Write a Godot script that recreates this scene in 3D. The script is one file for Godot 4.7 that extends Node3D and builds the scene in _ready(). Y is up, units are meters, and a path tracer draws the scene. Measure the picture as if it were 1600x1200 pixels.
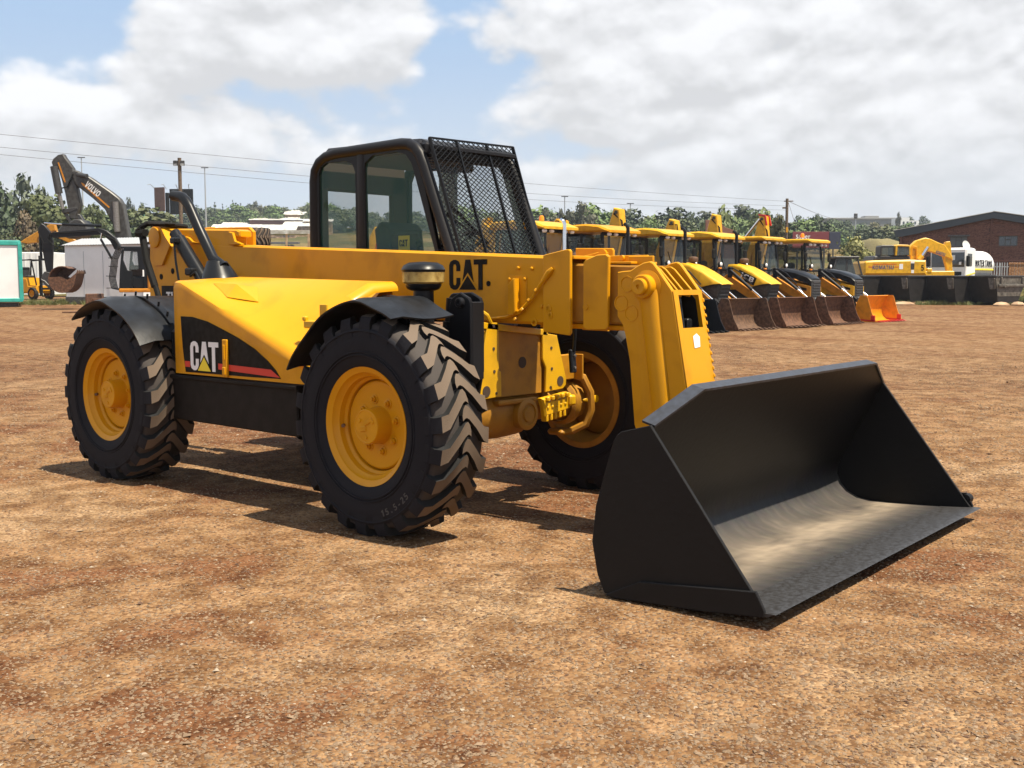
extends Node3D

var M := {}
var T := {}
var counts := {}
var rng := RandomNumberGenerator.new()
const CAM := Vector3(4.737, 1.436, 5.299)
const FWD := Vector2(-0.66108, -0.75031)
const RGT := Vector2(0.75031, -0.66108)


# ---------------------------------------------------------------- mesh builder
class MB:
	var p := PackedVector3Array()
	var c := PackedColorArray()
	var col := Color.WHITE
	var xf := Transform3D.IDENTITY

	func tri(a: Vector3, b: Vector3, d: Vector3) -> void:
		p.append(xf * a); p.append(xf * b); p.append(xf * d)
		c.append(col); c.append(col); c.append(col)

	func quad(a: Vector3, b: Vector3, d: Vector3, e: Vector3) -> void:
		tri(a, b, d); tri(a, d, e)

	# box with chamfered edges
	func box(o: Vector3, s: Vector3, bev := 0.0, bs := Basis.IDENTITY) -> void:
		var h := s * 0.5
		bev = minf(bev, minf(h.x, minf(h.y, h.z)) * 0.9)
		if bev <= 0.0:
			for ax in 3:
				for sg in [-1.0, 1.0]:
					var n := Vector3.ZERO; n[ax] = sg
					var u := Vector3.ZERO; u[(ax + 1) % 3] = 1.0
					var v := n.cross(u)
					var f := func(a: float, b: float) -> Vector3: return o + bs * ((n + u * a + v * b) * h)
					quad(f.call(-1, -1), f.call(1, -1), f.call(1, 1), f.call(-1, 1))
			return
		var hi := h - Vector3(bev, bev, bev)
		for ax in 3:
			for sg in [-1.0, 1.0]:
				var n := Vector3.ZERO; n[ax] = sg
				var u := Vector3.ZERO; u[(ax + 1) % 3] = 1.0
				var v := n.cross(u)
				var f := func(a: float, b: float) -> Vector3: return o + bs * (n * h + (u * a + v * b) * hi)
				quad(f.call(-1, -1), f.call(1, -1), f.call(1, 1), f.call(-1, 1))
		for ax in 3:   # edges along ax
			var i := (ax + 1) % 3
			var j := (ax + 2) % 3
			for su in [-1.0, 1.0]:
				for sv in [-1.0, 1.0]:
					var g := func(t: float, on_i: bool) -> Vector3:
						var q := Vector3.ZERO
						q[ax] = t * hi[ax]
						q[i] = su * (h[i] if on_i else hi[i])
						q[j] = sv * (hi[j] if on_i else h[j])
						return o + bs * q
					if su * sv > 0:
						quad(g.call(-1.0, true), g.call(1.0, true) if false else g.call(-1.0, false), g.call(1.0, false), g.call(1.0, true))
					else:
						quad(g.call(-1.0, false), g.call(-1.0, true), g.call(1.0, true), g.call(1.0, false))
		for sx in [-1.0, 1.0]:
			for sy in [-1.0, 1.0]:
				for sz in [-1.0, 1.0]:
					var a := o + bs * Vector3(sx * h.x, sy * hi.y, sz * hi.z)
					var b := o + bs * Vector3(sx * hi.x, sy * h.y, sz * hi.z)
					var d := o + bs * Vector3(sx * hi.x, sy * hi.y, sz * h.z)
					if sx * sy * sz > 0: tri(a, b, d)
					else: tri(a, d, b)

	# bar with a square section from a to b
	func bar(a: Vector3, b: Vector3, w: float, h: float, bev := 0.0, up := Vector3.UP) -> void:
		var x := (b - a).normalized()
		if absf(x.dot(up)) > 0.98: up = Vector3.RIGHT
		var z := x.cross(up).normalized()
		var y := z.cross(x)
		box((a + b) * 0.5, Vector3((b - a).length(), h, w), bev, Basis(x, y, z))

	static func inset(poly: PackedVector2Array, d: float) -> PackedVector2Array:
		var n := poly.size()
		var r := PackedVector2Array()
		for i in n:
			var a := poly[(i + n - 1) % n]; var b := poly[i]; var e := poly[(i + 1) % n]
			var d1 := (b - a).normalized(); var d2 := (e - b).normalized()
			var n1 := Vector2(-d1.y, d1.x); var n2 := Vector2(-d2.y, d2.x)
			var m := n1 + n2
			var l := m.length_squared()
			r.append(b + (m * (2.0 * d / l) if l > 0.3 else n1 * d))
		return r

	# outline in the xy plane, extruded from z0 to z1
	func prism(poly0, z0: float, z1: float, bev := 0.0) -> void:
		var poly := PackedVector2Array(poly0)
		var area := 0.0
		var n := poly.size()
		for i in n: area += poly[i].cross(poly[(i + 1) % n])
		if area < 0: poly.reverse()
		var tr := Geometry2D.triangulate_polygon(poly)
		var inn := inset(poly, bev) if bev > 0 else poly
		for side in 2:
			var z := z1 if side == 0 else z0
			for k in range(0, tr.size(), 3):
				var q := []
				for m in 3: q.append(Vector3(inn[tr[k + m]].x, inn[tr[k + m]].y, z))
				var up: bool = ((q[1] - q[0]).cross(q[2] - q[0])).z > 0
				if up == (side == 0): tri(q[0], q[1], q[2])
				else: tri(q[0], q[2], q[1])
		for i in n:
			var j := (i + 1) % n
			var a := poly[i]; var b := poly[j]
			quad(Vector3(a.x, a.y, z0 + bev), Vector3(b.x, b.y, z0 + bev), Vector3(b.x, b.y, z1 - bev), Vector3(a.x, a.y, z1 - bev))
			if bev > 0:
				var c0 := inn[i]; var c1 := inn[j]
				quad(Vector3(a.x, a.y, z1 - bev), Vector3(b.x, b.y, z1 - bev), Vector3(c1.x, c1.y, z1), Vector3(c0.x, c0.y, z1))
				quad(Vector3(c0.x, c0.y, z0), Vector3(c1.x, c1.y, z0), Vector3(b.x, b.y, z0 + bev), Vector3(a.x, a.y, z0 + bev))

	func tube(pts: Array, r, n := 8, caps := true, squash := 1.0) -> void:
		var rings := []
		var up := Vector3.UP
		var last := Vector3.ZERO
		for i in pts.size():
			var t: Vector3
			if i == 0: t = pts[1] - pts[0]
			elif i == pts.size() - 1: t = pts[i] - pts[i - 1]
			else: t = (pts[i + 1] - pts[i]).normalized() + (pts[i] - pts[i - 1]).normalized()
			t = t.normalized()
			var s: Vector3
			if i == 0:
				if absf(t.y) > 0.95: up = Vector3.RIGHT
				s = t.cross(up).normalized()
			else:
				s = (last - t * last.dot(t)).normalized()
			last = s
			var w := t.cross(s)
			var rr: float = r[i] if r is Array else r
			var ring := []
			for k in n:
				var an := TAU * k / n
				ring.append(pts[i] + s * cos(an) * rr + w * sin(an) * rr * squash)
			rings.append(ring)
		for i in rings.size() - 1:
			for k in n:
				quad(rings[i][k], rings[i][(k + 1) % n], rings[i + 1][(k + 1) % n], rings[i + 1][k])
		if caps:
			for k in range(1, n - 1):
				tri(rings[0][0], rings[0][k + 1], rings[0][k])
				tri(rings[-1][0], rings[-1][k], rings[-1][k + 1])

	# profile of (radius, along) turned round the z axis through o (or another axis by bs)
	func lathe(prof: Array, n: int, o := Vector3.ZERO, bs := Basis.IDENTITY, cap := false) -> void:
		for i in prof.size() - 1:
			for k in n:
				var a0 := TAU * k / n; var a1 := TAU * (k + 1) / n
				var A: Vector2 = prof[i]; var B: Vector2 = prof[i + 1]
				var q0 := o + bs * Vector3(cos(a0) * A.x, sin(a0) * A.x, A.y)
				var q1 := o + bs * Vector3(cos(a1) * A.x, sin(a1) * A.x, A.y)
				var q2 := o + bs * Vector3(cos(a1) * B.x, sin(a1) * B.x, B.y)
				var q3 := o + bs * Vector3(cos(a0) * B.x, sin(a0) * B.x, B.y)
				if A.x < 1e-5: tri(q0, q2, q3)
				elif B.x < 1e-5: tri(q0, q1, q2)
				else: quad(q0, q1, q2, q3)
		if cap:
			for e in [0, prof.size() - 1]:
				var A: Vector2 = prof[e]
				for k in n:
					var a0 := TAU * k / n; var a1 := TAU * (k + 1) / n
					tri(o + bs * Vector3(0, 0, A.y), o + bs * Vector3(cos(a0) * A.x, sin(a0) * A.x, A.y), o + bs * Vector3(cos(a1) * A.x, sin(a1) * A.x, A.y))

	func cyl(a: Vector3, b: Vector3, r: float, n := 12, bev := 0.0) -> void:
		if bev > 0:
			var d := (b - a).normalized()
			tube([a, a + d * bev, b - d * bev, b], [r - bev, r, r, r - bev], n)
		else:
			tube([a, b], r, n)

	# a sheet through rows of points, given a thickness
	func sheet(rows: Array, th := 0.0) -> void:
		var nr := rows.size(); var nc: int = rows[0].size()
		if th <= 0.0:
			for i in nr - 1:
				for k in nc - 1: quad(rows[i][k], rows[i][k + 1], rows[i + 1][k + 1], rows[i + 1][k])
			return
		var back := []
		for i in nr:
			var row := []
			for k in nc:
				var du: Vector3 = rows[mini(i + 1, nr - 1)][k] - rows[maxi(i - 1, 0)][k]
				var dv: Vector3 = rows[i][mini(k + 1, nc - 1)] - rows[i][maxi(k - 1, 0)]
				row.append(rows[i][k] - dv.cross(du).normalized() * th)
			back.append(row)
		for i in nr - 1:
			for k in nc - 1:
				quad(rows[i][k], rows[i][k + 1], rows[i + 1][k + 1], rows[i + 1][k])
				quad(back[i][k], back[i + 1][k], back[i + 1][k + 1], back[i][k + 1])
		for i in nr - 1:
			quad(rows[i][0], rows[i + 1][0], back[i + 1][0], back[i][0])
			quad(rows[i + 1][-1], rows[i][-1], back[i][-1], back[i + 1][-1])
		for k in nc - 1:
			quad(rows[0][k + 1], rows[0][k], back[0][k], back[0][k + 1])
			quad(rows[-1][k], rows[-1][k + 1], back[-1][k + 1], back[-1][k])

	func mesh(ang := 38.0, colors := false) -> ArrayMesh:
		var nt := p.size() / 3
		var fn := PackedVector3Array(); fn.resize(nt)
		for i in nt: fn[i] = (p[3 * i + 1] - p[3 * i]).cross(p[3 * i + 2] - p[3 * i])
		var nn := PackedVector3Array(); nn.resize(p.size())
		if ang <= 0.0:
			for i in p.size(): nn[i] = fn[i / 3].normalized()
		else:
			var at := {}
			for i in p.size():
				var k := Vector3i((p[i] * 4000.0).round())
				if at.has(k): at[k].append(i / 3)
				else: at[k] = PackedInt32Array([i / 3])
			var lim := cos(deg_to_rad(ang))
			for i in p.size():
				var k := Vector3i((p[i] * 4000.0).round())
				var me := fn[i / 3].normalized()
				var s := Vector3.ZERO
				for f in at[k]:
					if fn[f].normalized().dot(me) >= lim: s += fn[f]
				nn[i] = s.normalized() if s.length_squared() > 0 else (me if me.length_squared() > 0 else Vector3.UP)
		var P := PackedVector3Array(); P.resize(p.size())
		var N := PackedVector3Array(); N.resize(p.size())
		var K := PackedColorArray(); K.resize(p.size())
		for i in nt:
			for m in 3:
				var src: int = 3 * i + [0, 2, 1][m]
				P[3 * i + m] = p[src]; N[3 * i + m] = nn[src]; K[3 * i + m] = c[src]
		var ar := []; ar.resize(Mesh.ARRAY_MAX)
		ar[Mesh.ARRAY_VERTEX] = P; ar[Mesh.ARRAY_NORMAL] = N
		if colors: ar[Mesh.ARRAY_COLOR] = K
		var am := ArrayMesh.new()
		am.add_surface_from_arrays(Mesh.PRIMITIVE_TRIANGLES, ar)
		return am


# ---------------------------------------------------------------- nodes
func numbered(called: String, parent: Node) -> String:
	var key := str(parent.get_instance_id()) + called
	var n: int = counts.get(key, 0)
	counts[key] = n + 1
	return called if n == 0 else "%s_%03d" % [called, n]

func thing(called: String, label: String, category: String, at := Vector3.ZERO, turn := 0.0, group := "") -> Node3D:
	var o := Node3D.new()
	o.name = numbered(called, self)
	add_child(o, true)
	o.position = at
	o.rotation.y = turn
	o.set_meta("label", label); o.set_meta("category", category)
	if group != "": o.set_meta("group", group)
	return o

func obj(called: String, m, mat, parent: Node, ang := 38.0) -> MeshInstance3D:
	var o := MeshInstance3D.new()
	o.name = numbered(called, parent)
	if m is MB:
		var tinted: bool = mat is StandardMaterial3D and mat.vertex_color_use_as_albedo
		o.mesh = m.mesh(ang, tinted)
	else: o.mesh = m
	o.material_override = mat
	parent.add_child(o, true)
	return o

func part(called: String, label: String, m, mat, parent: Node, ang := 38.0) -> MeshInstance3D:
	var o := obj(called, m, mat, parent, ang)
	o.set_meta("label", label)
	return o

func struct(called: String, m, mat, ang := 38.0) -> MeshInstance3D:
	var o := obj(called, m, mat, self, ang)
	o.set_meta("kind", "structure")
	return o

func dup(root: Node3D, called: String, at: Vector3, turn := 0.0, label := "", group := "") -> Node3D:
	var r: Node3D = root.duplicate()
	r.name = numbered(called, self)
	add_child(r, true)
	r.position = at
	r.rotation.y = turn
	if label != "": r.set_meta("label", label)
	if group != "": r.set_meta("group", group)
	return r

func mb(col := Color.WHITE) -> MB:
	var m := MB.new()
	m.col = col
	return m

func text_mesh(s: String, size: float, depth := 0.01, font := "Droid Sans", weight := 700) -> TextMesh:
	var t := TextMesh.new()
	var f := SystemFont.new()
	f.font_names = PackedStringArray([font])
	f.font_weight = weight
	t.font = f
	t.font_size = 48
	t.text = s
	t.pixel_size = size / 34.0
	t.depth = depth
	return t

# flat lettering of a given height and width, centred at a place
func lettering(called: String, s: String, high: float, m, parent: Node3D, at: Vector3, turn := Vector3.ZERO, wide := 0.0) -> MeshInstance3D:
	var tm := text_mesh(s, high)
	var bb := tm.get_aabb()
	var o := obj(called, tm, m, parent)
	var ky := high / maxf(bb.size.y, 0.001)
	var kx := wide / maxf(bb.size.x, 0.001) if wide > 0 else ky
	o.rotation = turn
	o.scale = Vector3(kx, ky, 1)
	o.position = at - o.basis * (bb.get_center() * Vector3(1, 1, 0))
	return o


# ---------------------------------------------------------------- materials
func noise_tex(kind: int, freq: float, oct: int, ramp: Array, size := 512, normal := false, sd := 1, cell := -1) -> NoiseTexture2D:
	var n := FastNoiseLite.new()
	n.noise_type = kind
	n.frequency = freq
	n.seed = sd
	n.fractal_octaves = oct
	n.fractal_gain = 0.58 if oct >= 8 else 0.5
	if oct <= 1: n.fractal_type = FastNoiseLite.FRACTAL_NONE
	if cell >= 0: n.cellular_return_type = cell
	var t := NoiseTexture2D.new()
	t.width = size; t.height = size
	t.seamless = true
	t.seamless_blend_skirt = 0.15
	t.generate_mipmaps = false
	t.noise = n
	if ramp.size() > 0:
		var g := Gradient.new()
		var off := PackedFloat32Array(); var cc := PackedColorArray()
		for e in ramp:
			off.append(e[0])
			var k = e[1]
			cc.append(k if k is Color else Color(k, k, k))
		g.offsets = off; g.colors = cc
		t.color_ramp = g
	return t

# colour given as linear base colour
func mat(called: String, r: float, g: float, b: float, rough := 0.6, metal := 0.0, tex: Texture2D = null, scale := 1.0, bump: Texture2D = null, bump_cm := 0.0) -> StandardMaterial3D:
	var m := StandardMaterial3D.new()
	m.resource_name = called
	m.albedo_color = Color(r, g, b).linear_to_srgb()
	m.roughness = rough
	m.metallic = metal
	m.cull_mode = BaseMaterial3D.CULL_DISABLED
	if tex != null or bump != null:
		m.uv1_triplanar = true
		m.uv1_scale = Vector3(scale, scale, scale)
		if tex != null: m.albedo_texture = tex
		if bump != null:
			m.heightmap_enabled = true
			m.heightmap_texture = bump
			m.heightmap_scale = bump_cm
	M[called] = m
	return m

func tinted(called: String, rough := 0.8, metal := 0.0, tex: Texture2D = null, scale := 1.0, bump: Texture2D = null, bump_cm := 0.0) -> StandardMaterial3D:
	var m := mat(called, 1, 1, 1, rough, metal, tex, scale, bump, bump_cm)
	m.vertex_color_use_as_albedo = true
	return m

func glass(called: String, r: float, g: float, b: float, a: float) -> StandardMaterial3D:
	var m := mat(called, r, g, b, 0.04)
	m.transparency = BaseMaterial3D.TRANSPARENCY_ALPHA
	m.metallic_specular = 0.32
	m.albedo_color.a = a
	return m

func materials() -> void:
	var S := FastNoiseLite.TYPE_SIMPLEX_SMOOTH
	var CE := FastNoiseLite.TYPE_CELLULAR
	T.mottle = noise_tex(S, 0.012, 5, [[0.0, 0.80], [0.5, 0.95], [1.0, 1.0]], 512, false, 3)
	T.paint = noise_tex(S, 0.014, 7, [[0.0, Color(0.86, 0.84, 0.80)], [0.28, Color(0.95, 0.94, 0.92)], [0.46, Color(1, 1, 1)], [1.0, Color(1, 1, 1)]], 512, false, 13)
	T.dusty = noise_tex(S, 0.02, 6, [[0.0, Color(0.62, 0.56, 0.50)], [0.45, Color(0.85, 0.83, 0.80)], [0.75, Color(1, 1, 1)], [1.0, Color(1, 1, 1)]], 512, false, 5)
	T.grain = noise_tex(S, 0.08, 4, [[0.0, 0.0], [1.0, 1.0]], 512, false, 7)
	T.scuff = noise_tex(S, 0.03, 6, [[0.0, 0.2], [0.55, 0.45], [1.0, 0.9]], 512, false, 9)
	T.faint = noise_tex(S, 0.01, 4, [[0.0, 0.93], [0.5, 0.98], [1.0, 1.0]], 256, false, 4)
	T.rust = noise_tex(S, 0.015, 6, [[0.0, Color(0.55, 0.50, 0.47)], [0.4, Color(0.72, 0.67, 0.62)], [0.65, Color(0.85, 0.80, 0.75)], [1.0, Color(1.0, 0.97, 0.92)]], 512, false, 11)
	T.pebble = noise_tex(CE, 0.10, 1, [[0.0, Color(0.66, 0.60, 0.55)], [0.3, Color(0.82, 0.77, 0.72)], [0.6, Color(0.90, 0.86, 0.81)], [0.88, Color(0.96, 0.94, 0.90)], [1.0, Color(1, 1, 0.99)]], 1024, false, 21, FastNoiseLite.RETURN_CELL_VALUE)
	T.pebble_h = noise_tex(CE, 0.10, 1, [[0.0, 1.0], [0.5, 0.55], [1.0, 0.0]], 1024, false, 21, FastNoiseLite.RETURN_DISTANCE)
	T.soil = noise_tex(S, 0.016, 8, [[0.0, Color(0.66, 0.60, 0.55)], [0.36, Color(0.82, 0.78, 0.74)], [0.52, Color(0.92, 0.90, 0.87)], [0.66, Color(1, 0.99, 0.98)], [1.0, Color(1, 1, 1)]], 1024, false, 23)
	T.leaf = noise_tex(S, 0.05, 3, [[0.0, 0.6], [1.0, 1.0]], 256, false, 31)

	var y := mat("machine yellow", 0.60, 0.270, 0.0035, 0.45, 0.0, T.paint, 0.35, T.grain, 0.02)
	y.metallic_specular = 0.3
	y.clearcoat_enabled = true; y.clearcoat = 0.16; y.clearcoat_roughness = 0.16
	var y2 := mat("deep yellow", 0.46, 0.20, 0.005, 0.5, 0.0, T.mottle, 0.8, T.grain, 0.03)
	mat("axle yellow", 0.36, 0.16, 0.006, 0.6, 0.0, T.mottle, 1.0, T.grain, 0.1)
	mat("bright yellow", 0.70, 0.38, 0.0035, 0.4, 0.0, T.mottle, 0.5)
	mat("orange yellow", 0.60, 0.225, 0.005, 0.45, 0.0, T.mottle, 0.5)
	mat("bucket orange", 0.70, 0.26, 0.003, 0.42, 0.0, T.mottle, 0.5)
	mat("black paint", 0.013, 0.013, 0.015, 0.42, 0.0, T.faint, 0.6, T.grain, 0.03)
	mat("satin black", 0.011, 0.012, 0.014, 0.33, 0.0, T.faint, 0.5)
	mat("black plastic", 0.016, 0.018, 0.022, 0.36, 0.0, T.dusty, 0.9, T.grain, 0.05)
	mat("sill black", 0.012, 0.0092, 0.008, 0.62, 0.0, T.dusty, 0.7, T.grain, 0.05)
	mat("matt black", 0.012, 0.012, 0.012, 0.75, 0.0, T.dusty, 0.7)
	var bk := mat("bucket black", 0.0105, 0.010, 0.0102, 0.5, 0.0, T.faint, 1.2, T.scuff, 0.12)
	mat("lip steel", 0.036, 0.041, 0.055, 0.42, 0.15, T.dusty, 2.0, T.scuff, 0.05)
	mat("worn steel", 0.30, 0.29, 0.28, 0.4, 0.6, T.dusty, 2.0)
	mat("chrome", 0.75, 0.76, 0.78, 0.16, 1.0)
	mat("cast grey", 0.11, 0.11, 0.115, 0.55, 0.1, T.dusty, 1.0)
	mat("dark grey", 0.045, 0.045, 0.047, 0.5, 0.0, T.dusty, 1.0)
	mat("boom grey", 0.052, 0.05, 0.046, 0.45, 0.0, T.dusty, 0.4)
	tinted("rubber", 0.74, 0.0, T.faint, 1.6, T.grain, 0.08)
	mat("rubber plain", 0.022, 0.021, 0.021, 0.8, 0.0, T.dusty, 1.0)
	mat("rubber letters", 0.055, 0.053, 0.05, 0.75)
	mat("rust", 0.20, 0.105, 0.062, 0.75, 0.1, T.rust, 0.9, T.grain, 0.1)
	mat("rust dark", 0.185, 0.112, 0.07, 0.75, 0.1, T.rust, 0.9)
	mat("rust sand", 0.36, 0.22, 0.13, 0.8, 0.0, T.rust, 0.9)
	mat("white paint", 0.76, 0.77, 0.77, 0.45, 0.0, T.faint, 0.3)
	mat("white wall", 0.76, 0.77, 0.78, 0.6, 0.0, T.faint, 0.2)
	mat("pale grey", 0.42, 0.45, 0.48, 0.5, 0.0, T.mottle, 0.3)
	mat("teal paint", 0.035, 0.36, 0.31, 0.5, 0.0, T.mottle, 0.4)
	mat("decal black", 0.014, 0.013, 0.012, 0.4, 0.0, T.dusty, 1.5)
	mat("decal white", 0.74, 0.74, 0.74, 0.45)
	mat("decal red", 0.55, 0.028, 0.012, 0.45)
	mat("decal yellow", 0.80, 0.62, 0.02, 0.45)
	mat("decal blue", 0.03, 0.04, 0.16, 0.45)
	mat("red paint", 0.50, 0.022, 0.018, 0.45)
	mat("trim brown", 0.05, 0.03, 0.018, 0.85)
	mat("seat black", 0.02, 0.02, 0.021, 0.7)
	mat("amber", 0.85, 0.26, 0.01, 0.25)
	mat("lamp white", 0.8, 0.8, 0.8, 0.15)
	mat("wood pole", 0.16, 0.115, 0.08, 0.85, 0.0, T.dusty, 0.6)
	mat("galvanised", 0.38, 0.39, 0.40, 0.5, 0.4)
	mat("brick red", 0.155, 0.062, 0.042, 0.85)
	mat("brick brown", 0.115, 0.048, 0.034, 0.85)
	mat("brick pale", 0.20, 0.085, 0.055, 0.85)
	mat("mortar", 0.16, 0.10, 0.078, 0.9, 0.0, T.dusty, 0.6)
	mat("slate trim", 0.05, 0.058, 0.07, 0.6)
	mat("roof pale", 0.60, 0.60, 0.58, 0.6, 0.0, T.dusty, 0.05)
	mat("roof grey", 0.22, 0.22, 0.21, 0.7)
	mat("tan wall", 0.42, 0.28, 0.17, 0.85, 0.0, T.dusty, 0.08)
	mat("skip black", 0.022, 0.021, 0.022, 0.55, 0.0, T.rust, 0.4, T.grain, 0.2)
	mat("skip grey", 0.17, 0.175, 0.17, 0.6, 0.0, T.rust, 0.5)
	mat("green tank", 0.02, 0.13, 0.09, 0.5)
	mat("fence wood", 0.34, 0.17, 0.07, 0.8, 0.0, T.dusty, 0.6)
	mat("bark", 0.075, 0.055, 0.04, 0.9)
	mat("maroon", 0.16, 0.022, 0.028, 0.6)
	mat("navy", 0.018, 0.02, 0.045, 0.6)
	mat("poster brown", 0.12, 0.06, 0.045, 0.6, 0.0, T.mottle, 0.2)
	mat("road grey", 0.16, 0.16, 0.165, 0.8)
	mat("grass", 0.16, 0.17, 0.05, 0.9)
	mat("glove blue", 0.05, 0.10, 0.32, 0.7)
	mat("amber bowl", 0.50, 0.36, 0.12, 0.25, 0.0, T.dusty, 1.5)
	tinted("bucket inside", 0.46, 0.0, T.faint, 1.5, T.scuff, 0.12)
	mat("edge steel", 0.042, 0.042, 0.045, 0.5, 0.1, T.dusty, 2.5, T.scuff, 0.08)
	T.brick = noise_tex(FastNoiseLite.TYPE_CELLULAR, 0.06, 1, [[0.0, Color(0.55, 0.5, 0.5)], [0.5, Color(0.85, 0.8, 0.8)], [1.0, Color(1, 1, 1)]], 512, false, 33, FastNoiseLite.RETURN_CELL_VALUE)
	var bw := mat("brickwork", 0.20, 0.088, 0.058, 0.9, 0.0, T.brick, 0.55, T.grain, 0.6)
	bw.uv1_scale = Vector3(0.35, 1.1, 0.35)
	mat("dusty glass", 0.12, 0.12, 0.12, 0.5)
	mat("dry grass", 0.19, 0.165, 0.065, 0.95, 0.0, T.soil, 0.15)
	for k in ["black paint", "satin black", "black plastic", "bucket inside", "decal black", "rubber", "bucket black", "matt black", "sill black"]: M[k].metallic_specular = 0.30
	M["decal black"].metallic_specular = 0.2
	var lf := tinted("leaves", 0.7)
	lf.backlight_enabled = true; lf.backlight = Color(0.34, 0.38, 0.24)
	tinted("stones", 0.9)
	glass("cab glass", 0.032, 0.115, 0.088, 0.32)
	glass("clear glass", 0.25, 0.32, 0.31, 0.14)
	glass("tinted glass", 0.03, 0.045, 0.045, 0.42)
	glass("screen glass", 0.10, 0.13, 0.135, 0.26)
	glass("far glass", 0.10, 0.12, 0.12, 0.5)
	var g := mat("window dark", 0.02, 0.024, 0.028, 0.08)
	g.metallic_specular = 0.7


# ---------------------------------------------------------------- wheels
# turned round z; the outer side is +z
func tyre_mesh(R: float, W: float, rim: float, lugs: int, dust: float) -> MB:
	var m := mb(Color(0.0155, 0.0155, 0.0168))
	var h := W * 0.5
	var s := R / 0.645
	var cr := R - 0.035 * s
	var prof := [Vector2(rim, -h * 0.80), Vector2(rim + 0.02 * s, -h * 0.88), Vector2(rim + 0.07 * s, -h * 0.97), Vector2(rim + 0.14 * s, -h * 1.0), Vector2(rim + (cr - rim) * 0.78, -h * 0.965), Vector2(cr - 0.022 * s, -h * 0.87), Vector2(cr - 0.006 * s, -h * 0.6), Vector2(cr, -h * 0.25)]
	var full := prof.duplicate()
	for i in range(prof.size() - 1, -1, -1): full.append(Vector2(prof[i].x, -prof[i].y))
	m.lathe(full, 72)
	# dust on the tread between the lugs
	for i in m.p.size():
		if Vector2(m.p[i].x, m.p[i].y).length() > cr - 0.03 * s: m.c[i] = Color(0.0155, 0.0155, 0.0168).lerp(Color(0.16, 0.135, 0.11), dust * 0.55)
	# raised ring on the sidewall
	for sg in [-1.0, 1.0]:
		for rq in [0.30, 0.36]:
			var r1: float = rim + (cr - rim) * rq
			m.lathe([Vector2(r1 - 0.006 * s, sg * h * 0.985), Vector2(r1 - 0.003 * s, sg * (h * 1.0 + 0.003 * s)), Vector2(r1 + 0.003 * s, sg * (h * 1.0 + 0.003 * s)), Vector2(r1 + 0.006 * s, sg * h * 0.985)], 72)
		var r0: float = rim + (cr - rim) * 0.80
		m.lathe([Vector2(r0 - 0.012 * s, sg * h * 0.972), Vector2(r0 - 0.006 * s, sg * (h * 0.972 + 0.006 * s)), Vector2(r0 + 0.006 * s, sg * (h * 0.955 + 0.006 * s)), Vector2(r0 + 0.012 * s, sg * h * 0.93)], 72)
	var dark := Color(0.0155, 0.0155, 0.0168)
	var tan := Color(0.0155, 0.0155, 0.0168).lerp(Color(0.25, 0.185, 0.128), dust)
	var mid := dark.lerp(tan, 0.22)
	# chevron lugs: stations of (z from the middle, arc offset, half width, outer radius, inner radius)
	var st := [
		[h * 0.985, -0.010, 0.056, cr - 0.058 * s, cr - 0.10 * s], [h * 0.985, -0.005, 0.054, cr - 0.022 * s, cr - 0.09 * s],
		[h * 0.90, -0.002, 0.052, R - 0.014 * s, cr - 0.06 * s], [h * 0.66, 0.012, 0.047, R - 0.004 * s, cr - 0.03 * s], [h * 0.34, 0.084, 0.042, R, cr - 0.03 * s],
		[h * 0.08, 0.140, 0.043, R, cr - 0.03 * s], [-h * 0.02, 0.148, 0.040, R, cr - 0.03 * s], [-h * 0.10, 0.135, 0.032, R - 0.002 * s, cr - 0.03 * s], [-h * 0.15, 0.112, 0.018, R - 0.005 * s, cr - 0.03 * s]]
	for side in [1.0, -1.0]:
		for k in lugs:
			var a0: float = TAU * (k + (0.0 if side > 0 else 0.5)) / lugs
			var top := []; var bot := []
			for q in st:
				var hw: float = q[2] * s; var u: float = q[1] * s
				var tr := []; var br := []
				for e in [-1.0, 1.0]:
					var at: float = a0 + (u + e * hw * 0.86) / R
					var ab: float = a0 + (u + e * hw * 1.16) / R
					var z: float = side * q[0]
					tr.append(Vector3(cos(at) * q[3], sin(at) * q[3], z))
					br.append(Vector3(cos(ab) * q[4], sin(ab) * q[4], z))
				top.append(tr); bot.append(br)
			for i in st.size() - 1:
				m.col = tan if i >= 2 else dark
				if side > 0: m.quad(top[i][0], top[i][1], top[i + 1][1], top[i + 1][0])
				else: m.quad(top[i][1], top[i][0], top[i + 1][0], top[i + 1][1])
				m.col = dark.lerp(tan, 0.03)
				for e in 2:
					if (e == 0) == (side > 0): m.quad(bot[i][e], top[i][e], top[i + 1][e], bot[i + 1][e])
					else: m.quad(top[i][e], bot[i][e], bot[i + 1][e], top[i + 1][e])
			m.col = dark
			var l := st.size() - 1
			m.quad(top[l][0], top[l][1], bot[l][1], bot[l][0])
			m.quad(top[0][0], bot[0][0], bot[0][1], top[0][1])
	return m

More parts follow.
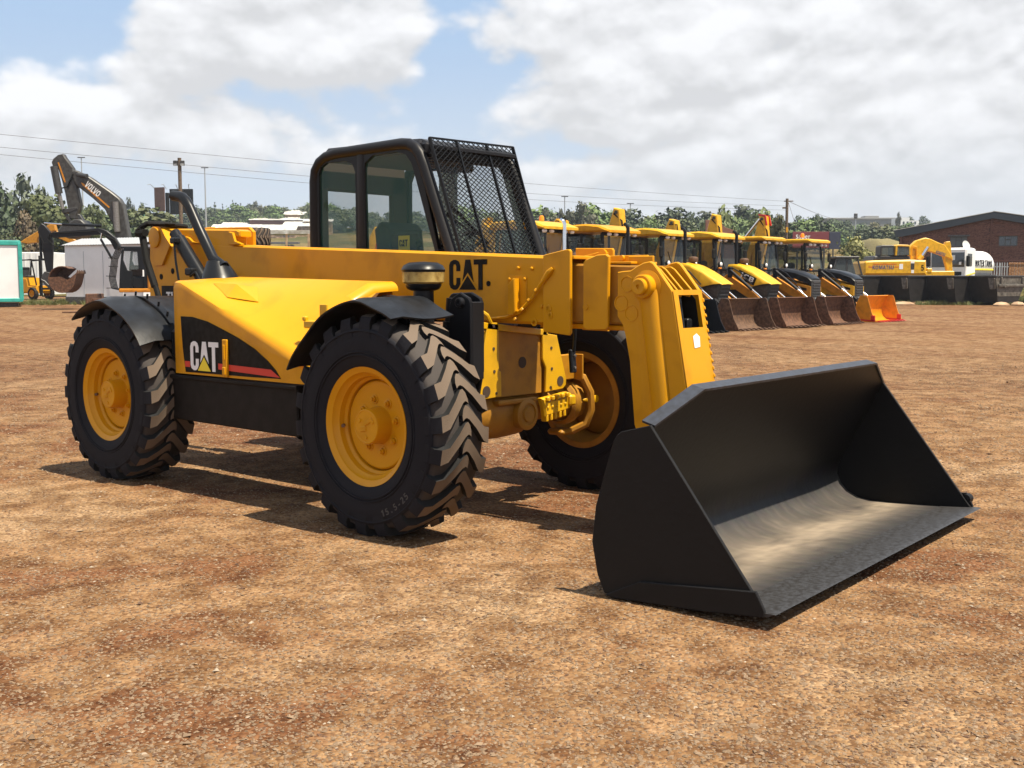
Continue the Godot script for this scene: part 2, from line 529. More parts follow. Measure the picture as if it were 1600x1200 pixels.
var tyre_cache := {}
func wheel(parent: Node3D, at: Vector3, side: float, R: float, W: float, rim: float, lugs: int, dust: float, rim_mat: Material, spin: float, bolts := 8) -> Node3D:
	var w := Node3D.new()
	w.name = numbered("wheel", parent)
	parent.add_child(w, true)
	w.position = at
	# the chevrons point forward on both sides of the machine: mirror by turning about y and spinning
	w.rotation = Vector3(0, 0.0 if side > 0 else PI, 0)
	var key := str(R, " ", W, " ", dust)
	if not tyre_cache.has(key): tyre_cache[key] = tyre_mesh(R, W, rim, lugs, dust).mesh(50.0, true)
	var t := obj("tyre", tyre_cache[key], M["rubber"], w)
	t.rotation.z = spin
	if side < 0:
		t.rotation = Vector3(0, PI, spin)
	var h := W * 0.5
	var s := rim / 0.325
	var m := mb()
	m.lathe([Vector2(rim * 0.92, -h * 0.9), Vector2(rim + 0.012, -h * 0.88), Vector2(rim + 0.016, -h * 0.84), Vector2(rim * 0.93, -h * 0.78), Vector2(rim * 0.82, -h * 0.5), Vector2(rim * 0.80, h * 0.1), Vector2(rim * 0.815, h * 0.40), Vector2(rim * 0.86, h * 0.46), Vector2(rim * 0.875, h * 0.62), Vector2(rim * 0.93, h * 0.70), Vector2(rim * 0.95, h * 0.80), Vector2(rim + 0.010, h * 0.86), Vector2(rim + 0.017, h * 0.89), Vector2(rim + 0.016, h * 0.84)], 64)
	obj("rim", m, rim_mat, w)
	m = mb()
	m.lathe([Vector2(rim * 0.82, -h * 0.2), Vector2(rim * 0.80, h * 0.30), Vector2(rim * 0.775, h * 0.36), Vector2(rim * 0.74, h * 0.38), Vector2(rim * 0.45, h * 0.345), Vector2(0.0, h * 0.33)], 56)
	m.lathe([Vector2(rim * 0.80, h * 0.22), Vector2(rim * 0.72, h * 0.05), Vector2(rim * 0.45, h * -0.1), Vector2(0.0, h * -0.12)], 48)
	obj("disc", m, rim_mat, w)
	m = mb()
	m.lathe([Vector2(rim * 0.34, h * 0.33), Vector2(rim * 0.325, h * 0.42), Vector2(rim * 0.315, h * 0.80), Vector2(rim * 0.30, h * 0.845), Vector2(rim * 0.285, h * 0.85), Vector2(rim * 0.275, h * 0.835), Vector2(0, h * 0.835)], 40)
	for k in 3:
		var a := 0.5 + TAU * k / 3.0
		m.lathe([Vector2(0.012, h * 0.83), Vector2(0.011, h * 0.865), Vector2(0, h * 0.87)], 8, Vector3(cos(a), sin(a), 0) * rim * 0.19)
	m.box(Vector3(0.02, 0.03, h * 0.84) , Vector3(0.07, 0.025, 0.012) * s, 0.004, Basis(Vector3(0, 0, 1), 0.5))
	m.box(Vector3(-0.025, -0.015, h * 0.84), Vector3(0.05, 0.03, 0.012) * s, 0.004, Basis(Vector3(0, 0, 1), 0.2))
	obj("hub", m, rim_mat, w)
	for k in bolts:
		var a := 0.22 + TAU * k / bolts
		m = mb()
		var o := Vector3(cos(a), sin(a), 0) * rim * 0.47
		m.lathe([Vector2(0.030 * s, h * 0.34), Vector2(0.029 * s, h * 0.37), Vector2(0.020 * s, h * 0.375)], 12, o)
		m.lathe([Vector2(0.019 * s, h * 0.365), Vector2(0.019 * s, h * 0.44), Vector2(0.012 * s, h * 0.445), Vector2(0.011 * s, h * 0.50), Vector2(0, h * 0.505)], 6, o)
		obj("wheel_bolt", m, rim_mat, w, 25)
	m = mb()
	m.tube([Vector3(-rim * 0.83, -0.02, h * 0.52), Vector3(-rim * 0.78, -0.02, h * 0.62)], 0.011, 8)
	obj("valve", m, M["rust dark"], w)
	return w

# letters on a sidewall, bent round it (raised rubber)
func sidewall_letters(w: Node3D, s: String, r: float, z: float, a0: float, size: float, flip := false) -> void:
	var a := a0
	var holder := Node3D.new()
	holder.name = "sidewall_lettering"
	w.add_child(holder, true)
	for ch in s:
		if ch != " ":
			var o := MeshInstance3D.new()
			o.mesh = text_mesh(ch, size, 0.006)
			o.material_override = M["rubber letters"]
			o.name = numbered("letter", holder)
			holder.add_child(o, true)
			o.position = Vector3(cos(a) * r, sin(a) * r, z)
			o.rotation.z = a + PI / 2
		a += size * 1.05 / r


# ---------------------------------------------------------------- emblem lettering: C, A over a triangle, T
const LC := [[.42,.62],[.42,.8],[.37,.94],[.26,1.],[.16,1.],[.05,.94],[0,.82],[0,.18],[.05,.06],[.16,0],[.26,0],[.37,.06],[.42,.2],[.42,.40],[.275,.40],[.275,.22],[.25,.155],[.17,.155],[.145,.22],[.145,.78],[.17,.845],[.25,.845],[.275,.78],[.275,.62]]
const LA := [[.46,0],[.62,1.],[.80,1.],[.96,0],[.81,0],[.79,.2],[.63,.2],[.61,0]]
const LT := [[.93,1.],[1.42,1.],[1.42,.83],[1.255,.83],[1.255,0],[1.10,0],[1.10,.83],[.93,.83]]
func emblem(parent: Node3D, x: float, y: float, z: float, w: float, h: float, letter_mat: Material, edge_mat: Material, tri_mat: Material) -> void:
	var sc := func(l): 
		var r := PackedVector2Array()
		for q in l: r.append(Vector2(x + q[0] * w / 1.42, y + q[1] * h))
		return r
	for pr in [["letter_c", LC], ["letter_a", LA], ["letter_t", LT]]:
		var m := mb()
		m.prism(sc.call(pr[1]), z, z + 0.0025)
		obj(pr[0], m, letter_mat, parent)
	var m1 := mb()
	m1.prism(sc.call([[.71, .56], [.30, -.03], [1.12, -.03]]), z + 0.001, z + 0.0035)
	obj("triangle_border", m1, edge_mat, parent)
	var m2 := mb()
	m2.prism(sc.call([[.71, .47], [.385, 0.0], [1.035, 0.0]]), z + 0.002, z + 0.005)
	obj("triangle", m2, tri_mat, parent)


# ---------------------------------------------------------------- the yellow telescopic loader in front
func arc_rows(pts: Array, z0: float, z1: float, nz: int) -> Array:
	var c := Curve3D.new()
	for i in pts.size():
		var q: Vector2 = pts[i]
		var t := Vector2.ZERO
		if i > 0 and i < pts.size() - 1: t = (pts[i + 1] - pts[i - 1]) / 6.0
		c.add_point(Vector3(q.x, q.y, 0), Vector3(-t.x, -t.y, 0), Vector3(t.x, t.y, 0))
	c.bake_interval = 0.04
	var rows := []
	for i in 33:
		var q := c.sample_baked(c.get_baked_length() * i / 32.0, true)
		var row := []
		for k in nz + 1: row.append(Vector3(q.x, q.y, lerpf(z0, z1, float(k) / nz)))
		rows.append(row)
	return rows

func loader() -> void:
	var t := thing("telescopic_loader", "large yellow telescopic loader with black mesh-guarded cab and wide black bucket", "loader")
	var Y: Material = M["machine yellow"]
	var m: MB
	# wheels
	var wf := wheel(t, Vector3(-0.02, 0.63, 0.985), 1, 0.64, 0.40, 0.325, 22, 0.52, Y, 0.10)
	sidewall_letters(wf, "15.5-25", 0.50, 0.196, 5.05, 0.036)
	wheel(t, Vector3(-2.89, 0.63, 0.985), 1, 0.64, 0.40, 0.325, 22, 0.52, Y, 0.03)
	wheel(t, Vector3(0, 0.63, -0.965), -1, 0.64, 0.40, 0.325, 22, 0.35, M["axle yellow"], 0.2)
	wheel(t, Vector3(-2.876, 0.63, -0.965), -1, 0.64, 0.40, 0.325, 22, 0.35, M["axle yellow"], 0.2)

	# chassis frame
	m = mb()
	for s in [-1.0, 1.0]: m.box(Vector3(-1.55, 0.80, 0.30 * s), Vector3(3.3, 0.42, 0.05), 0.006)
	m.box(Vector3(-1.55, 0.62, 0), Vector3(3.0, 0.06, 0.6), 0.01)
	obj("chassis", m, M["axle yellow"], t)
	# engine cover: flat side, sloping twisted top
	m = mb()
	var rows := []
	for i in 25:
		var f := i / 24.0
		var x := lerpf(-2.28, -0.60, f)
		var row := []
		# crease height on the outer side falls towards the front
		var yc: float = 1.462 if x < -2.15 else lerpf(1.462, 0.93, clampf((x + 2.15) / 1.48, 0, 1))
		if x > -0.86: yc = minf(yc, 0.965)
		var yi: float = lerpf(1.492, 1.452, f)
		var bz: float = 1.0 - 0.02 * smoothstep(0.85, 1.0, f)
		var rear := clampf(1.0 - (x + 2.28) / 0.06, 0, 1)
		var rd := (1.0 - sqrt(maxf(0.0, 1.0 - rear * rear))) * 0.06
		row.append(Vector3(x, 0.815, bz - rd))
		row.append(Vector3(x, 0.90, bz - rd))
		row.append(Vector3(x, lerpf(0.9, yc, 0.5), bz - rd))
		row.append(Vector3(x, yc - 0.05, bz - rd))
		row.append(Vector3(x, yc - 0.012, bz - 0.010 - rd))
		row.append(Vector3(x, lerpf(yc, yi, 0.04) - rd * 0.5, bz - 0.040))
		var outer := Vector3(x, lerpf(yc, yi, 0.10) - rd, bz - 0.085)
		var inner := Vector3(x, yi - rd, 0.44)
		for k in 7:
			var g := k / 6.0
			var q := outer.lerp(inner, g)
			q.y += sin(g * PI) * 0.018 * (yi - yc) / 0.5
			row.append(q)
		row.append(Vector3(x, yi - 0.03, 0.41))
		row.append(Vector3(x, yi - 0.2, 0.40))
		rows.append(row)
	m.sheet(rows, -0.012)
	# rear face
	var rf := []
	for k in rows[0].size(): rf.append(rows[0][k])
	var mid := Vector3(-2.284, 1.15, 0.7)
	for k in rf.size() - 1: m.tri(mid, rf[k], rf[k + 1])
	m.tri(mid, rf[-1], Vector3(-2.28, 0.815, 0.40)); m.tri(mid, Vector3(-2.28, 0.815, 0.40), rf[0])
	var cover := obj("engine_cover", m, Y, t, 42)
	# rolled front lip of the cover, over the wheel
	m = mb()
	var lip := []
	for i in 9:
		var a := PI * 0.5 * i / 8.0
		var row := []
		for q in [Vector3(-0.60, 1.452, 0.42), Vector3(-0.60, 1.44, 0.62), Vector3(-0.62, 1.36, 0.78)]:
			row.append(q + Vector3(sin(a) * 0.07, -0.06 + cos(a) * 0.06, 0))
		lip.append(row)
	m.sheet(lip, -0.012)
	obj("front_lip", m, Y, cover)
	# shallow dent in the cover top
	m = mb()
	var dz := func(x: float, z: float) -> Vector3:
		var f := (x + 2.28) / 1.68
		var yc: float = lerpf(1.462, 0.93, clampf((x + 2.15) / 1.48, 0, 1))
		var yi: float = lerpf(1.492, 1.452, f)
		var g := (0.915 - z) / 0.475
		return Vector3(x, lerpf(lerpf(yc, yi, 0.10), yi, g) + sin(g * PI) * 0.018 * (yi - yc) / 0.5 + 0.006, z)
	var d0: Vector3 = dz.call(-2.02, 0.80); var d1: Vector3 = dz.call(-1.70, 0.66)
	var d2: Vector3 = dz.call(-1.50, 0.80); var d3: Vector3 = dz.call(-1.74, 0.88)
	var dc: Vector3 = (d0 + d1 + d2 + d3) / 4.0 + Vector3(-0.03, 0.055, 0.0)
	for pr in [[d0, d3], [d3, d2], [d2, d1], [d1, d0]]: m.tri(pr[0], pr[1], dc)
	obj("raised_facet", m, Y, cover, 5)
	# black swoosh decal with the emblem and the red stripe
	m = mb()
	m.prism([[-2.125, 1.215], [-1.98, 1.213], [-1.80, 1.185], [-1.63, 1.138], [-1.45, 1.085], [-1.27, 1.018], [-1.13, 0.945], [-1.05, 0.89], [-1.0, 0.838], [-1.3, 0.833], [-2.08, 0.829], [-2.11, 1.0]].map(func(q): return Vector2(q[0], q[1])), 1.0015, 1.004)
	var dec := obj("side_decal", m, M["decal black"], cover)
	m = mb()
	m.prism([Vector2(-2.082, 0.865), Vector2(-2.085, 0.905), Vector2(-2.02, 0.905), Vector2(-2.02, 0.865)], 1.003, 1.006)
	m.prism([Vector2(-1.68, 0.865), Vector2(-1.68, 0.905), Vector2(-1.10, 0.892), Vector2(-1.005, 0.845), Vector2(-1.02, 0.845)], 1.003, 1.006)
	obj("red_stripe", m, M["decal red"], dec)
	emblem(dec, -2.012, 0.846, 1.004, 0.336, 0.20, M["decal white"], M["decal black"], M["decal yellow"])
	m = mb()
	m.box(Vector3(-1.585, 0.945, 1.012), Vector3(0.05, 0.25, 0.02), 0.004)
	m.box(Vector3(-1.585, 0.985, 1.025), Vector3(0.022, 0.10, 0.012), 0.003)
	m.box(Vector3(-1.585, 0.86, 1.025), Vector3(0.03, 0.05, 0.016), 0.003)
	obj("latch", m, Y, cover)
	# catch on top of the cover beside the front wheel
	m = mb()
	m.box(Vector3(-0.74, 1.26, 0.86), Vector3(0.07, 0.10, 0.012), 0.003)
	m.box(Vector3(-0.80, 1.185, 0.90), Vector3(0.13, 0.05, 0.05), 0.008)
	m.box(Vector3(-0.86, 1.22, 0.91), Vector3(0.035, 0.03, 0.03), 0.006)
	obj("cover_catch", m, M["bright yellow"], cover)
	# black sill box below the cover
	m = mb()
	m.prism([Vector2(-2.36, 0.80), Vector2(-0.845, 0.80), Vector2(-0.845, 0.477), Vector2(-2.30, 0.485), Vector2(-2.36, 0.56)], 0.5, 0.995, 0.010)
	m.prism([Vector2(-2.36, 0.803), Vector2(-0.84, 0.803), Vector2(-0.84, 0.775), Vector2(-2.36, 0.775)], 0.98, 1.012, 0.006)
	obj("sill_tank", m, M["sill black"], t)

	# fenders
	m = mb()
	rows = arc_rows([Vector2(-3.265, 1.197), Vector2(-3.160, 1.265), Vector2(-3.000, 1.322), Vector2(-2.850, 1.337), Vector2(-2.715, 1.300), Vector2(-2.540, 1.230), Vector2(-2.403, 1.130), Vector2(-2.320, 1.035)], 1.2, 0.56, 6)
	for i in rows.size():
		rows[i][0] += Vector3(0, -0.03, 0.012)
	m.sheet(rows, 0.012)
	var fr := obj("rear_fender", m, M["black plastic"], t, 50)
	m = mb()
	rows = arc_rows([Vector2(-3.186, 1.282), Vector2(-3.001, 1.341), Vector2(-2.850, 1.352), Vector2(-2.710, 1.333), Vector2(-2.530, 1.264), Vector2(-2.385, 1.160)], 0.93, 0.88, 1)
	m.sheet(rows, -0.022)
	for i in [6, 12, 18, 24, 29]: m.cyl(rows[i][0] + Vector3(0, 0.0, -0.02), rows[i][0] + Vector3(0.008, 0.032, -0.02), 0.009, 6)
	obj("fender_rib", m, M["satin black"], fr)
	m = mb()
	m.box(Vector3(-2.46, 1.17, 0.75), Vector3(0.42, 0.03, 0.04), 0.006)
	m.box(Vector3(-2.30, 1.02, 0.80), Vector3(0.10, 0.22, 0.32), 0.03)
	obj("fender_bracket", m, M["satin black"], fr)
	m = mb()
	rows = arc_rows([Vector2(-0.66, 0.94), Vector2(-0.60, 1.03), Vector2(-0.48, 1.145), Vector2(-0.335, 1.262), Vector2(-0.155, 1.335), Vector2(0.0, 1.352), Vector2(0.135, 1.305), Vector2(0.255, 1.245)], 1.2, 0.72, 6)
	for i in rows.size():
		rows[i][0] += Vector3(0, -0.018, 0.01)
		for k in 7: rows[i][k].y += 0.012 * sin(i * 0.45 + k * 0.8) * smoothstep(18, 32, i)
	m.sheet(rows, 0.010)
	var ff := obj("front_fender", m, M["black plastic"], t, 50)
	m = mb()
	rows = arc_rows([Vector2(-0.25, 1.31), Vector2(-0.05, 1.372), Vector2(0.10, 1.335), Vector2(0.17, 1.285)], 0.98, 0.93, 1)
	m.sheet(rows, -0.028)
	obj("fender_rib", m, M["satin black"], ff)
	for s in [-1.0]:
		m = mb()
		m.sheet(arc_rows([Vector2(-3.26, 1.19), Vector2(-3.0, 1.322), Vector2(-2.85, 1.337), Vector2(-2.54, 1.23), Vector2(-2.28, 0.98)], -0.7, -1.2, 4), 0.012)
		obj("rear_fender", m, M["black plastic"], t, 50)
		m = mb()
		m.sheet(arc_rows([Vector2(-0.66, 0.94), Vector2(-0.48, 1.145), Vector2(-0.155, 1.335), Vector2(0.0, 1.352), Vector2(0.235, 1.205)], -0.72, -1.2, 4), 0.012)
		obj("front_fender", m, M["black plastic"], t, 50)

	loader_rear(t, Y)
	loader_boom(t, Y)
	loader_front(t, Y)
	loader_cab(t)
	loader_bucket(t)

func loader_rear(t: Node3D, Y: Material) -> void:
	# rear tower: two plates with the boom pivot
	var pl := [[-3.77, 0.75], [-3.765, 1.27], [-3.735, 1.85], [-3.715, 1.905], [-3.66, 1.928], [-3.57, 1.928], [-3.50, 1.89], [-3.44, 1.815], [-3.39, 1.772], [-3.19, 1.585], [-3.07, 1.49], [-2.80, 1.30], [-2.30, 0.95], [-2.30, 0.70]].map(func(q): return Vector2(q[0], q[1]))
	var m := mb()
	m.prism(pl, 0.235, 0.265, 0.004)
	m.prism(pl, -0.265, -0.235, 0.004)
	m.box(Vector3(-3.75, 1.35, 0), Vector3(0.03, 1.1, 0.46), 0.0)
	var tw := obj("rear_tower", m, Y, t)
	m = mb()
	# bent flange along the plate edge, gusset and round boss
	var fl := [Vector3(-3.57, 1.932, 0), Vector3(-3.50, 1.895, 0), Vector3(-3.44, 1.82, 0), Vector3(-3.39, 1.775, 0), Vector3(-3.30, 1.69, 0)]
	var r2 := []
	for q in fl: r2.append([q + Vector3(0, 0, 0.30), q + Vector3(0, 0, 0.10)])
	m.sheet(r2, -0.02)
	m.bar(Vector3(-3.40, 1.76, 0.272), Vector3(-3.53, 1.60, 0.272), 0.03, 0.012)
	m.bar(Vector3(-3.65, 1.60, 0.272), Vector3(-3.53, 1.60, 0.272), 0.02, 0.012)
	m.lathe([Vector2(0.085, 0.264), Vector2(0.085, 0.276), Vector2(0.078, 0.280), Vector2(0, 0.280)], 28, Vector3(-3.655, 1.825, 0))
	obj("tower_flange", m, Y, tw)
	m = mb()
	for q in [Vector2(-3.575, 1.50), Vector2(-3.40, 1.545)]:
		m.lathe([Vector2(0.024, 0.266), Vector2(0.024, 0.268), Vector2(0, 0.2685)], 16, Vector3(q.x, q.y, 0))
	obj("tower_hole", m, M["matt black"], tw)
	m = mb()
	m.box(Vector3(-3.34, 1.33, 0.268), Vector3(0.46, 0.19, 0.004))
	var d := obj("model_plate", m, M["decal black"], tw)
	lettering("model_lettering", "TH", 0.09, M["decal white"], d, Vector3(-3.42, 1.33, 0.272))
	# hydraulic cylinder under the boom
	m = mb()
	m.cyl(Vector3(-3.245, 1.80, 0.30), Vector3(-2.72, 1.29, 0.30), 0.055, 16, 0.006)
	m.cyl(Vector3(-3.30, 1.85, 0.30), Vector3(-3.245, 1.80, 0.30), 0.045, 12)
	m.box(Vector3(-3.20, 1.785, 0.36), Vector3(0.08, 0.05, 0.06), 0.01)
	m.box(Vector3(-2.97, 1.535, 0.37), Vector3(0.09, 0.06, 0.07), 0.012)
	m.tube([Vector3(-3.19, 1.76, 0.375), Vector3(-3.16, 1.62, 0.385), Vector3(-3.12, 1.45, 0.385), Vector3(-3.05, 1.3, 0.37)], 0.010, 6)
	m.tube([Vector3(-2.95, 1.50, 0.39), Vector3(-2.86, 1.53, 0.40), Vector3(-2.80, 1.46, 0.40)], 0.010, 6)
	obj("lift_cylinder", m, M["satin black"], t)
	# rear hose loop
	m = mb()
	m.tube([Vector3(-3.52, 1.915, 0.05), Vector3(-3.50, 1.93, 0.28), Vector3(-3.50, 1.928, 0.42), Vector3(-3.545, 1.90, 0.45), Vector3(-3.55, 1.84, 0.45), Vector3(-3.51, 1.70, 0.45), Vector3(-3.43, 1.54, 0.45), Vector3(-3.34, 1.38, 0.45), Vector3(-3.25, 1.22, 0.46), Vector3(-3.2, 1.0, 0.46)], 0.022, 8)
	m.tube([Vector3(-3.535, 1.84, 0.45), Vector3(-3.48, 1.62, 0.45), Vector3(-3.37, 1.42, 0.45)], 0.030, 8)
	m.cyl(Vector3(-3.60, 1.85, 0.45), Vector3(-3.49, 1.852, 0.45), 0.032, 8)
	m.tube([Vector3(-3.60, 1.87, 0.47), Vector3(-3.56, 1.94, 0.40), Vector3(-3.45, 1.93, 0.2)], 0.014, 6)
	obj("hydraulic_hose", m, M["matt black"], t)
	# exhaust
	m = mb()
	m.tube([Vector3(-2.25, 1.56, 0.55), Vector3(-2.385, 1.62, 0.55), Vector3(-2.55, 1.83, 0.55), Vector3(-2.68, 2.01, 0.55), Vector3(-2.725, 2.06, 0.55), Vector3(-2.775, 2.092, 0.55), Vector3(-2.83, 2.106, 0.55), Vector3(-2.90, 2.113, 0.55)], 0.040, 14, false)
	m.tube([Vector3(-2.90, 2.113, 0.55), Vector3(-2.80, 2.103, 0.55)], 0.034, 14, false)
	var ex := obj("exhaust_pipe", m, M["satin black"], t)
	m = mb()
	m.lathe([Vector2(0.135, 0.0), Vector2(0.125, 0.03), Vector2(0.072, 0.135), Vector2(0.045, 0.14)], 24, Vector3(-2.30, 1.478, 0.55), Basis(Vector3(1, 0, 0), Vector3(0, 0, -1), Vector3(-0.32, 0.95, 0)))
	obj("exhaust_boot", m, M["satin black"], ex)
	# air pre-cleaner
	m = mb()
	m.lathe([Vector2(0.064, 0), Vector2(0.062, 0.24)], 20, Vector3(-0.062, 1.16, 0.65), Basis(Vector3(1, 0, 0), Vector3(0, 0, -1), Vector3(0, 1, 0)))
	var pc := obj("air_intake", m, M["satin black"], t)
	var ub := Basis(Vector3(1, 0, 0), Vector3(0, 0, -1), Vector3(0, 1, 0))
	m = mb()
	m.lathe([Vector2(0.07, 0.235), Vector2(0.095, 0.245), Vector2(0.108, 0.265), Vector2(0.108, 0.278)], 32, Vector3(-0.062, 1.16, 0.65), ub)
	obj("neck", m, M["satin black"], pc)
	m = mb()
	m.lathe([Vector2(0.128, 0.345), Vector2(0.132, 0.36), Vector2(0.118, 0.385), Vector2(0.085, 0.402), Vector2(0, 0.408)], 32, Vector3(-0.062, 1.16, 0.65), ub)
	obj("cap", m, M["satin black"], pc)
	m = mb()
	m.lathe([Vector2(0.108, 0.276), Vector2(0.124, 0.286), Vector2(0.128, 0.348)], 32, Vector3(-0.062, 1.16, 0.65), ub)
	obj("bowl", m, M["amber bowl"], pc)

func loader_boom(t: Node3D, Y: Material) -> void:
	var m := mb()
	# outer section, a box falling slightly to the front
	m.prism([[-3.78, 1.60], [-3.78, 1.80], [-3.45, 1.785], [-2.55, 1.738], [-0.43, 1.645], [0.51, 1.600], [0.51, 1.19], [0.11, 1.192], [-0.4, 1.20], [-2.6, 1.33], [-3.2, 1.50]].map(func(q): return Vector2(q[0], q[1])), -0.17, 0.18, 0.016)
	m.prism([[-3.78, 1.70], [-3.78, 1.885], [-3.45, 1.895], [-2.63, 1.862], [-2.585, 1.847], [-2.582, 1.805], [-2.65, 1.795], [-2.66, 1.70]].map(func(q): return Vector2(q[0], q[1])), 0.06, 0.178, 0.012)
	m.prism([[-3.75, 1.70], [-3.72, 1.92], [-2.9, 1.90], [-2.84, 1.86], [-2.84, 1.70]].map(func(q): return Vector2(q[0], q[1])), -0.16, -0.13, 0.004)
	var b := obj("boom", m, Y, t)
	for q in [[-3.31, 1.826, -3.10, 1.765], [-2.70, 1.845, -2.54, 1.742]]:
		m = mb()
		m.prism([[q[0], q[1]], [q[0] + 0.05, q[1] - 0.01], [lerpf(q[0], q[2], 0.5), lerpf(q[1], q[3], 0.72)], [q[2], q[3]], [q[0], q[3]]].map(func(v): return Vector2(v[0], v[1])), 0.168, 0.20, 0.004)
		obj("boom_gusset", m, Y, b)
	m = mb()
	m.prism([[0.49, 1.602], [0.51, 1.608], [0.66, 1.634], [0.685, 1.634], [0.697, 1.622], [0.697, 1.146], [0.685, 1.133], [0.50, 1.149], [0.49, 1.16]].map(func(q): return Vector2(q[0], q[1])), 0.176, 0.200, 0.004)
	m.prism([[0.49, 1.602], [0.66, 1.634], [0.697, 1.622], [0.697, 1.146], [0.50, 1.149]].map(func(q): return Vector2(q[0], q[1])), -0.192, -0.168, 0.004)
	obj("collar_plate", m, Y, b)
	m = mb()
	m.prism([[0.44, 1.602], [0.44, 1.655], [0.72, 1.648], [0.73, 1.635], [0.73, 1.60], [0.69, 1.597]].map(func(q): return Vector2(q[0], q[1])), -0.195, -0.176, 0.004)
	m.box(Vector3(0.60, 1.588, 0.0), Vector3(0.22, 0.02, 0.36), 0.003)
	m.lathe([Vector2(0.03, -0.176), Vector2(0.03, -0.160), Vector2(0, -0.160)], 14, Vector3(0.66, 1.612, 0))
	obj("top_plate", m, Y, b)
	# inner section
	m = mb()
	m.prism([[0.3, 1.565], [1.2, 1.535], [1.2, 1.20], [0.3, 1.21]].map(func(q): return Vector2(q[0], q[1])), -0.135, 0.140, 0.012)
	var inn := obj("inner_boom", m, M["axle yellow"], b)
	m = mb()
	m.prism([[0.40, 1.205], [1.15, 1.195], [1.15, 1.165], [0.40, 1.172]].map(func(q): return Vector2(q[0], q[1])), -0.11, 0.12, 0.006)
	m.box(Vector3(0.92, 1.574, -0.05), Vector3(0.30, 0.05, 0.02), 0.003)
	m.box(Vector3(0.92, 1.552, -0.0), Vector3(0.32, 0.014, 0.26), 0.003)
	m.lathe([Vector2(0.016, -0.04), Vector2(0.016, -0.02), Vector2(0, -0.02)], 10, Vector3(0.90, 1.585, 0))
	m.box(Vector3(1.10, 1.563, 0.06), Vector3(0.17, 0.055, 0.018), 0.004)
	obj("slide_rail", m, Y, inn)
	m = mb()
	m.prism([[0.790, 1.178], [0.783, 1.19], [0.783, 1.555], [0.80, 1.572], [0.885, 1.600], [0.945, 1.602], [0.966, 1.588], [0.960, 1.190], [0.945, 1.172], [0.81, 1.168]].map(func(q): return Vector2(q[0], q[1])), 0.166, 0.190, 0.005)
	obj("wear_plate", m, Y, inn)
	for q in [Vector2(0.775, 1.30)]:
		m = mb()
		m.lathe([Vector2(0.018, 0.186), Vector2(0.018, 0.196), Vector2(0, 0.197)], 10, Vector3(q.x + 0.03, q.y, 0))
		obj("plate_bolt", m, Y, inn)
	# head: two cheek plates, ribs, front plate, tilt cylinder cover
	var ck := [[1.02, 1.50], [1.06, 1.505], [1.11, 1.508], [1.15, 1.530], [1.196, 1.550], [1.238, 1.557], [1.262, 1.546], [1.285, 1.52], [1.383, 1.401], [1.388, 1.39], [1.500, 0.78], [1.49, 0.72], [1.42, 0.58], [1.25, 0.56], [1.16, 0.60], [1.143, 0.644], [1.108, 1.0], [1.075, 1.15], [1.055, 1.205], [1.02, 1.25]].map(func(q): return Vector2(q[0], q[1]))
	m = mb()
	m.prism(ck, 0.154, 0.180, 0.005)
	m.prism(ck, -0.115, -0.089, 0.005)
	var hd := obj("boom_head", m, Y, b)
	m = mb()
	for z in [-0.045, 0.045, 0.10]:
		m.prism([[1.15, 1.45], [1.19, 1.525], [1.235, 1.53], [1.262, 1.515], [1.375, 1.40], [1.36, 1.36], [1.22, 1.38]].map(func(q): return Vector2(q[0], q[1])), z, z + 0.014, 0.003)
	obj("head_rib", m, Y, hd)
	# front plate with a slot and the round cut-out below: built round its openings
	m = mb()
	var fp := func(y: float, z: float) -> Vector3: return Vector3(1.391 + (1.399 - y) * 0.1860, y, z)
	var zs := [-0.084, -0.058, 0.102, 0.150]
	var pieces := [[1.400, 1.372, -0.112, 0.178], [1.372, 1.192, -0.112, -0.072], [1.372, 1.192, 0.132, 0.178], [1.192, 0.90, -0.112, 0.178]]
	for q in pieces:
		m.sheet([[fp.call(q[0], q[2]), fp.call(q[0], q[3])], [fp.call(q[1], q[2]), fp.call(q[1], q[3])]], -0.02)
	# lower part with the arch
	var prev := []
	for i in 13:
		var a := PI * i / 12.0
		var zz := 0.030 - cos(a) * 0.098
		var yy := 0.775 + sin(a) * 0.105
		var edge_z: float = -0.112 if i < 6 else 0.178
		var cur := [fp.call(yy, zz), fp.call(0.90 if i > 0 and i < 12 else yy, zz if i > 0 and i < 12 else edge_z)]
		if i > 0:
			m.quad(prev[0], prev[1], cur[1], cur[0])
			if i == 1: m.quad(prev[0], prev[1], fp.call(0.90, -0.112), cur[1])
			if i == 12: m.quad(prev[1], fp.call(0.90, 0.178), cur[1], cur[0])
		prev = cur
	m.quad(fp.call(0.775, -0.112), fp.call(0.775, -0.068), fp.call(0.66, -0.068), fp.call(0.66, -0.112))
	m.quad(fp.call(0.775, 0.128), fp.call(0.775, 0.178), fp.call(0.66, 0.178), fp.call(0.66, 0.128))
	obj("head_front_plate", m, Y, hd, 25)
	m = mb()
	for i in 13:
		var y := 1.34 - i * 0.042
		m.box(fp.call(y, -0.113) + Vector3(0.0, 0, 0), Vector3(0.014, 0.024, 0.012), 0.004, Basis(Vector3(0, 0, 1), 0.2 + 0.2 * (i % 3)))
	obj("weld_bead", m, Y, hd)
	m = mb()
	m.prism([[1.02, 1.46], [1.20, 1.42], [1.24, 0.70], [1.16, 0.66], [1.12, 1.15], [1.02, 1.24]].map(func(q): return Vector2(q[0], q[1])), -0.08, 0.15)
	obj("head_web", m, M["axle yellow"], hd)
	m = mb()
	m.prism([[1.10, 1.47], [1.34, 1.38], [1.37, 1.345], [1.46, 0.80], [1.42, 0.72], [1.2, 0.66], [1.12, 1.15]].map(func(q): return Vector2(q[0], q[1])), -0.086, -0.080)
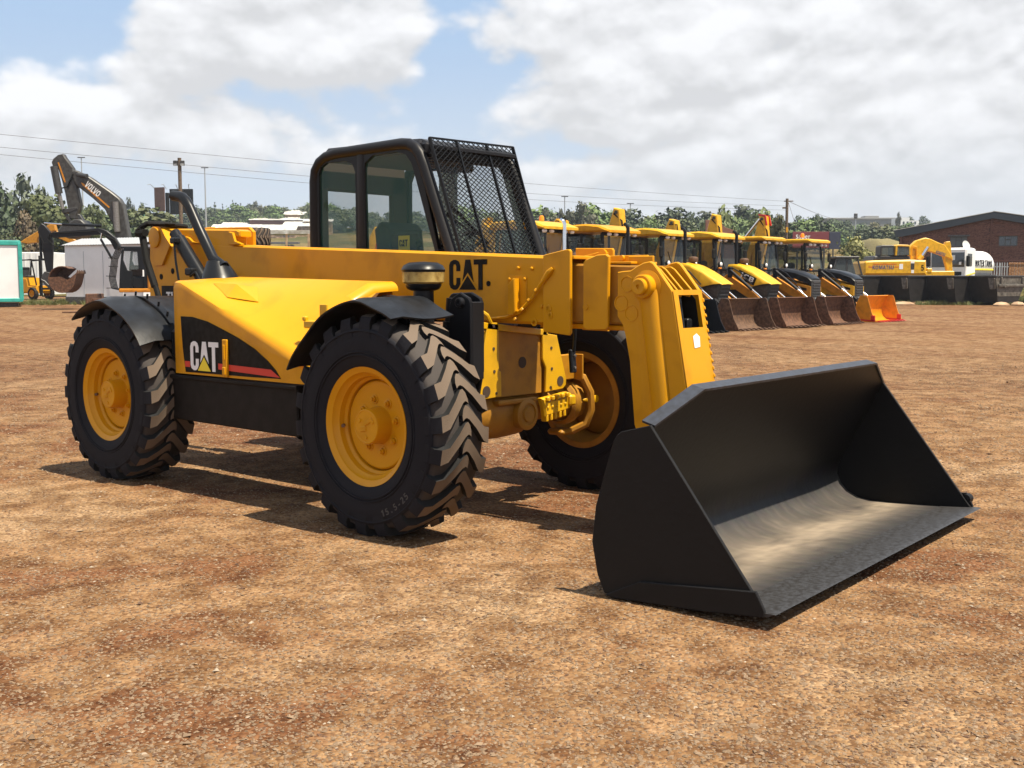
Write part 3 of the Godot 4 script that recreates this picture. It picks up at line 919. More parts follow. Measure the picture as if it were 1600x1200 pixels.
	obj("head_lining", m, M["matt black"], hd)
	m = mb()
	m.box(Vector3(1.27, 1.25, 0.02), Vector3(0.02, 0.34, 0.19))
	obj("slot_back", m, M["matt black"], hd)
	m = mb()
	m.cyl(Vector3(1.33, 1.345, 0.05), Vector3(1.40, 0.95, 0.05), 0.028, 10)
	m.cyl(Vector3(1.33, 1.22, 0.02), Vector3(1.36, 1.05, 0.025), 0.02, 8)
	m.box(Vector3(1.35, 1.19, -0.03), Vector3(0.05, 0.10, 0.05), 0.01)
	m.box(Vector3(1.355, 1.08, 0.0), Vector3(0.05, 0.09, 0.08), 0.01)
	obj("head_hose", m, M["satin black"], hd)
	# cylinder cover: half-round ridge down the near cheek
	m = mb()
	var bs := Basis(Vector3(0.994, 0.129, 0), Vector3(0, 0, 1), Vector3(0.129, -0.994, 0))
	var up2 := Vector3(1.234, 1.395, 0.178); var lo := Vector3(1.345, 0.62, 0.178)
	var rw := []
	for i in 13:
		var a := PI * i / 12.0
		var off := Vector3(cos(a) * 0.062, cos(a) * 0.009, sin(a) * 0.034)
		rw.append([up2 + off, lo + off])
	m.sheet(rw, 0.0)
	m.quad(up2 + Vector3(-0.062, 0, 0), lo + Vector3(-0.062, 0, 0), lo + Vector3(-0.13, -0.01, 0.004), up2 + Vector3(-0.10, -0.05, 0.004))
	m.lathe([Vector2(0.092, 0.178), Vector2(0.092, 0.184), Vector2(0.066, 0.190), Vector2(0.066, 0.235), Vector2(0.060, 0.240), Vector2(0.046, 0.240), Vector2(0.046, 0.262), Vector2(0.040, 0.267), Vector2(0.012, 0.267), Vector2(0.011, 0.258), Vector2(0, 0.258)], 36, Vector3(1.222, 1.418, 0))
	obj("pivot_boss", m, Y, hd, 30)
	m = mb()
	for q in [Vector2(1.088, 1.432), Vector2(1.048, 1.325), Vector2(1.118, 1.268)]:
		m.lathe([Vector2(0.046, 0.1795), Vector2(0.0455, 0.1845), Vector2(0.040, 0.1845), Vector2(0.0375, 0.1800), Vector2(0, 0.1806)], 28, Vector3(q.x, q.y, 0))
	obj("welded_disc", m, Y, hd)
	m = mb()
	m.quad(fp.call(1.145, 0.05) + Vector3(0.003, 0, 0), fp.call(1.16, 0.01) + Vector3(0.003, 0, 0), fp.call(1.085, -0.008) + Vector3(0.003, 0, 0), fp.call(1.08, 0.05) + Vector3(0.003, 0, 0))
	m.tri(fp.call(1.16, 0.01) + Vector3(0.003, 0, 0), fp.call(1.14, -0.018) + Vector3(0.003, 0, 0), fp.call(1.085, -0.008) + Vector3(0.003, 0, 0))
	part("paper_sticker", "torn white sticker on the boom head", m, M["decal white"], hd)
	# marks on the boom side
	var em := Node3D.new(); em.name = "boom_lettering"; b.add_child(em, true)
	emblem(em, -0.306, 1.398, 0.181, 0.33, 0.190, M["decal black"], Y, M["decal black"])
	m = mb()
	m.lathe([Vector2(0.017, 0.181), Vector2(0.017, 0.184), Vector2(0, 0.184)], 18, Vector3(0.035, 1.437, 0))
	obj("full_stop", m, M["decal black"], em)
	m = mb()
	m.prism([[0.205, 1.48], [0.215, 1.49], [0.34, 1.485], [0.35, 1.475], [0.35, 1.27], [0.205, 1.27]].map(func(q): return Vector2(q[0], q[1])), 0.1805, 0.186, 0.002)
	m.prism([[0.235, 1.245], [0.235, 1.428], [0.28, 1.468], [0.295, 1.468], [0.30, 1.27], [0.275, 1.245]].map(func(q): return Vector2(q[0], q[1])), 0.186, 0.235, 0.006)
	obj("support_bracket", m, Y, b)
	for q in [Vector2(0.215, 1.463), Vector2(0.338, 1.463), Vector2(0.285, 1.53), Vector2(0.392, 1.526), Vector2(0.47, 1.30)]:
		m = mb()
		m.lathe([Vector2(0.011, 0.181), Vector2(0.011, 0.192), Vector2(0.006, 0.196), Vector2(0, 0.196)], 8, Vector3(q.x, q.y, 0))
		obj("boom_bolt", m, Y, b)
	m = mb()
	m.tube([Vector3(0.57, 1.525, 0.205), Vector3(0.545, 1.50, 0.212), Vector3(0.49, 1.44, 0.21), Vector3(0.40, 1.34, 0.20), Vector3(0.30, 1.26, 0.20), Vector3(0.2, 1.232, 0.198), Vector3(0.05, 1.218, 0.196)], [0.012, 0.019, 0.012, 0.011, 0.013, 0.011, 0.010], 7)
	for i in 5: m.lathe([Vector2(0.016, -0.008), Vector2(0.018, 0.0), Vector2(0.016, 0.008)], 8, Vector3(0.50 - i * 0.055, 1.452 - i * 0.058, 0.207), Basis(Vector3(0, 0, 1), 0.8) * Basis(Vector3(1, 0, 0), PI / 2))
	obj("brake_hose", m, Y, b)
	m = mb()
	m.lathe([Vector2(0.022, 0.201), Vector2(0.022, 0.206), Vector2(0.012, 0.207)], 12, Vector3(0.535, 1.29, 0))
	m.lathe([Vector2(0.020, 0.201), Vector2(0.020, 0.206), Vector2(0.010, 0.207)], 12, Vector3(0.55, 1.25, 0))
	m.lathe([Vector2(0.024, 0.181), Vector2(0.024, 0.188), Vector2(0.012, 0.189)], 12, Vector3(0.41, 1.205, 0))
	obj("hose_eye", m, Y, b)

func loader_front(t: Node3D, Y: Material) -> void:
	# upright bracket plates on the nose of the chassis, and the box between them
	var m := mb()
	m.prism([[-0.30, 0.735], [-0.30, 1.15], [0.15, 1.14], [0.15, 0.735]].map(func(q): return Vector2(q[0], q[1])), -0.20, 0.235, 0.006)
	var nose := obj("nose_box", m, M["axle yellow"], t)
	m = mb()
	m.lathe([Vector2(0.036, 0), Vector2(0.036, 0.004), Vector2(0, 0.004)], 24, Vector3(0.15, 0.94, -0.005), Basis(Vector3(0, 0, 1), Vector3(0, 1, 0), Vector3(1, 0, 0)))
	obj("nose_hole", m, M["trim brown"], nose)
	var yz := Basis(Vector3(0, 0, -1), Vector3(0, 1, 0), Vector3(1, 0, 0))   # outline x runs towards -z
	var Bw: Material = M["bright yellow"]
	m = mb()
	m.xf = Transform3D(yz, Vector3.ZERO)
	m.prism([[-0.335, 1.20], [-0.24, 1.198], [-0.236, 1.12], [-0.232, 0.90], [-0.215, 0.895], [-0.212, 0.742], [-0.41, 0.733], [-0.432, 0.765], [-0.43, 0.80]].map(func(q): return Vector2(q[0], q[1])), 0.152, 0.17, 0.003)
	part("bracket_plate", "bracket plate nearest the front wheel in view", m, Bw, t)
	m = mb()
	m.xf = Transform3D(yz, Vector3.ZERO)
	m.prism([[0.185, 1.12], [0.215, 1.165], [0.225, 1.16], [0.228, 1.115], [0.33, 1.10], [0.428, 0.81], [0.425, 0.77], [0.395, 0.748], [0.215, 0.738], [0.22, 0.895], [0.185, 0.955]].map(func(q): return Vector2(q[0], q[1])), 0.152, 0.17, 0.003)
	obj("bracket_plate", m, Bw, t)
	m = mb()
	for q in [[1.178, -0.285, 0.010], [1.04, -0.285, 0.010], [0.90, -0.28, 0.010], [0.765, -0.262, 0.009], [0.782, -0.352, 0.034], [1.02, 0.27, 0.010], [0.885, 0.275, 0.010], [0.765, 0.262, 0.009], [0.80, 0.362, 0.032]]:
		m.lathe([Vector2(q[2], 0.170), Vector2(q[2], 0.1735), Vector2(0, 0.1735)], 18, Vector3(0, q[0], -q[1]), Basis(Vector3(0, 0, 1), Vector3(0, 1, 0), Vector3(1, 0, 0)))
	obj("plate_hole", m, M["trim brown"], t)
	m = mb()
	m.box(Vector3(0.16, 1.152, 0.07), Vector3(0.02, 0.040, 0.62), 0.004, Basis(Vector3(1, 0, 0), -0.105))
	m.tube([Vector3(0.05, 1.32, 0.40), Vector3(0.12, 1.29, 0.38), Vector3(0.17, 1.245, 0.34), Vector3(0.17, 1.20, 0.31)], 0.012, 7)
	obj("cross_strip", m, Bw, t)
	# axle with differential and the finned guard
	m = mb()
	m.cyl(Vector3(0, 0.63, -0.72), Vector3(0, 0.63, 0.76), 0.095, 20)
	m.lathe([Vector2(0.10, -0.30), Vector2(0.16, -0.20), Vector2(0.17, 0.0), Vector2(0.16, 0.22), Vector2(0.12, 0.36)], 24, Vector3(-0.02, 0.62, 0.10))
	m.box(Vector3(0.03, 0.66, 0.06), Vector3(0.2, 0.14, 0.34), 0.03)
	m.lathe([Vector2(0.10, 0.0), Vector2(0.10, 0.055), Vector2(0.085, 0.065), Vector2(0.07, 0.065), Vector2(0.066, 0.055), Vector2(0.05, 0.055), Vector2(0.045, 0.068), Vector2(0, 0.070)], 28, Vector3(0.13, 0.61, -0.02), Basis(Vector3(0, 0, 1), Vector3(0, 1, 0), Vector3(1, 0, 0)))
	m.box(Vector3(0.11, 0.70, 0.06), Vector3(0.14, 0.03, 0.36), 0.008)
	for k in 9:
		var a := TAU * k / 9.0
		m.lathe([Vector2(0.016, 0), Vector2(0.014, 0.02), Vector2(0, 0.02)], 6, Vector3(0.10, 0.61 + sin(a) * 0.085 , 0.30 + cos(a) * 0.075), Basis(Vector3(0, 0, 1), Vector3(0, 1, 0), Vector3(1, 0, 0)))
	m.lathe([Vector2(0.12, 0.0), Vector2(0.11, 0.03), Vector2(0.05, 0.05), Vector2(0, 0.055)], 20, Vector3(0.07, 0.62, 0.30), Basis(Vector3(0, 0, 1), Vector3(0, 1, 0), Vector3(1, 0, 0)))
	m.box(Vector3(0.10, 0.58, 0.16), Vector3(0.06, 0.07, 0.06), 0.015)
	m.box(Vector3(0.11, 0.545, 0.38), Vector3(0.08, 0.06, 0.10), 0.02)
	obj("front_axle", m, M["axle yellow"], t)
	m = mb()
	m.lathe([Vector2(0.15, -0.62), Vector2(0.155, -0.56), Vector2(0.13, -0.54)], 20, Vector3(0, 0.63, 0))
	m.lathe([Vector2(0.13, -0.70), Vector2(0.12, -0.58), Vector2(0.11, -0.46)], 8, Vector3(0, 0.63, 0))
	m.tube([Vector3(0.06, 0.83, -0.60), Vector3(0.13, 0.80, -0.66), Vector3(0.16, 0.70, -0.70), Vector3(0.16, 0.58, -0.71), Vector3(0.13, 0.48, -0.69), Vector3(0.05, 0.43, -0.63)], 0.028, 8)
	m.box(Vector3(0.0, 0.83, -0.58), Vector3(0.14, 0.04, 0.14), 0.015)
	m.box(Vector3(0.0, 0.43, -0.58), Vector3(0.14, 0.04, 0.14), 0.015)
	obj("steering_knuckle", m, M["axle yellow"], t)
	m = mb()
	m.prism([[0.14, 0.700], [0.42, 0.725], [0.47, 0.70], [0.49, 0.66], [0.47, 0.625], [0.38, 0.60], [0.175, 0.578], [0.165, 0.64]].map(func(q): return Vector2(q[0], q[1])), 0, 0.05, 0.012)
	var fin := mb()
	fin.xf = Transform3D(yz, Vector3(0.15, 0, 0))
	fin.prism([[0.14, 0.702], [0.40, 0.725], [0.45, 0.715], [0.47, 0.665], [0.44, 0.615], [0.38, 0.602], [0.18, 0.58], [0.168, 0.64]].map(func(q): return Vector2(q[0], q[1])), 0.0, 0.05, 0.012)
	for k in 5:
		fin.box(Vector3(0.20 + k * 0.045, 0.57 + k * 0.005, 0.025), Vector3(0.022, 0.045, 0.05), 0.005)
		fin.box(Vector3(0.19 + k * 0.05, 0.695 + k * 0.004, 0.055), Vector3(0.026, 0.03, 0.03), 0.006)
		fin.box(Vector3(0.20 + k * 0.045, 0.64 + k * 0.003, 0.052), Vector3(0.02, 0.018, 0.01), 0.004)
	fin.box(Vector3(0.44, 0.67, 0.05), Vector3(0.06, 0.07, 0.05), 0.012)
	obj("finned_guard", fin, Bw, t)
	m = mb()
	for k in 4: m.box(Vector3(0.202, 0.681 + k * 0.004, -0.212 - k * 0.05), Vector3(0.006, 0.010, 0.03), 0.002)
	obj("guard_slot", m, M["trim brown"], t)
	m = mb()
	m.lathe([Vector2(0.008, -0.05), Vector2(0.016, -0.02), Vector2(0.020, -0.015), Vector2(0.026, 0.05), Vector2(0, 0.052)], 12, Vector3(0.16, 0.65, -0.70), Basis(Vector3(0, 0, -1), Vector3(0, 1, 0), Vector3(0.4, 0.05, -0.9).normalized()))
	obj("grease_nipple", m, Bw, t)
	m = mb()
	m.box(Vector3(0.10, 0.88, -0.50), Vector3(0.03, 0.17, 0.20), 0.006)
	m.box(Vector3(0.14, 0.88, -0.595), Vector3(0.08, 0.17, 0.014), 0.004)
	obj("valve_guard", m, M["deep yellow"], t)
	m = mb()
	m.tube([Vector3(0.345, 1.16, -0.30), Vector3(0.335, 1.03, -0.30), Vector3(0.33, 1.0, -0.30)], 0.011, 8)
	m.box(Vector3(0.322, 0.94, -0.30), Vector3(0.028, 0.15, 0.05), 0.006, Basis(Vector3(0, 0, 1), 0.08))
	obj("drag_link", m, M["satin black"], t)
	m = mb()
	for y in [0.90, 0.975]: m.lathe([Vector2(0.009, 0), Vector2(0.008, 0.010), Vector2(0, 0.010)], 8, Vector3(0.337, y, -0.302), Basis(Vector3(0, 0, 1), Vector3(0, 1, 0), Vector3(1, 0, 0)))
	obj("link_bolt", m, M["worn steel"], t)
	# black stabiliser housing beside the front wheel
	m = mb()
	m.prism([[-0.02, 0.66], [-0.05, 1.0], [-0.05, 1.34], [-0.02, 1.372], [0.0, 1.38], [0.15, 1.386], [0.225, 1.352], [0.24, 1.32], [0.24, 0.92], [0.19, 0.70]].map(func(q): return Vector2(q[0], q[1])), 0.44, 0.465, 0.006)
	m.prism([[0.06, 0.70], [0.06, 1.30], [0.08, 1.35], [0.15, 1.386], [0.225, 1.352], [0.24, 1.32], [0.24, 0.92], [0.19, 0.70]].map(func(q): return Vector2(q[0], q[1])), 0.535, 0.56, 0.006)
	m.box(Vector3(0.235, 1.10, 0.50), Vector3(0.02, 0.46, 0.10), 0.005)
	var sh := obj("stabiliser_housing", m, M["black paint"], t)
	m = mb()
	m.lathe([Vector2(0.030, 0.56), Vector2(0.030, 0.585), Vector2(0.024, 0.59), Vector2(0.012, 0.59), Vector2(0.011, 0.58), Vector2(0, 0.58)], 16, Vector3(0.165, 1.325, 0))
	m.tube([Vector3(0.03, 1.35, 0.50), Vector3(0.02, 1.20, 0.50)], [0.035, 0.04], 14)
	m.tube([Vector3(0.02, 1.21, 0.50), Vector3(-0.01, 0.85, 0.50)], 0.05, 14)
	obj("stabiliser_cylinder", m, M["black paint"], sh)

func loader_cab(t: Node3D) -> void:
	var K: Material = M["black paint"]
	var zn := -0.20; var zf := -1.15
	var m: MB
	# side frames: front and rear post as one bent tube, centre post, sills
	for z in [zn, zf]:
		m = mb()
		var bend := [Vector2(-0.60, 1.50), Vector2(-0.665, 1.664), Vector2(-0.80, 1.98), Vector2(-0.91, 2.243), Vector2(-0.955, 2.335), Vector2(-1.0, 2.385), Vector2(-1.065, 2.415), Vector2(-1.15, 2.425), Vector2(-1.85, 2.412), Vector2(-1.98, 2.395), Vector2(-2.06, 2.36), Vector2(-2.11, 2.30), Vector2(-2.125, 2.22), Vector2(-2.13, 1.9), Vector2(-2.13, 1.30)]
		m.tube(bend.map(func(q): return Vector3(q.x, q.y, z)), 0.043, 12)
		m.box(Vector3(-1.575, 1.90, z), Vector3(0.085, 1.0, 0.05), 0.015)
		m.box(Vector3(-1.36, 1.45, z), Vector3(1.5, 0.30, 0.04), 0.01)
		obj("cab_frame", m, K, t, 60)
		# window surrounds: flat panels with rounded openings
		var outr := [[Vector2(-2.10, 2.36), Vector2(-2.10, 1.60), Vector2(-1.60, 1.60), Vector2(-1.60, 2.39), Vector2(-1.95, 2.385)], [Vector2(-1.56, 2.39), Vector2(-1.56, 1.60), Vector2(-0.70, 1.60), Vector2(-0.93, 2.19), Vector2(-1.04, 2.36), Vector2(-1.10, 2.395)]]
		var openings := [[Vector2(-2.065, 1.62), Vector2(-2.058, 2.27), Vector2(-2.03, 2.325), Vector2(-1.97, 2.352), Vector2(-1.74, 2.348), Vector2(-1.665, 2.32), Vector2(-1.635, 2.26), Vector2(-1.635, 1.62)], [Vector2(-1.525, 1.62), Vector2(-1.538, 2.26), Vector2(-1.525, 2.32), Vector2(-1.44, 2.368), Vector2(-1.18, 2.372), Vector2(-1.09, 2.345), Vector2(-1.03, 2.28), Vector2(-0.79, 1.62)]]
		for w in 2:
			m = mb()
			var op: Array = openings[w]
			# frame strip round the opening: joins each opening point to a point pushed outwards
			var cen := Vector2.ZERO
			for q in op: cen += q
			cen /= op.size()
			for i in op.size():
				var a: Vector2 = op[i]; var b: Vector2 = op[(i + 1) % op.size()]
				if i == op.size() - 1: continue
				var ao := a + (a - cen).normalized() * 0.075; var bo := b + (b - cen).normalized() * 0.075
				for e in [-0.016, 0.016]:
					m.quad(Vector3(a.x, a.y, z + e), Vector3(b.x, b.y, z + e), Vector3(bo.x, bo.y, z + e), Vector3(ao.x, ao.y, z + e))
				m.quad(Vector3(a.x, a.y, z - 0.016), Vector3(b.x, b.y, z - 0.016), Vector3(b.x, b.y, z + 0.016), Vector3(a.x, a.y, z + 0.016))
			var win := obj("side_window", m, M["satin black"], t, 20)
			m = mb()
			m.prism(op, z - 0.001, z + 0.001)
			m.p = m.p.slice(0, (op.size() - 2) * 3)
			m.c = m.c.slice(0, m.p.size())
			obj("pane", m, M["cab glass"], win)
	# roof
	m = mb()
	m.box(Vector3(-1.50, 2.425, -0.675), Vector3(1.06, 0.07, 0.94), 0.03, Basis(Vector3(0, 0, 1), -0.012))
	m.prism([[-1.06, 2.37], [-0.86, 2.38], [-0.86, 2.40], [-1.0, 2.455], [-1.1, 2.46]].map(func(q): return Vector2(q[0], q[1])), -1.12, -0.24, 0.01)
	m.box(Vector3(-0.97, 2.38, -0.62), Vector3(0.12, 0.10, 0.80), 0.02)
	for k in 5: m.box(Vector3(-0.93, 2.34 - k * 0.018, -0.24), Vector3(0.10, 0.010, 0.03), 0.002)
	obj("cab_roof", m, K, t)
	m = mb()
	m.box(Vector3(-1.52, 2.375, -0.675), Vector3(1.0, 0.03, 0.86), 0.01)
	m.box(Vector3(-1.10, 2.31, -0.80), Vector3(0.10, 0.09, 0.12), 0.02)
	obj("headliner", m, M["trim brown"], t)
	# front posts' cross bars, rear wall, floor
	m = mb()
	m.bar(Vector3(-0.66, 1.62, zn), Vector3(-0.66, 1.62, zf), 0.05, 0.05, 0.01)
	m.bar(Vector3(-2.12, 1.45, zn), Vector3(-2.12, 1.45, zf), 0.04, 0.4, 0.01)
	m.box(Vector3(-1.35, 1.20, -0.675), Vector3(1.5, 0.06, 0.93), 0.01)
	m.bar(Vector3(-0.97, 2.34, zn), Vector3(-0.97, 2.34, zf), 0.05, 0.06, 0.01)
	m.box(Vector3(-0.95, 1.40, -0.675), Vector3(0.6, 0.36, 0.9), 0.03)
	obj("cab_shell", m, K, t)
	m = mb()
	m.box(Vector3(-2.11, 2.275, -0.675), Vector3(0.05, 0.24, 0.90), 0.02)
	m.box(Vector3(-2.11, 1.95, -0.255), Vector3(0.05, 0.75, 0.11), 0.02)
	m.box(Vector3(-2.11, 1.95, -1.05), Vector3(0.05, 0.75, 0.19), 0.02)
	m.box(Vector3(-1.62, 1.95, -1.13), Vector3(0.16, 0.9, 0.04), 0.01)
	obj("rear_panel", m, M["trim brown"], t)
	m = mb()
	m.quad(Vector3(-0.70, 1.66, zn - 0.05), Vector3(-0.70, 1.66, zf + 0.05), Vector3(-0.965, 2.32, zf + 0.05), Vector3(-0.965, 2.32, zn - 0.05))
	obj("windscreen", m, M["clear glass"], t)
	m = mb()
	m.quad(Vector3(-2.11, 1.62, zn - 0.11), Vector3(-2.11, 1.62, zf + 0.20), Vector3(-2.11, 2.16, zf + 0.20), Vector3(-2.11, 2.16, zn - 0.11))
	obj("rear_window", m, M["cab glass"], t)
	# seat, steering wheel, levers, wiper
	m = mb()
	m.box(Vector3(-1.45, 1.48, -0.68), Vector3(0.48, 0.14, 0.50), 0.05)
	m.box(Vector3(-1.68, 1.66, -0.68), Vector3(0.14, 0.50, 0.48), 0.06, Basis(Vector3(0, 0, 1), 0.12))
	m.box(Vector3(-1.45, 1.33, -0.68), Vector3(0.36, 0.2, 0.36), 0.02)
	var seat := obj("seat", m, M["seat black"], t)
	m = mb()
	m.box(Vector3(-1.40, 1.735, -0.45), Vector3(0.12, 0.12, 0.008), 0.002)
	var tag := obj("seat_label", m, M["decal yellow"], seat)
	emblem(tag, -1.445, 1.715, -0.445, 0.09, 0.05, M["decal black"], M["decal yellow"], M["decal black"])
	m = mb()
	m.box(Vector3(-1.40, 1.70, -0.47), Vector3(0.30, 0.24, 0.03), 0.06)
	obj("side_bolster", m, M["seat black"], seat)
	m = mb()
	var ring := []
	var sb := Basis(Vector3(0, 0, 1), 0.5)
	for k in 25:
		var a := TAU * k / 24.0
		ring.append(Vector3(-1.05, 1.72, -0.68) + sb * Vector3(cos(a) * 0.18, 0, sin(a) * 0.18))
	m.tube(ring, 0.014, 8, false)
	m.cyl(Vector3(-1.05, 1.72, -0.68), Vector3(-0.93, 1.50, -0.68), 0.025, 10)
	m.bar(ring[0], ring[12], 0.02, 0.015); m.bar(ring[6], ring[18], 0.02, 0.015)
	obj("steering_wheel", m, M["matt black"], t)
	m = mb()
	m.cyl(Vector3(-1.2, 1.4, -0.36), Vector3(-1.17, 1.72, -0.38), 0.010, 8)
	m.lathe([Vector2(0, -0.03), Vector2(0.022, -0.02), Vector2(0.026, 0.01), Vector2(0, 0.035)], 10, Vector3(-1.17, 1.73, -0.38), Basis(Vector3(1, 0, 0), Vector3(0, 0, -1), Vector3(0, 1, 0)))
	obj("control_lever", m, M["matt black"], t)
	m = mb()
	var W0 := Vector3(-0.675, 1.68, -0.62)
	m.bar(W0, Vector3(-0.80, 1.93, -0.30), 0.014, 0.012)
	m.bar(Vector3(-0.70, 1.72, -0.62), Vector3(-0.84, 2.02, -0.33), 0.01, 0.02)
	obj("wiper", m, M["matt black"], t)
	# mesh guard in front of the windscreen: angle frame, three bars, expanded metal strands
	var TL := Vector3(-0.866, 2.447, zn); var TR := Vector3(-0.935, 2.470, zf); var BL := Vector3(-0.545, 1.58, zn); var BR := Vector3(-0.63, 1.58, zf)
	m = mb()
	var gp := func(u: float, v: float) -> Vector3: return TL.lerp(TR, u).lerp(BL.lerp(BR, u), v)
	m.bar(TL, TR, 0.025, 0.012, 0.002); m.bar(BL, BR, 0.025, 0.012, 0.002)
	m.bar(TL, BL, 0.012, 0.028, 0.002); m.bar(TR, BR, 0.012, 0.028, 0.002)
	for u in [0.30, 0.66]: m.bar(gp.call(u, 0.0), gp.call(u, 1.0), 0.014, 0.022, 0.002)
	var gd := obj("screen_guard", m, M["satin black"], t)
	m = mb()
	var nu := 17; var nv := 25
	for i in nu:
		for j in nv * 2 + 1:
			var u := (i + (0.5 if j % 2 else 0.0)) / nu
			var v := j * 0.5 / nv
			if u >= 1.0 - 0.25 / nu or v + 0.5 / nv > 1.0001: continue
			for sg in [-0.5, 0.5]:
				var u2: float = u + sg / nu
				if u2 < -0.001: continue
				m.bar(gp.call(u, v), gp.call(u2, v + 0.5 / nv), 0.0042, 0.0050)
	obj("mesh_strands", m, M["satin black"], gd, 0)

func loader_bucket(t: Node3D) -> void:
	var b := Node3D.new()
	b.name = "bucket"
	t.add_child(b, true)
	b.position = Vector3(2.2, 0, -0.16)
	b.rotation = Vector3(0, 0.0423, 0.026)
	b.position.y = 0.013
	var K: Material = M["bucket black"]
	var hw := 1.384
	# inner skin: cutting edge, floor, curve, back, lip
	var pr := [Vector2(0.29, 0.048), Vector2(0.0, 0.040), Vector2(-0.22, 0.036), Vector2(-0.34, 0.038), Vector2(-0.42, 0.052), Vector2(-0.49, 0.088), Vector2(-0.535, 0.135), Vector2(-0.56, 0.195), Vector2(-0.555, 0.25), Vector2(-0.535, 0.30), Vector2(-0.46, 0.43), Vector2(-0.262, 0.80)]
	# laid out as a fine grid so that the dust on the floor has its own shape
	var m := mb()
	var nz := FastNoiseLite.new(); nz.seed = 77; nz.frequency = 1.1; nz.fractal_octaves = 5
	var nf := FastNoiseLite.new(); nf.seed = 78; nf.frequency = 7.0; nf.fractal_octaves = 4
	var fine := []
	for i in pr.size() - 1:
		var cnt := maxi(1, int((pr[i + 1] - pr[i]).length() / 0.028))
		for k in cnt: fine.append(pr[i].lerp(pr[i + 1], float(k) / cnt))
	fine.append(pr[-1])
	var cols := 96
	var dust := func(q: Vector2, z: float, bend: float) -> Color:
		var n := nz.get_noise_2d(q.x * 1.6 + q.y, z) ; var n2 := nf.get_noise_2d(q.x * 3.0, z * 0.7 + q.y * 3.0)
		var st := nf.get_noise_2d(q.x * 0.7 + 7.0, z * 3.2)
		var d := exp(-pow((bend - 0.50 - 0.05 * n) / 0.13, 2)) * (0.62 + 0.35 * n2 + 0.45 * n)
		d += smoothstep(0.18, 0.05, q.y) * smoothstep(0.05, 0.5, bend) * (0.13 + 0.22 * maxf(0.0, st) + 0.10 * n)
		d *= smoothstep(0.04, 0.30, bend)
		var floor_c := Color(0.0105, 0.0102, 0.0105).lerp(Color(0.042, 0.042, 0.044), smoothstep(0.30, 0.12, q.y) * (0.85 + 0.25 * st))
		return floor_c.lerp(Color(0.31, 0.25, 0.185), clampf(d, 0.0, 1.0))
	var run := 0.0
	for i in fine.size() - 1:
		var nx: float = run + (fine[i + 1] - fine[i]).length()
		for k in cols:
			var z0 := lerpf(-hw + 0.01, hw - 0.01, float(k) / cols); var z1 := lerpf(-hw + 0.01, hw - 0.01, float(k + 1) / cols)
			var A: Vector2 = fine[i]; var B: Vector2 = fine[i + 1]
			var c0: Color = dust.call(A, z0, run); var c1: Color = dust.call(A, z1, run); var c2: Color = dust.call(B, z1, nx); var c3: Color = dust.call(B, z0, nx)
			m.p.append_array([Vector3(A.x, A.y, z0), Vector3(A.x, A.y, z1), Vector3(B.x, B.y, z1), Vector3(A.x, A.y, z0), Vector3(B.x, B.y, z1), Vector3(B.x, B.y, z0)])
			m.c.append_array([c0, c1, c2, c0, c2, c3])
		run = nx
	m.col = Color(0.0105, 0.010, 0.0105)
	var back := []
	for q in pr: back.append([Vector3(q.x - 0.014, q.y - 0.012, hw - 0.01), Vector3(q.x - 0.014, q.y - 0.012, -hw + 0.01)])
	m.sheet(back, 0.0)
	# raised middle of the back
	var up := Vector2(0.074, 0.145)
	var lc := [Vector3(-0.262, 0.80, hw - 0.01), Vector3(-0.188, 0.940, 1.057), Vector3(-0.188, 0.940, -1.057), Vector3(-0.262, 0.80, -hw + 0.01)]
	m.quad(lc[0], lc[1], lc[2], lc[3])
	var off := Vector3(-0.016, 0.008, 0)
	m.quad(lc[3] + off, lc[2] + off, lc[1] + off, lc[0] + off)
	part("bucket_shell", "scratched black inside of the bucket with dusty floor", m, M["bucket inside"], b, 45)
	m = mb()
	for i in 3:
		var a: Vector3 = lc[i]; var c: Vector3 = lc[i + 1]
		var f := Vector3(0.012, 0.004, 0); var k := Vector3(-0.054, 0.024, 0)
		m.sheet([[a + k, a + f], [c + k, c + f]], 0.012)
	obj("lip_bar", m, M["lip steel"], b, 20)
	# side plates
	var sp := [[0.285, 0.048], [-0.262, 0.806], [-0.415, 0.770], [-0.44, 0.752], [-0.46, 0.722], [-0.511, 0.571], [-0.563, 0.416], [-0.587, 0.247], [-0.561, 0.10], [-0.525, 0.016], [-0.48, 0.006], [0.0, 0.018], [0.278, 0.035]].map(func(q): return Vector2(q[0], q[1]))
	for s in [1.0, -1.0]:
		m = mb()
		m.prism(sp, hw - 0.009 if s > 0 else -hw - 0.009, hw + 0.009 if s > 0 else -hw + 0.009, 0.003)
		obj("side_plate", m, K, b)
		m = mb()
		var z0 := hw + 0.009 if s > 0 else -hw - 0.027
		m.prism([[-0.318, 0.100], [0.250, 0.138], [0.290, 0.060], [0.286, 0.034], [0.0, 0.016], [-0.47, 0.004], [-0.51, 0.012]].map(func(q): return Vector2(q[0], q[1])), z0, z0 + 0.018, 0.003)
		obj("wear_strip", m, K, b)
	m = mb()
	m.prism([[0.10, 0.022], [0.10, 0.0445], [0.305, 0.055], [0.335, 0.050], [0.30, 0.036]].map(func(q): return Vector2(q[0], q[1])), -hw - 0.02, hw + 0.02, 0.003)
	obj("cutting_edge", m, M["edge steel"], b)
	m = mb()
	# back plates and pins joining it to the boom
	m.prism([[-0.62, 0.10], [-0.60, 0.30], [-0.48, 0.55], [-0.50, 0.66], [-0.72, 0.70], [-0.86, 0.62], [-0.90, 0.45], [-0.75, 0.08]].map(func(q): return Vector2(q[0], q[1])), 0.36, 0.40, 0.006)
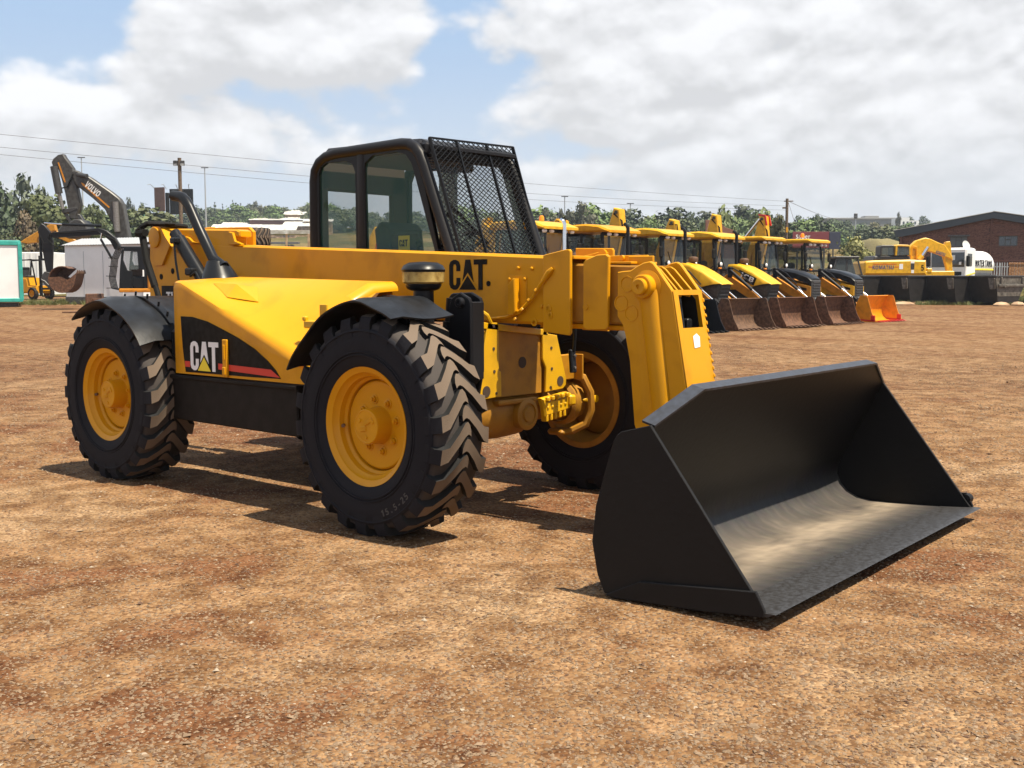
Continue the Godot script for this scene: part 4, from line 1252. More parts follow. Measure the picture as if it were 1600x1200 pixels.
	m.prism([[-0.62, 0.10], [-0.60, 0.30], [-0.48, 0.55], [-0.50, 0.66], [-0.72, 0.70], [-0.86, 0.62], [-0.90, 0.45], [-0.75, 0.08]].map(func(q): return Vector2(q[0], q[1])), -0.02, 0.02, 0.006)
	m.box(Vector3(-0.66, 0.42, 0.19), Vector3(0.06, 0.4, 0.7), 0.02)
	m.cyl(Vector3(-0.80, 0.56, -0.06), Vector3(-0.80, 0.56, 0.44), 0.035, 14)
	m.cyl(Vector3(-0.74, 0.30, -0.06), Vector3(-0.74, 0.30, 0.44), 0.035, 14)
	obj("bucket_mount", m, M["black paint"], b)
	m = mb()
	m.cyl(Vector3(-0.78, 0.80, 0.22), Vector3(-0.56, 0.62, 0.22), 0.035, 14)
	for k in 7: m.lathe([Vector2(0.040, -0.008), Vector2(0.055, 0.0), Vector2(0.040, 0.008)], 16, Vector3(-0.75 + k * 0.022, 0.79 - k * 0.018, 0.22), Basis(Vector3(0, 0, 1), Vector3(0.6, 0.8, 0), Vector3(-0.8, 0.6, 0)))
	obj("tilt_rod_bellows", m, M["matt black"], b)
	m = mb()
	m.lathe([Vector2(0.032, 0), Vector2(0.028, 0.05), Vector2(0.0, 0.052)], 10, Vector3(0.25, 0.10, -hw - 0.05))
	obj("edge_bolt", m, K, b)


# ---------------------------------------------------------------- ground height
func along(tab: Array, d: float) -> float:
	for i in tab.size() - 1:
		if d <= tab[i + 1].x:
			return lerpf(tab[i].y, tab[i + 1].y, clampf((d - tab[i].x) / (tab[i + 1].x - tab[i].x), 0, 1))
	return tab[-1].y

var LEFT_RISE := [Vector2(0, 0), Vector2(28, 0), Vector2(50, 0.45), Vector2(90, 1.0), Vector2(150, 3.5), Vector2(340, 12.4), Vector2(450, 24), Vector2(600, 32), Vector2(2000, 60)]
var RIGHT_RISE := [Vector2(0, 0), Vector2(42, 0), Vector2(60, 0.28), Vector2(80, 0.6), Vector2(150, 3.0), Vector2(300, 11), Vector2(450, 18.5), Vector2(600, 26), Vector2(2000, 60)]
func ground_at(x: float, z: float) -> float:
	var v := Vector2(x - CAM.x, z - CAM.z)
	var d := v.dot(FWD)
	if d <= 0: return 0.0
	var a := clampf((v.dot(RGT) / d + 0.2) / 0.3, 0, 1)
	a = a * a * (3 - 2 * a)
	return lerpf(along(LEFT_RISE, d), along(RIGHT_RISE, d), a)

# a place on the ground: d metres ahead of the photographer, s metres to the right
func spot(d: float, s: float) -> Vector3:
	var q := Vector2(CAM.x, CAM.z) + FWD * d + RGT * s
	return Vector3(q.x, ground_at(q.x, q.y), q.y)

# centres and radii of the arcs that wheels have left
const TRACKS := [[-20.0, -40.0, 33.0], [14.0, -30.0, 24.0], [-30.0, 4.0, 19.0], [5.0, -60.0, 47.0], [-6.0, -30.0, 14.5], [-52.0, -6.0, 38.0], [22.0, -22.0, 20.0]]

func ground() -> void:
	var g := StandardMaterial3D.new()
	g.resource_name = "gravelly earth"
	g.vertex_color_use_as_albedo = true
	g.roughness = 0.95
	g.metallic_specular = 0.25
	g.albedo_texture = T.pebble
	g.uv1_scale = Vector3(0.62, 0.62, 1)
	g.heightmap_enabled = true
	g.heightmap_texture = T.pebble_h
	g.heightmap_scale = 0.9
	g.detail_enabled = true
	g.detail_albedo = T.soil
	g.detail_blend_mode = BaseMaterial3D.BLEND_MODE_MUL
	g.detail_uv_layer = BaseMaterial3D.DETAIL_UV_2
	g.uv2_scale = Vector3(0.17, 0.17, 1)
	g.cull_mode = BaseMaterial3D.CULL_DISABLED
	M["ground"] = g
	var n1 := FastNoiseLite.new(); n1.seed = 5; n1.frequency = 0.16; n1.fractal_octaves = 5
	var n2 := FastNoiseLite.new(); n2.seed = 6; n2.frequency = 0.9; n2.fractal_octaves = 4
	var n3 := FastNoiseLite.new(); n3.seed = 8; n3.frequency = 0.035; n3.fractal_octaves = 4
	var n4 := FastNoiseLite.new(); n4.seed = 9; n4.frequency = 0.02; n4.fractal_octaves = 4
	var P := PackedVector3Array(); var K := PackedColorArray(); var U := PackedVector2Array(); var I := PackedInt32Array(); var U2 := PackedVector2Array()
	var rr := [0.02]
	var r := 0.5
	while r < 1900.0:
		rr.append(r)
		r += maxf(0.055, r * 0.0125)
	var na := 560
	# sectors: fine inside the field of view, coarse behind
	var ang := []
	var a0 := atan2(FWD.y, FWD.x)
	for i in na:
		var f := float(i) / na * 2.0 - 1.0
		ang.append(a0 + PI * (0.30 * f + 0.70 * f * f * f))
	ang.append(a0 + PI)
	for ri in rr.size():
		var R: float = rr[ri]
		for t in ang:
			var x: float = CAM.x + cos(t) * R; var z: float = CAM.z + sin(t) * R
			var y := ground_at(x, z)
			var near := smoothstep(60.0, 8.0, R)
			var under := 1.0 - smoothstep(3.0, 5.0, Vector2(x + 0.8, z).length())
			y += (n2.get_noise_2d(x * 2.2, z * 2.2) * 0.011 + n1.get_noise_2d(x * 2.0, z * 2.0) * 0.009) * near * (1.0 - under * 0.75)
			if R > 25: y += n3.get_noise_2d(x * 3, z * 3) * 0.03 * smoothstep(25.0, 40.0, R)
			# ruts left by turning machines
			var rut := 0.0
			for q in TRACKS:
				var e := absf(Vector2(x - q[0], z - q[1]).length() - q[2])
				for off in [0.0, 1.9]:
					var k := absf(e - off) if off > 0 else e
					if k < 0.30: rut = maxf(rut, 1.0 - k / 0.30)
			rut *= smoothstep(-0.15, 0.2, n1.get_noise_2d(x * 0.8 + 31.0, z * 0.8)) * smoothstep(5.0, 9.0, R) * smoothstep(70.0, 50.0, R)
			y -= rut * 0.022
			P.append(Vector3(x, y, z))
			U.append(Vector2(x, z)); U2.append(Vector2(x * 0.8 + z * 0.6, z * 0.8 - x * 0.6))
			var d := (x - CAM.x) * FWD.x + (z - CAM.z) * FWD.y
			# tan gravel, with redder bare earth in patches and streaks along the wheel tracks
			var w := 0.8 * n1.get_noise_2d(x * 1.3, z * 1.3) + 0.55 * n2.get_noise_2d(x, z) + 0.28 * n2.get_noise_2d(x * 4.0, z * 4.0) + 0.5 * n3.get_noise_2d(x, z)
			var red := smoothstep(0.0, 0.36, w)
			var c := Color(0.318, 0.206, 0.116).lerp(Color(0.205, 0.102, 0.052), red * 0.95)
			c = c.lerp(Color(0.39, 0.282, 0.180), smoothstep(0.1, 0.5, -w) * 0.7)
			var streak := n1.get_noise_2d(x * 0.25 + 90.0, z * 3.0 - x * 0.2)
			var far := smoothstep(9.0, 18.0, d)
			c = c.lerp(Color(0.295, 0.195, 0.120), far * 0.6)
			c = c.lerp(Color(0.175, 0.095, 0.054), far * smoothstep(0.12, 0.42, streak) * 0.6)
			c = c.lerp(Color(0.36, 0.258, 0.168), far * smoothstep(0.08, 0.4, -streak) * 0.6)
			c = c.lerp(Color(0.20, 0.115, 0.07), rut * (0.6 + 0.4 * n2.get_noise_2d(x * 3.0, z * 3.0)))
			# past the yard: dry and green grass
			var edge: float = 69.0 + n3.get_noise_2d(x, z) * 10.0
			var gr := smoothstep(edge, edge + 6.0, d)
			if gr > 0:
				var m := n4.get_noise_2d(x, z) * 0.5 + 0.5 + 0.3 * n1.get_noise_2d(x * 0.6, z * 0.6)
				c = c.lerp(Color(0.288, 0.232, 0.104).lerp(Color(0.104, 0.120, 0.036), smoothstep(0.25, 0.75, m)), gr)
			K.append(c)
	var nc := ang.size()
	for i in rr.size() - 1:
		for k in nc - 1:
			var q := i * nc + k
			I.append_array([q, q + nc + 1, q + 1, q, q + nc, q + nc + 1])
	var N := PackedVector3Array(); N.resize(P.size()); N.fill(Vector3.ZERO)
	for i in range(0, I.size(), 3):
		var nn := (P[I[i + 2]] - P[I[i]]).cross(P[I[i + 1]] - P[I[i]])
		if nn.y < 0:
			nn = -nn
			var sw := I[i + 1]; I[i + 1] = I[i + 2]; I[i + 2] = sw
		N[I[i]] += nn; N[I[i + 1]] += nn; N[I[i + 2]] += nn
	for i in N.size(): N[i] = N[i].normalized() if N[i].length_squared() > 0 else Vector3.UP
	var ar := []; ar.resize(Mesh.ARRAY_MAX)
	ar[Mesh.ARRAY_VERTEX] = P; ar[Mesh.ARRAY_NORMAL] = N; ar[Mesh.ARRAY_COLOR] = K; ar[Mesh.ARRAY_TEX_UV] = U; ar[Mesh.ARRAY_TEX_UV2] = U2; ar[Mesh.ARRAY_INDEX] = I
	var am := ArrayMesh.new()
	am.add_surface_from_arrays(Mesh.PRIMITIVE_TRIANGLES, ar)
	struct("ground", am, g)

func stones() -> void:
	# loose gravel: six stone shapes, scattered
	rng.seed = 41
	for v in 5:
		var m := mb()
		var pts := [Vector3(1, 0, 0), Vector3(0, 0, 1), Vector3(-1, 0, 0), Vector3(0, 0, -1)]
		for i in 4: pts[i] = (pts[i] * rng.randf_range(0.7, 1.25)).rotated(Vector3.UP, rng.randf_range(-0.4, 0.4)) + Vector3(0, rng.randf_range(-0.15, 0.15), 0)
		var top := Vector3(rng.randf_range(-0.3, 0.3), rng.randf_range(0.45, 0.8), rng.randf_range(-0.3, 0.3))
		var t2 := top + Vector3(rng.randf_range(-0.4, 0.4), -0.1, rng.randf_range(-0.4, 0.4))
		for i in 4:
			m.tri(pts[(i + 1) % 4], pts[i], top)
			m.tri(pts[i], pts[(i + 1) % 4], Vector3(0, -0.5, 0))
		var mm := MultiMesh.new()
		mm.transform_format = MultiMesh.TRANSFORM_3D
		mm.use_colors = true
		mm.mesh = m.mesh(0.0, true)
		var N := 44000
		mm.instance_count = N
		for i in N:
			var d := 2.2 + 24.0 * pow(rng.randf(), 2.0)
			var s := rng.randf_range(-0.56, 0.56) * d
			var q := Vector2(CAM.x, CAM.z) + FWD * d + RGT * s
			var size := 0.0038 + 0.0085 * pow(rng.randf(), 2.6)
			if rng.randf() < 0.003: size = rng.randf_range(0.012, 0.024)
			if d > 8: size *= 1.3
			var y := ground_at(q.x, q.y)
			var under := 1.0 - smoothstep(3.0, 5.0, Vector2(q.x + 0.8, q.y).length())
			y += (st_n2.get_noise_2d(q.x * 2.2, q.y * 2.2) * 0.011 + st_n1.get_noise_2d(q.x * 2.0, q.y * 2.0) * 0.009) * smoothstep(60.0, 8.0, Vector2(q.x - CAM.x, q.y - CAM.z).length()) * (1.0 - under * 0.75)
			var b := Basis(Vector3.UP, rng.randf() * TAU) * Basis(Vector3.RIGHT, rng.randf_range(-0.4, 0.4))
			mm.set_instance_transform(i, Transform3D(b.scaled(Vector3(size, size * 0.8, size * rng.randf_range(0.7, 1.2))), Vector3(q.x, y + size * 0.05, q.y)))
			var k := rng.randf()
			var c := Color(0.13, 0.082, 0.045).lerp(Color(0.235, 0.160, 0.098), k)
			if k > 0.99: c = Color(0.33, 0.265, 0.195)
			if k < 0.16: c = Color(0.10, 0.052, 0.028)
			mm.set_instance_color(i, c)
		var o := MultiMeshInstance3D.new()
		o.multimesh = mm
		o.material_override = M["stones"]
		o.name = numbered("loose_gravel", self)
		add_child(o, true)
		o.set_meta("kind", "stuff")
		o.set_meta("label", "loose tan gravel scattered over the yard")

var st_n1 := FastNoiseLite.new()
var st_n2 := FastNoiseLite.new()


# ---------------------------------------------------------------- backhoe loaders in the row behind
# local frame: cutting edge of the bucket at the origin, machine facing +x
func backhoe(z: float, label: String, o: Dictionary) -> void:
	var t := thing("backhoe_loader", label, "backhoe loader", Vector3(o.get("x", -12.0), 0, z), o.get("turn", 0.0), "backhoe loaders parked in a row")
	var Y: Material = M[o.get("paint", "bright yellow")]
	var Z: Material = M["orange yellow"]
	var m: MB
	# bucket
	var hw := 1.17
	var pr := [Vector2(0, 0.03), Vector2(-0.42, 0.03), Vector2(-0.60, 0.07), Vector2(-0.72, 0.18), Vector2(-0.78, 0.36), Vector2(-0.75, 0.62), Vector2(-0.60, 0.95)]
	m = mb()
	m.sheet(pr.map(func(q): return [Vector3(q.x, q.y, -hw), Vector3(q.x, q.y, hw)]), -0.02)
	m.box(Vector3(-0.60, 0.955, 0), Vector3(0.08, 0.035, hw * 2), 0.008)
	var bk := obj("bucket", m, M[o.get("bucket", "rust")], t, 50)
	for s in [-1.0, 1.0]:
		m = mb()
		m.prism([[0.0, 0.03], [-0.02, 0.10], [-0.16, 0.34], [-0.25, 0.62], [-0.33, 0.90], [-0.38, 0.97], [-0.62, 0.98], [-0.77, 0.64], [-0.80, 0.36], [-0.74, 0.16], [-0.60, 0.05], [-0.42, 0.01]].map(func(q): return Vector2(q[0], q[1])), s * hw - 0.012, s * hw + 0.012)
		obj("side_plate", m, M[o.get("bucket_side", o.get("bucket", "rust"))], bk)
		if o.has("corner"):
			m = mb()
			m.box(Vector3(-0.12, 0.16, s * hw), Vector3(0.16, 0.20, 0.05), 0.01)
			m.bar(Vector3(-0.05, 0.06, s * hw), Vector3(-0.60, 0.10, s * hw), 0.05, 0.05)
			obj("corner_guard", m, M[o["corner"]], bk)
	m = mb()
	m.box(Vector3(-0.02, 0.03, 0), Vector3(0.16, 0.025, hw * 2), 0.004)
	obj("cutting_edge", m, M[o.get("edge", "rust sand")], bk)
	for k in 9:
		m = mb()
		m.prism([[-0.05, -0.03], [-0.05, 0.04], [0.06, 0.045], [0.20, -0.005], [0.06, -0.02]].map(func(q): return Vector2(q[0], q[1] + 0.03)), -hw + 0.08 + k * (2 * hw - 0.16) / 8.0 - 0.035, -hw + 0.08 + k * (2 * hw - 0.16) / 8.0 + 0.035)
		obj("tooth", m, M[o.get("teeth", "rust dark")], bk)
	# loader arms and rams
	for s in [-1.0, 1.0]:
		m = mb()
		m.prism([[-2.75, 1.62], [-2.55, 1.75], [-2.35, 1.62], [-1.55, 1.15], [-1.0, 0.70], [-0.86, 0.50], [-0.87, 0.34], [-1.05, 0.38], [-1.7, 0.92], [-2.6, 1.42]].map(func(q): return Vector2(q[0], q[1])), s * 0.62 - 0.05, s * 0.62 + 0.05, 0.012)
		obj("loader_arm", m, M[o.get("arm", "orange yellow")], t)
		m = mb()
		m.cyl(Vector3(-2.40, 1.86, s * 0.74), Vector3(-1.55, 1.22, s * 0.74), 0.055, 10)
		m.box(Vector3(-2.42, 1.80, s * 0.72), Vector3(0.16, 0.36, 0.12), 0.03)
		m.tube([Vector3(-2.35, 1.95, s * 0.70), Vector3(-2.0, 1.78, s * 0.72), Vector3(-1.6, 1.40, s * 0.72)], 0.022, 6)
		var ram := obj("loader_ram", m, M["black paint"], t)
		m = mb()
		m.bar(Vector3(-1.10, 0.92, s * 0.72), Vector3(-0.98, 0.48, s * 0.72), 0.07, 0.12, 0.02)
		m.bar(Vector3(-1.12, 0.95, s * 0.72), Vector3(-0.96, 0.80, s * 0.72), 0.07, 0.10, 0.02)
		obj("bucket_lever", m, M["black paint"], t)
		m = mb()
		m.cyl(Vector3(-1.56, 1.23, s * 0.74), Vector3(-1.12, 0.90, s * 0.74), 0.030, 10)
		obj("piston_rod", m, M["chrome"], ram)
	# bonnet, grille
	m = mb()
	if o.get("hood", 0) == 0:
		var rows := []
		for q in [[-2.68, 2.08, 0.46, 1.22], [-2.45, 2.08, 0.46, 1.22], [-2.15, 2.00, 0.45, 1.24], [-1.75, 1.82, 0.43, 1.32], [-1.35, 1.60, 0.40, 1.40], [-1.12, 1.455, 0.36, 1.42], [-1.06, 1.40, 0.33, 1.39]]:
			var h: float = q[1]; var w: float = q[2]; var lo: float = q[3]
			var ed := minf(0.09, (h - lo) * 0.6)
			rows.append([Vector3(q[0], lo, -w - 0.02), Vector3(q[0], h - ed, -w), Vector3(q[0], h - ed * 0.2, -w + 0.05), Vector3(q[0], h, -w + 0.16), Vector3(q[0], h + 0.012, 0), Vector3(q[0], h, w - 0.16), Vector3(q[0], h - ed * 0.2, w - 0.05), Vector3(q[0], h - ed, w), Vector3(q[0], lo, w + 0.02)])
		m.sheet(rows, 0.0)
		var bn := obj("bonnet", m, Y, t, 45)
		m = mb()
		m.prism([[-1.12, 1.40], [-1.22, 1.0], [-1.30, 0.70], [-2.6, 0.75], [-2.6, 1.26], [-2.1, 1.28], [-1.4, 1.40]].map(func(q): return Vector2(q[0], q[1])), -0.33, 0.33, 0.03)
		for k in 5: m.box(Vector3(-1.15 - k * 0.028, 1.30 - k * 0.115, 0), Vector3(0.03, 0.045, 0.54), 0.008)
		obj("grille", m, M["dark grey"], bn)
		if o.has("mark"):
			lettering("maker_lettering", o["mark"], 0.20, M["decal white"], bn, Vector3(-1.95, 1.62, 0.462), Vector3(0, 0, -0.42), 0.58)
			m = mb()
			m.box(Vector3(-1.95, 1.62, 0.450), Vector3(0.72, 0.27, 0.012), 0.0, Basis(Vector3(0, 0, 1), -0.42))
			obj("badge_plate", m, M["decal black"], bn)
	else:
		var rows := []
		for q in [[-2.66, 1.96, 0.42], [-2.3, 1.95, 0.42], [-1.8, 1.86, 0.42], [-1.35, 1.70, 0.41], [-1.20, 1.58, 0.40]]:
			var h: float = q[1]; var w: float = q[2]
			rows.append([Vector3(q[0], h - 0.28, -w), Vector3(q[0], h - 0.08, -w), Vector3(q[0], h, -w + 0.09), Vector3(q[0], h + 0.01, 0), Vector3(q[0], h, w - 0.09), Vector3(q[0], h - 0.08, w), Vector3(q[0], h - 0.28, w)])
		m.sheet(rows, 0.0)
		var bn := obj("bonnet", m, M["satin black"], t, 45)
		m = mb()
		for s in [-1.0, 1.0]:
			m.prism([[-2.66, 1.66], [-1.20, 1.31], [-1.20, 0.95], [-1.45, 0.90], [-2.66, 1.05]].map(func(q): return Vector2(q[0], q[1])), s * 0.41 - 0.02, s * 0.41 + 0.02, 0.005)
		obj("side_panel", m, M[o.get("panel", "machine yellow")], bn)
		m = mb()
		for s in [-1.0, 1.0]:
			m.prism([[-2.5, 1.52], [-1.35, 1.25], [-1.35, 1.16], [-2.5, 1.40]].map(func(q): return Vector2(q[0], q[1])), s * 0.435 - 0.01, s * 0.435 + 0.01)
		obj("black_stripe", m, M["decal black"], bn)
		m = mb()
		m.box(Vector3(-1.24, 1.22, 0), Vector3(0.12, 0.66, 0.72), 0.03)
		for k in 6: m.box(Vector3(-1.17, 0.98 + k * 0.095, 0), Vector3(0.03, 0.05, 0.60), 0.008)
		obj("grille", m, M["dark grey"], bn)
		if o.has("mark"): lettering("model_number", o["mark"], 0.17, M["decal white"], bn, Vector3(-1.62, 1.20, 0.437), Vector3(0, 0, -0.22), 0.42)
		for s in [-1.0, 1.0]:
			m = mb()
			m.bar(Vector3(-1.55, 1.32, s * 0.68), Vector3(-1.12, 0.78, s * 0.68), 0.05, 0.05, 0.01)
			obj("bright_rod", m, M["chrome"], t)
	# frame and wheels
	m = mb()
	m.box(Vector3(-3.0, 0.72, 0), Vector3(3.9, 0.42, 0.7), 0.04)
	m.box(Vector3(-3.9, 1.05, 0.62), Vector3(1.5, 0.5, 0.35), 0.06)
	m.box(Vector3(-3.9, 1.05, -0.62), Vector3(1.5, 0.5, 0.35), 0.06)
	obj("frame", m, M["dark grey"], t)
	for s in [-1.0, 1.0]:
		wheel(t, Vector3(-1.85, 0.47, s * 0.86), s, 0.47, 0.32, 0.24, 16, 0.3, M["white paint"] if o.get("hood", 0) == 0 else Y, 0.0, 6)
		wheel(t, Vector3(-4.15, 0.75, s * 0.90), s, 0.75, 0.46, 0.38, 18, 0.3, M["white paint"] if o.get("hood", 0) == 0 else Y, 0.0, 6)
	# cab
	var ox: float = -3.75
	m = mb()
	for s in [-1.0, 1.0]:
		m.bar(Vector3(ox + 0.78, 1.30, s * 0.72), Vector3(ox + 0.62, 2.92, s * 0.66), 0.09, 0.09, 0.02)
		m.bar(Vector3(ox - 0.85, 1.30, s * 0.72), Vector3(ox - 0.80, 2.92, s * 0.66), 0.09, 0.10, 0.02)
		m.bar(Vector3(ox - 0.15, 1.30, s * 0.73), Vector3(ox - 0.15, 2.92, s * 0.67), 0.06, 0.08, 0.02)
		m.bar(Vector3(ox + 0.78, 1.62, s * 0.72), Vector3(ox - 0.85, 1.62, s * 0.72), 0.05, 0.07, 0.01)
	m.bar(Vector3(ox + 0.78, 1.9, -0.7), Vector3(ox + 0.78, 1.9, 0.7), 0.06, 0.08, 0.01)
	m.bar(Vector3(ox + 0.62, 2.9, -0.66), Vector3(ox + 0.62, 2.9, 0.66), 0.06, 0.10, 0.01)
	m.bar(Vector3(ox - 0.80, 2.9, -0.66), Vector3(ox - 0.80, 2.9, 0.66), 0.06, 0.10, 0.01)
	m.box(Vector3(ox, 1.35, 0), Vector3(1.6, 0.5, 1.40), 0.05)
	var cab := obj("cab_frame", m, M["black paint"], t)
	m = mb()
	m.quad(Vector3(ox + 0.79, 1.62, -0.68), Vector3(ox + 0.79, 1.62, 0.68), Vector3(ox + 0.64, 2.86, 0.62), Vector3(ox + 0.64, 2.86, -0.62))
	obj("windscreen", m, M["screen glass"], cab)
	for s in [-1.0, 1.0]:
		m = mb()
		m.quad(Vector3(ox + 0.74, 1.62, s * 0.72), Vector3(ox - 0.82, 1.62, s * 0.72), Vector3(ox - 0.78, 2.86, s * 0.665), Vector3(ox + 0.62, 2.86, s * 0.665))
		obj("side_glass", m, M["tinted glass"], cab)
	m = mb()
	m.quad(Vector3(ox - 0.84, 1.62, -0.68), Vector3(ox - 0.84, 1.62, 0.68), Vector3(ox - 0.79, 2.86, 0.62), Vector3(ox - 0.79, 2.86, -0.62))
	obj("rear_glass", m, M["tinted glass"], cab)
	m = mb()
	m.box(Vector3(ox - 0.25, 1.85, 0), Vector3(0.14, 0.75, 0.5), 0.06)
	m.box(Vector3(ox, 1.68, 0), Vector3(0.5, 0.16, 0.5), 0.05)
	m.cyl(Vector3(ox + 0.35, 1.6, 0), Vector3(ox + 0.28, 1.98, 0), 0.05, 8)
	obj("seat", m, M["seat black"], cab)
	m = mb()
	var ring := []
	for k in 17: ring.append(Vector3(ox + 0.28, 2.0, 0) + Basis(Vector3(0, 0, 1), 0.6) * Vector3(cos(TAU * k / 16) * 0.2, 0, sin(TAU * k / 16) * 0.2))
	m.tube(ring, 0.018, 6, false)
	obj("steering_wheel", m, M["matt black"], cab)
	# roof with a drooping rounded edge
	m = mb()
	if o.get("roof", 0) == 0:
		m.prism([[ox - 1.0, 2.95], [ox - 1.0, 3.08], [ox - 0.9, 3.17], [ox + 0.1, 3.20], [ox + 0.6, 3.14], [ox + 0.98, 3.0], [ox + 0.98, 2.93], [ox + 0.7, 2.95]].map(func(q): return Vector2(q[0], q[1])), -0.82, 0.82, 0.05)
	else:
		m.prism([[ox - 1.0, 2.98], [ox - 1.0, 3.08], [ox - 0.9, 3.12], [ox + 0.85, 3.10], [ox + 0.98, 3.04], [ox + 0.98, 2.97]].map(func(q): return Vector2(q[0], q[1])), -0.84, 0.84, 0.04)
	var rf := obj("cab_roof", m, M[o.get("roof_paint", o.get("paint", "bright yellow"))], cab)
	m = mb()
	for s in [-0.62, -0.30, 0.30, 0.62]: m.box(Vector3(ox + 0.86, 2.88, s), Vector3(0.10, 0.10, 0.16), 0.03)
	obj("work_light", m, M["lamp white"], rf)
	for s in [-1.0, 1.0]:
		m = mb()
		m.tube([Vector3(ox + 0.70, 2.6, s * 0.70), Vector3(ox + 0.85, 2.68, s * 0.95), Vector3(ox + 0.85, 2.55, s * 0.98)], 0.015, 6)
		m.box(Vector3(ox + 0.85, 2.42, s * 0.98), Vector3(0.07, 0.34, 0.20), 0.04)
		obj("mirror", m, M["matt black"], cab)
		m = mb()
		m.tube([Vector3(ox + 0.80, 1.95, s * 0.66), Vector3(ox + 0.95, 2.05, s * 0.78)], 0.015, 6)
		m.box(Vector3(ox + 0.98, 2.06, s * 0.80), Vector3(0.10, 0.17, 0.20), 0.04)
		var hl := obj("headlight", m, M["matt black"], cab)
		m = mb()
		m.lathe([Vector2(0.075, 0), Vector2(0.05, 0.02), Vector2(0, 0.028)], 14, Vector3(ox + 1.03, 2.07, s * 0.80), Basis(Vector3(0, 0, 1), Vector3(0, 1, 0), Vector3(1, 0, 0)))
		obj("lens", m, M["lamp white"], hl)
		m = mb()
		m.box(Vector3(ox + 0.98, 1.94, s * 0.80), Vector3(0.08, 0.07, 0.15), 0.02)
		obj("indicator", m, M["amber"], cab)
	m = mb()
	m.bar(Vector3(ox + 0.81, 1.68, 0.1), Vector3(ox + 0.70, 2.45, 0.35), 0.02, 0.015)
	obj("wiper", m, M["matt black"], cab)
	if o.has("beacon"):
		m = mb()
		m.lathe([Vector2(0.075, 0), Vector2(0.075, 0.10), Vector2(0.05, 0.15), Vector2(0, 0.165)], 14, Vector3(ox + 0.1, 3.2, -0.2), Basis(Vector3(1, 0, 0), Vector3(0, 0, -1), Vector3(0, 1, 0)))
		obj("beacon", m, M["amber"], rf)
	# exhaust stack and pre-cleaner on the bonnet
	if o.get("stack", true):
		m = mb()
		m.tube([Vector3(-2.45, 1.95, 0.30), Vector3(-2.45, 3.05, 0.30), Vector3(-2.50, 3.14, 0.30), Vector3(-2.58, 3.17, 0.30)], 0.055, 12, false)
		obj("exhaust_stack", m, M[o.get("stack_paint", "satin black")], t)
	if o.get("hood", 0) == 0:
		m = mb()
		var ub := Basis(Vector3(1, 0, 0), Vector3(0, 0, -1), Vector3(0, 1, 0))
		m.lathe([Vector2(0.07, 1.98), Vector2(0.07, 2.10), Vector2(0.15, 2.12), Vector2(0.16, 2.22), Vector2(0.13, 2.27), Vector2(0, 2.29)], 18, Vector3(-2.40, 0, -0.12), ub)
		obj("pre_cleaner", m, M["rust dark"], t)
	# digging arm folded behind the cab
	m = mb()
	var bx := -5.35
	m.prism([[bx - 0.28, 0.55], [bx - 0.28, 1.5], [bx + 0.12, 1.5], [bx + 0.25, 0.55]].map(func(q): return Vector2(q[0], q[1])), -0.3, 0.3, 0.03)
	m.prism([[bx - 0.10, 1.2], [bx - 0.30, 2.2], [bx - 0.22, 3.25], [bx + 0.02, o.get("arm_top", 3.7)], [bx + 0.26, o.get("arm_top", 3.7) - 0.06], [bx + 0.34, 3.2], [bx + 0.14, 2.2], [bx + 0.16, 1.2]].map(func(q): return Vector2(q[0], q[1])), -0.17, 0.17, 0.03)
	var dg := obj("digging_boom", m, Y, t)
	m = mb()
	m.prism([[bx - 0.62, 1.0], [bx - 0.58, 2.6], [bx - 0.28, 3.3], [bx - 0.05, 3.36], [bx - 0.10, 3.0], [bx - 0.34, 2.5], [bx - 0.42, 1.0]].map(func(q): return Vector2(q[0], q[1])), -0.13, 0.13, 0.025)
	obj("dipper", m, Y, dg)
	m = mb()
	m.cyl(Vector3(bx + 0.34, 1.5, 0.0), Vector3(bx + 0.40, 2.6, 0.0), 0.06, 10)
	m.cyl(Vector3(bx - 0.30, 3.34, 0.0), Vector3(bx - 0.62, 2.3, 0), 0.05, 10)
	obj("digging_ram", m, M["chrome"], dg)
	m = mb()
	for z2 in [-0.19, 0.19]: m.lathe([Vector2(0.06, z2 - 0.012), Vector2(0.06, z2 + 0.012)], 14, Vector3(bx + 0.14, o.get("arm_top", 3.7) - 0.16, 0), Basis.IDENTITY, true)
	obj("pin_boss", m, M["dark grey"], dg)
	if o.has("ram"):
		m = mb()
		m.cyl(Vector3(bx + 0.05, o["arm_top"] - 0.15, 0.16), Vector3(bx - 0.85, o["arm_top"] - 1.15, 0.16), 0.055, 10)
		obj("long_ram", m, M["chrome"], dg)
	if o.has("tip"):
		m = mb()
		var at: float = o["arm_top"]
		for zz in [-0.16, 0.16]:
			m.bar(Vector3(bx - 0.02, at + 0.015, zz), Vector3(bx + 0.27, at - 0.05, zz), 0.05, 0.06)
			m.bar(Vector3(bx + 0.27, at - 0.05, zz), Vector3(bx + 0.35, at - 0.42, zz), 0.05, 0.06)
		obj("painted_tip", m, M["red paint"], dg)
	m = mb()
	m.tube([Vector3(bx + 0.25, 2.2, 0.12), Vector3(bx + 0.42, 3.0, 0.13), Vector3(bx + 0.34, 3.5, 0.12), Vector3(bx + 0.05, o.get("arm_top", 3.7) - 0.2, 0.19)], 0.025, 6)
	obj("arm_hose", m, M["matt black"], dg)

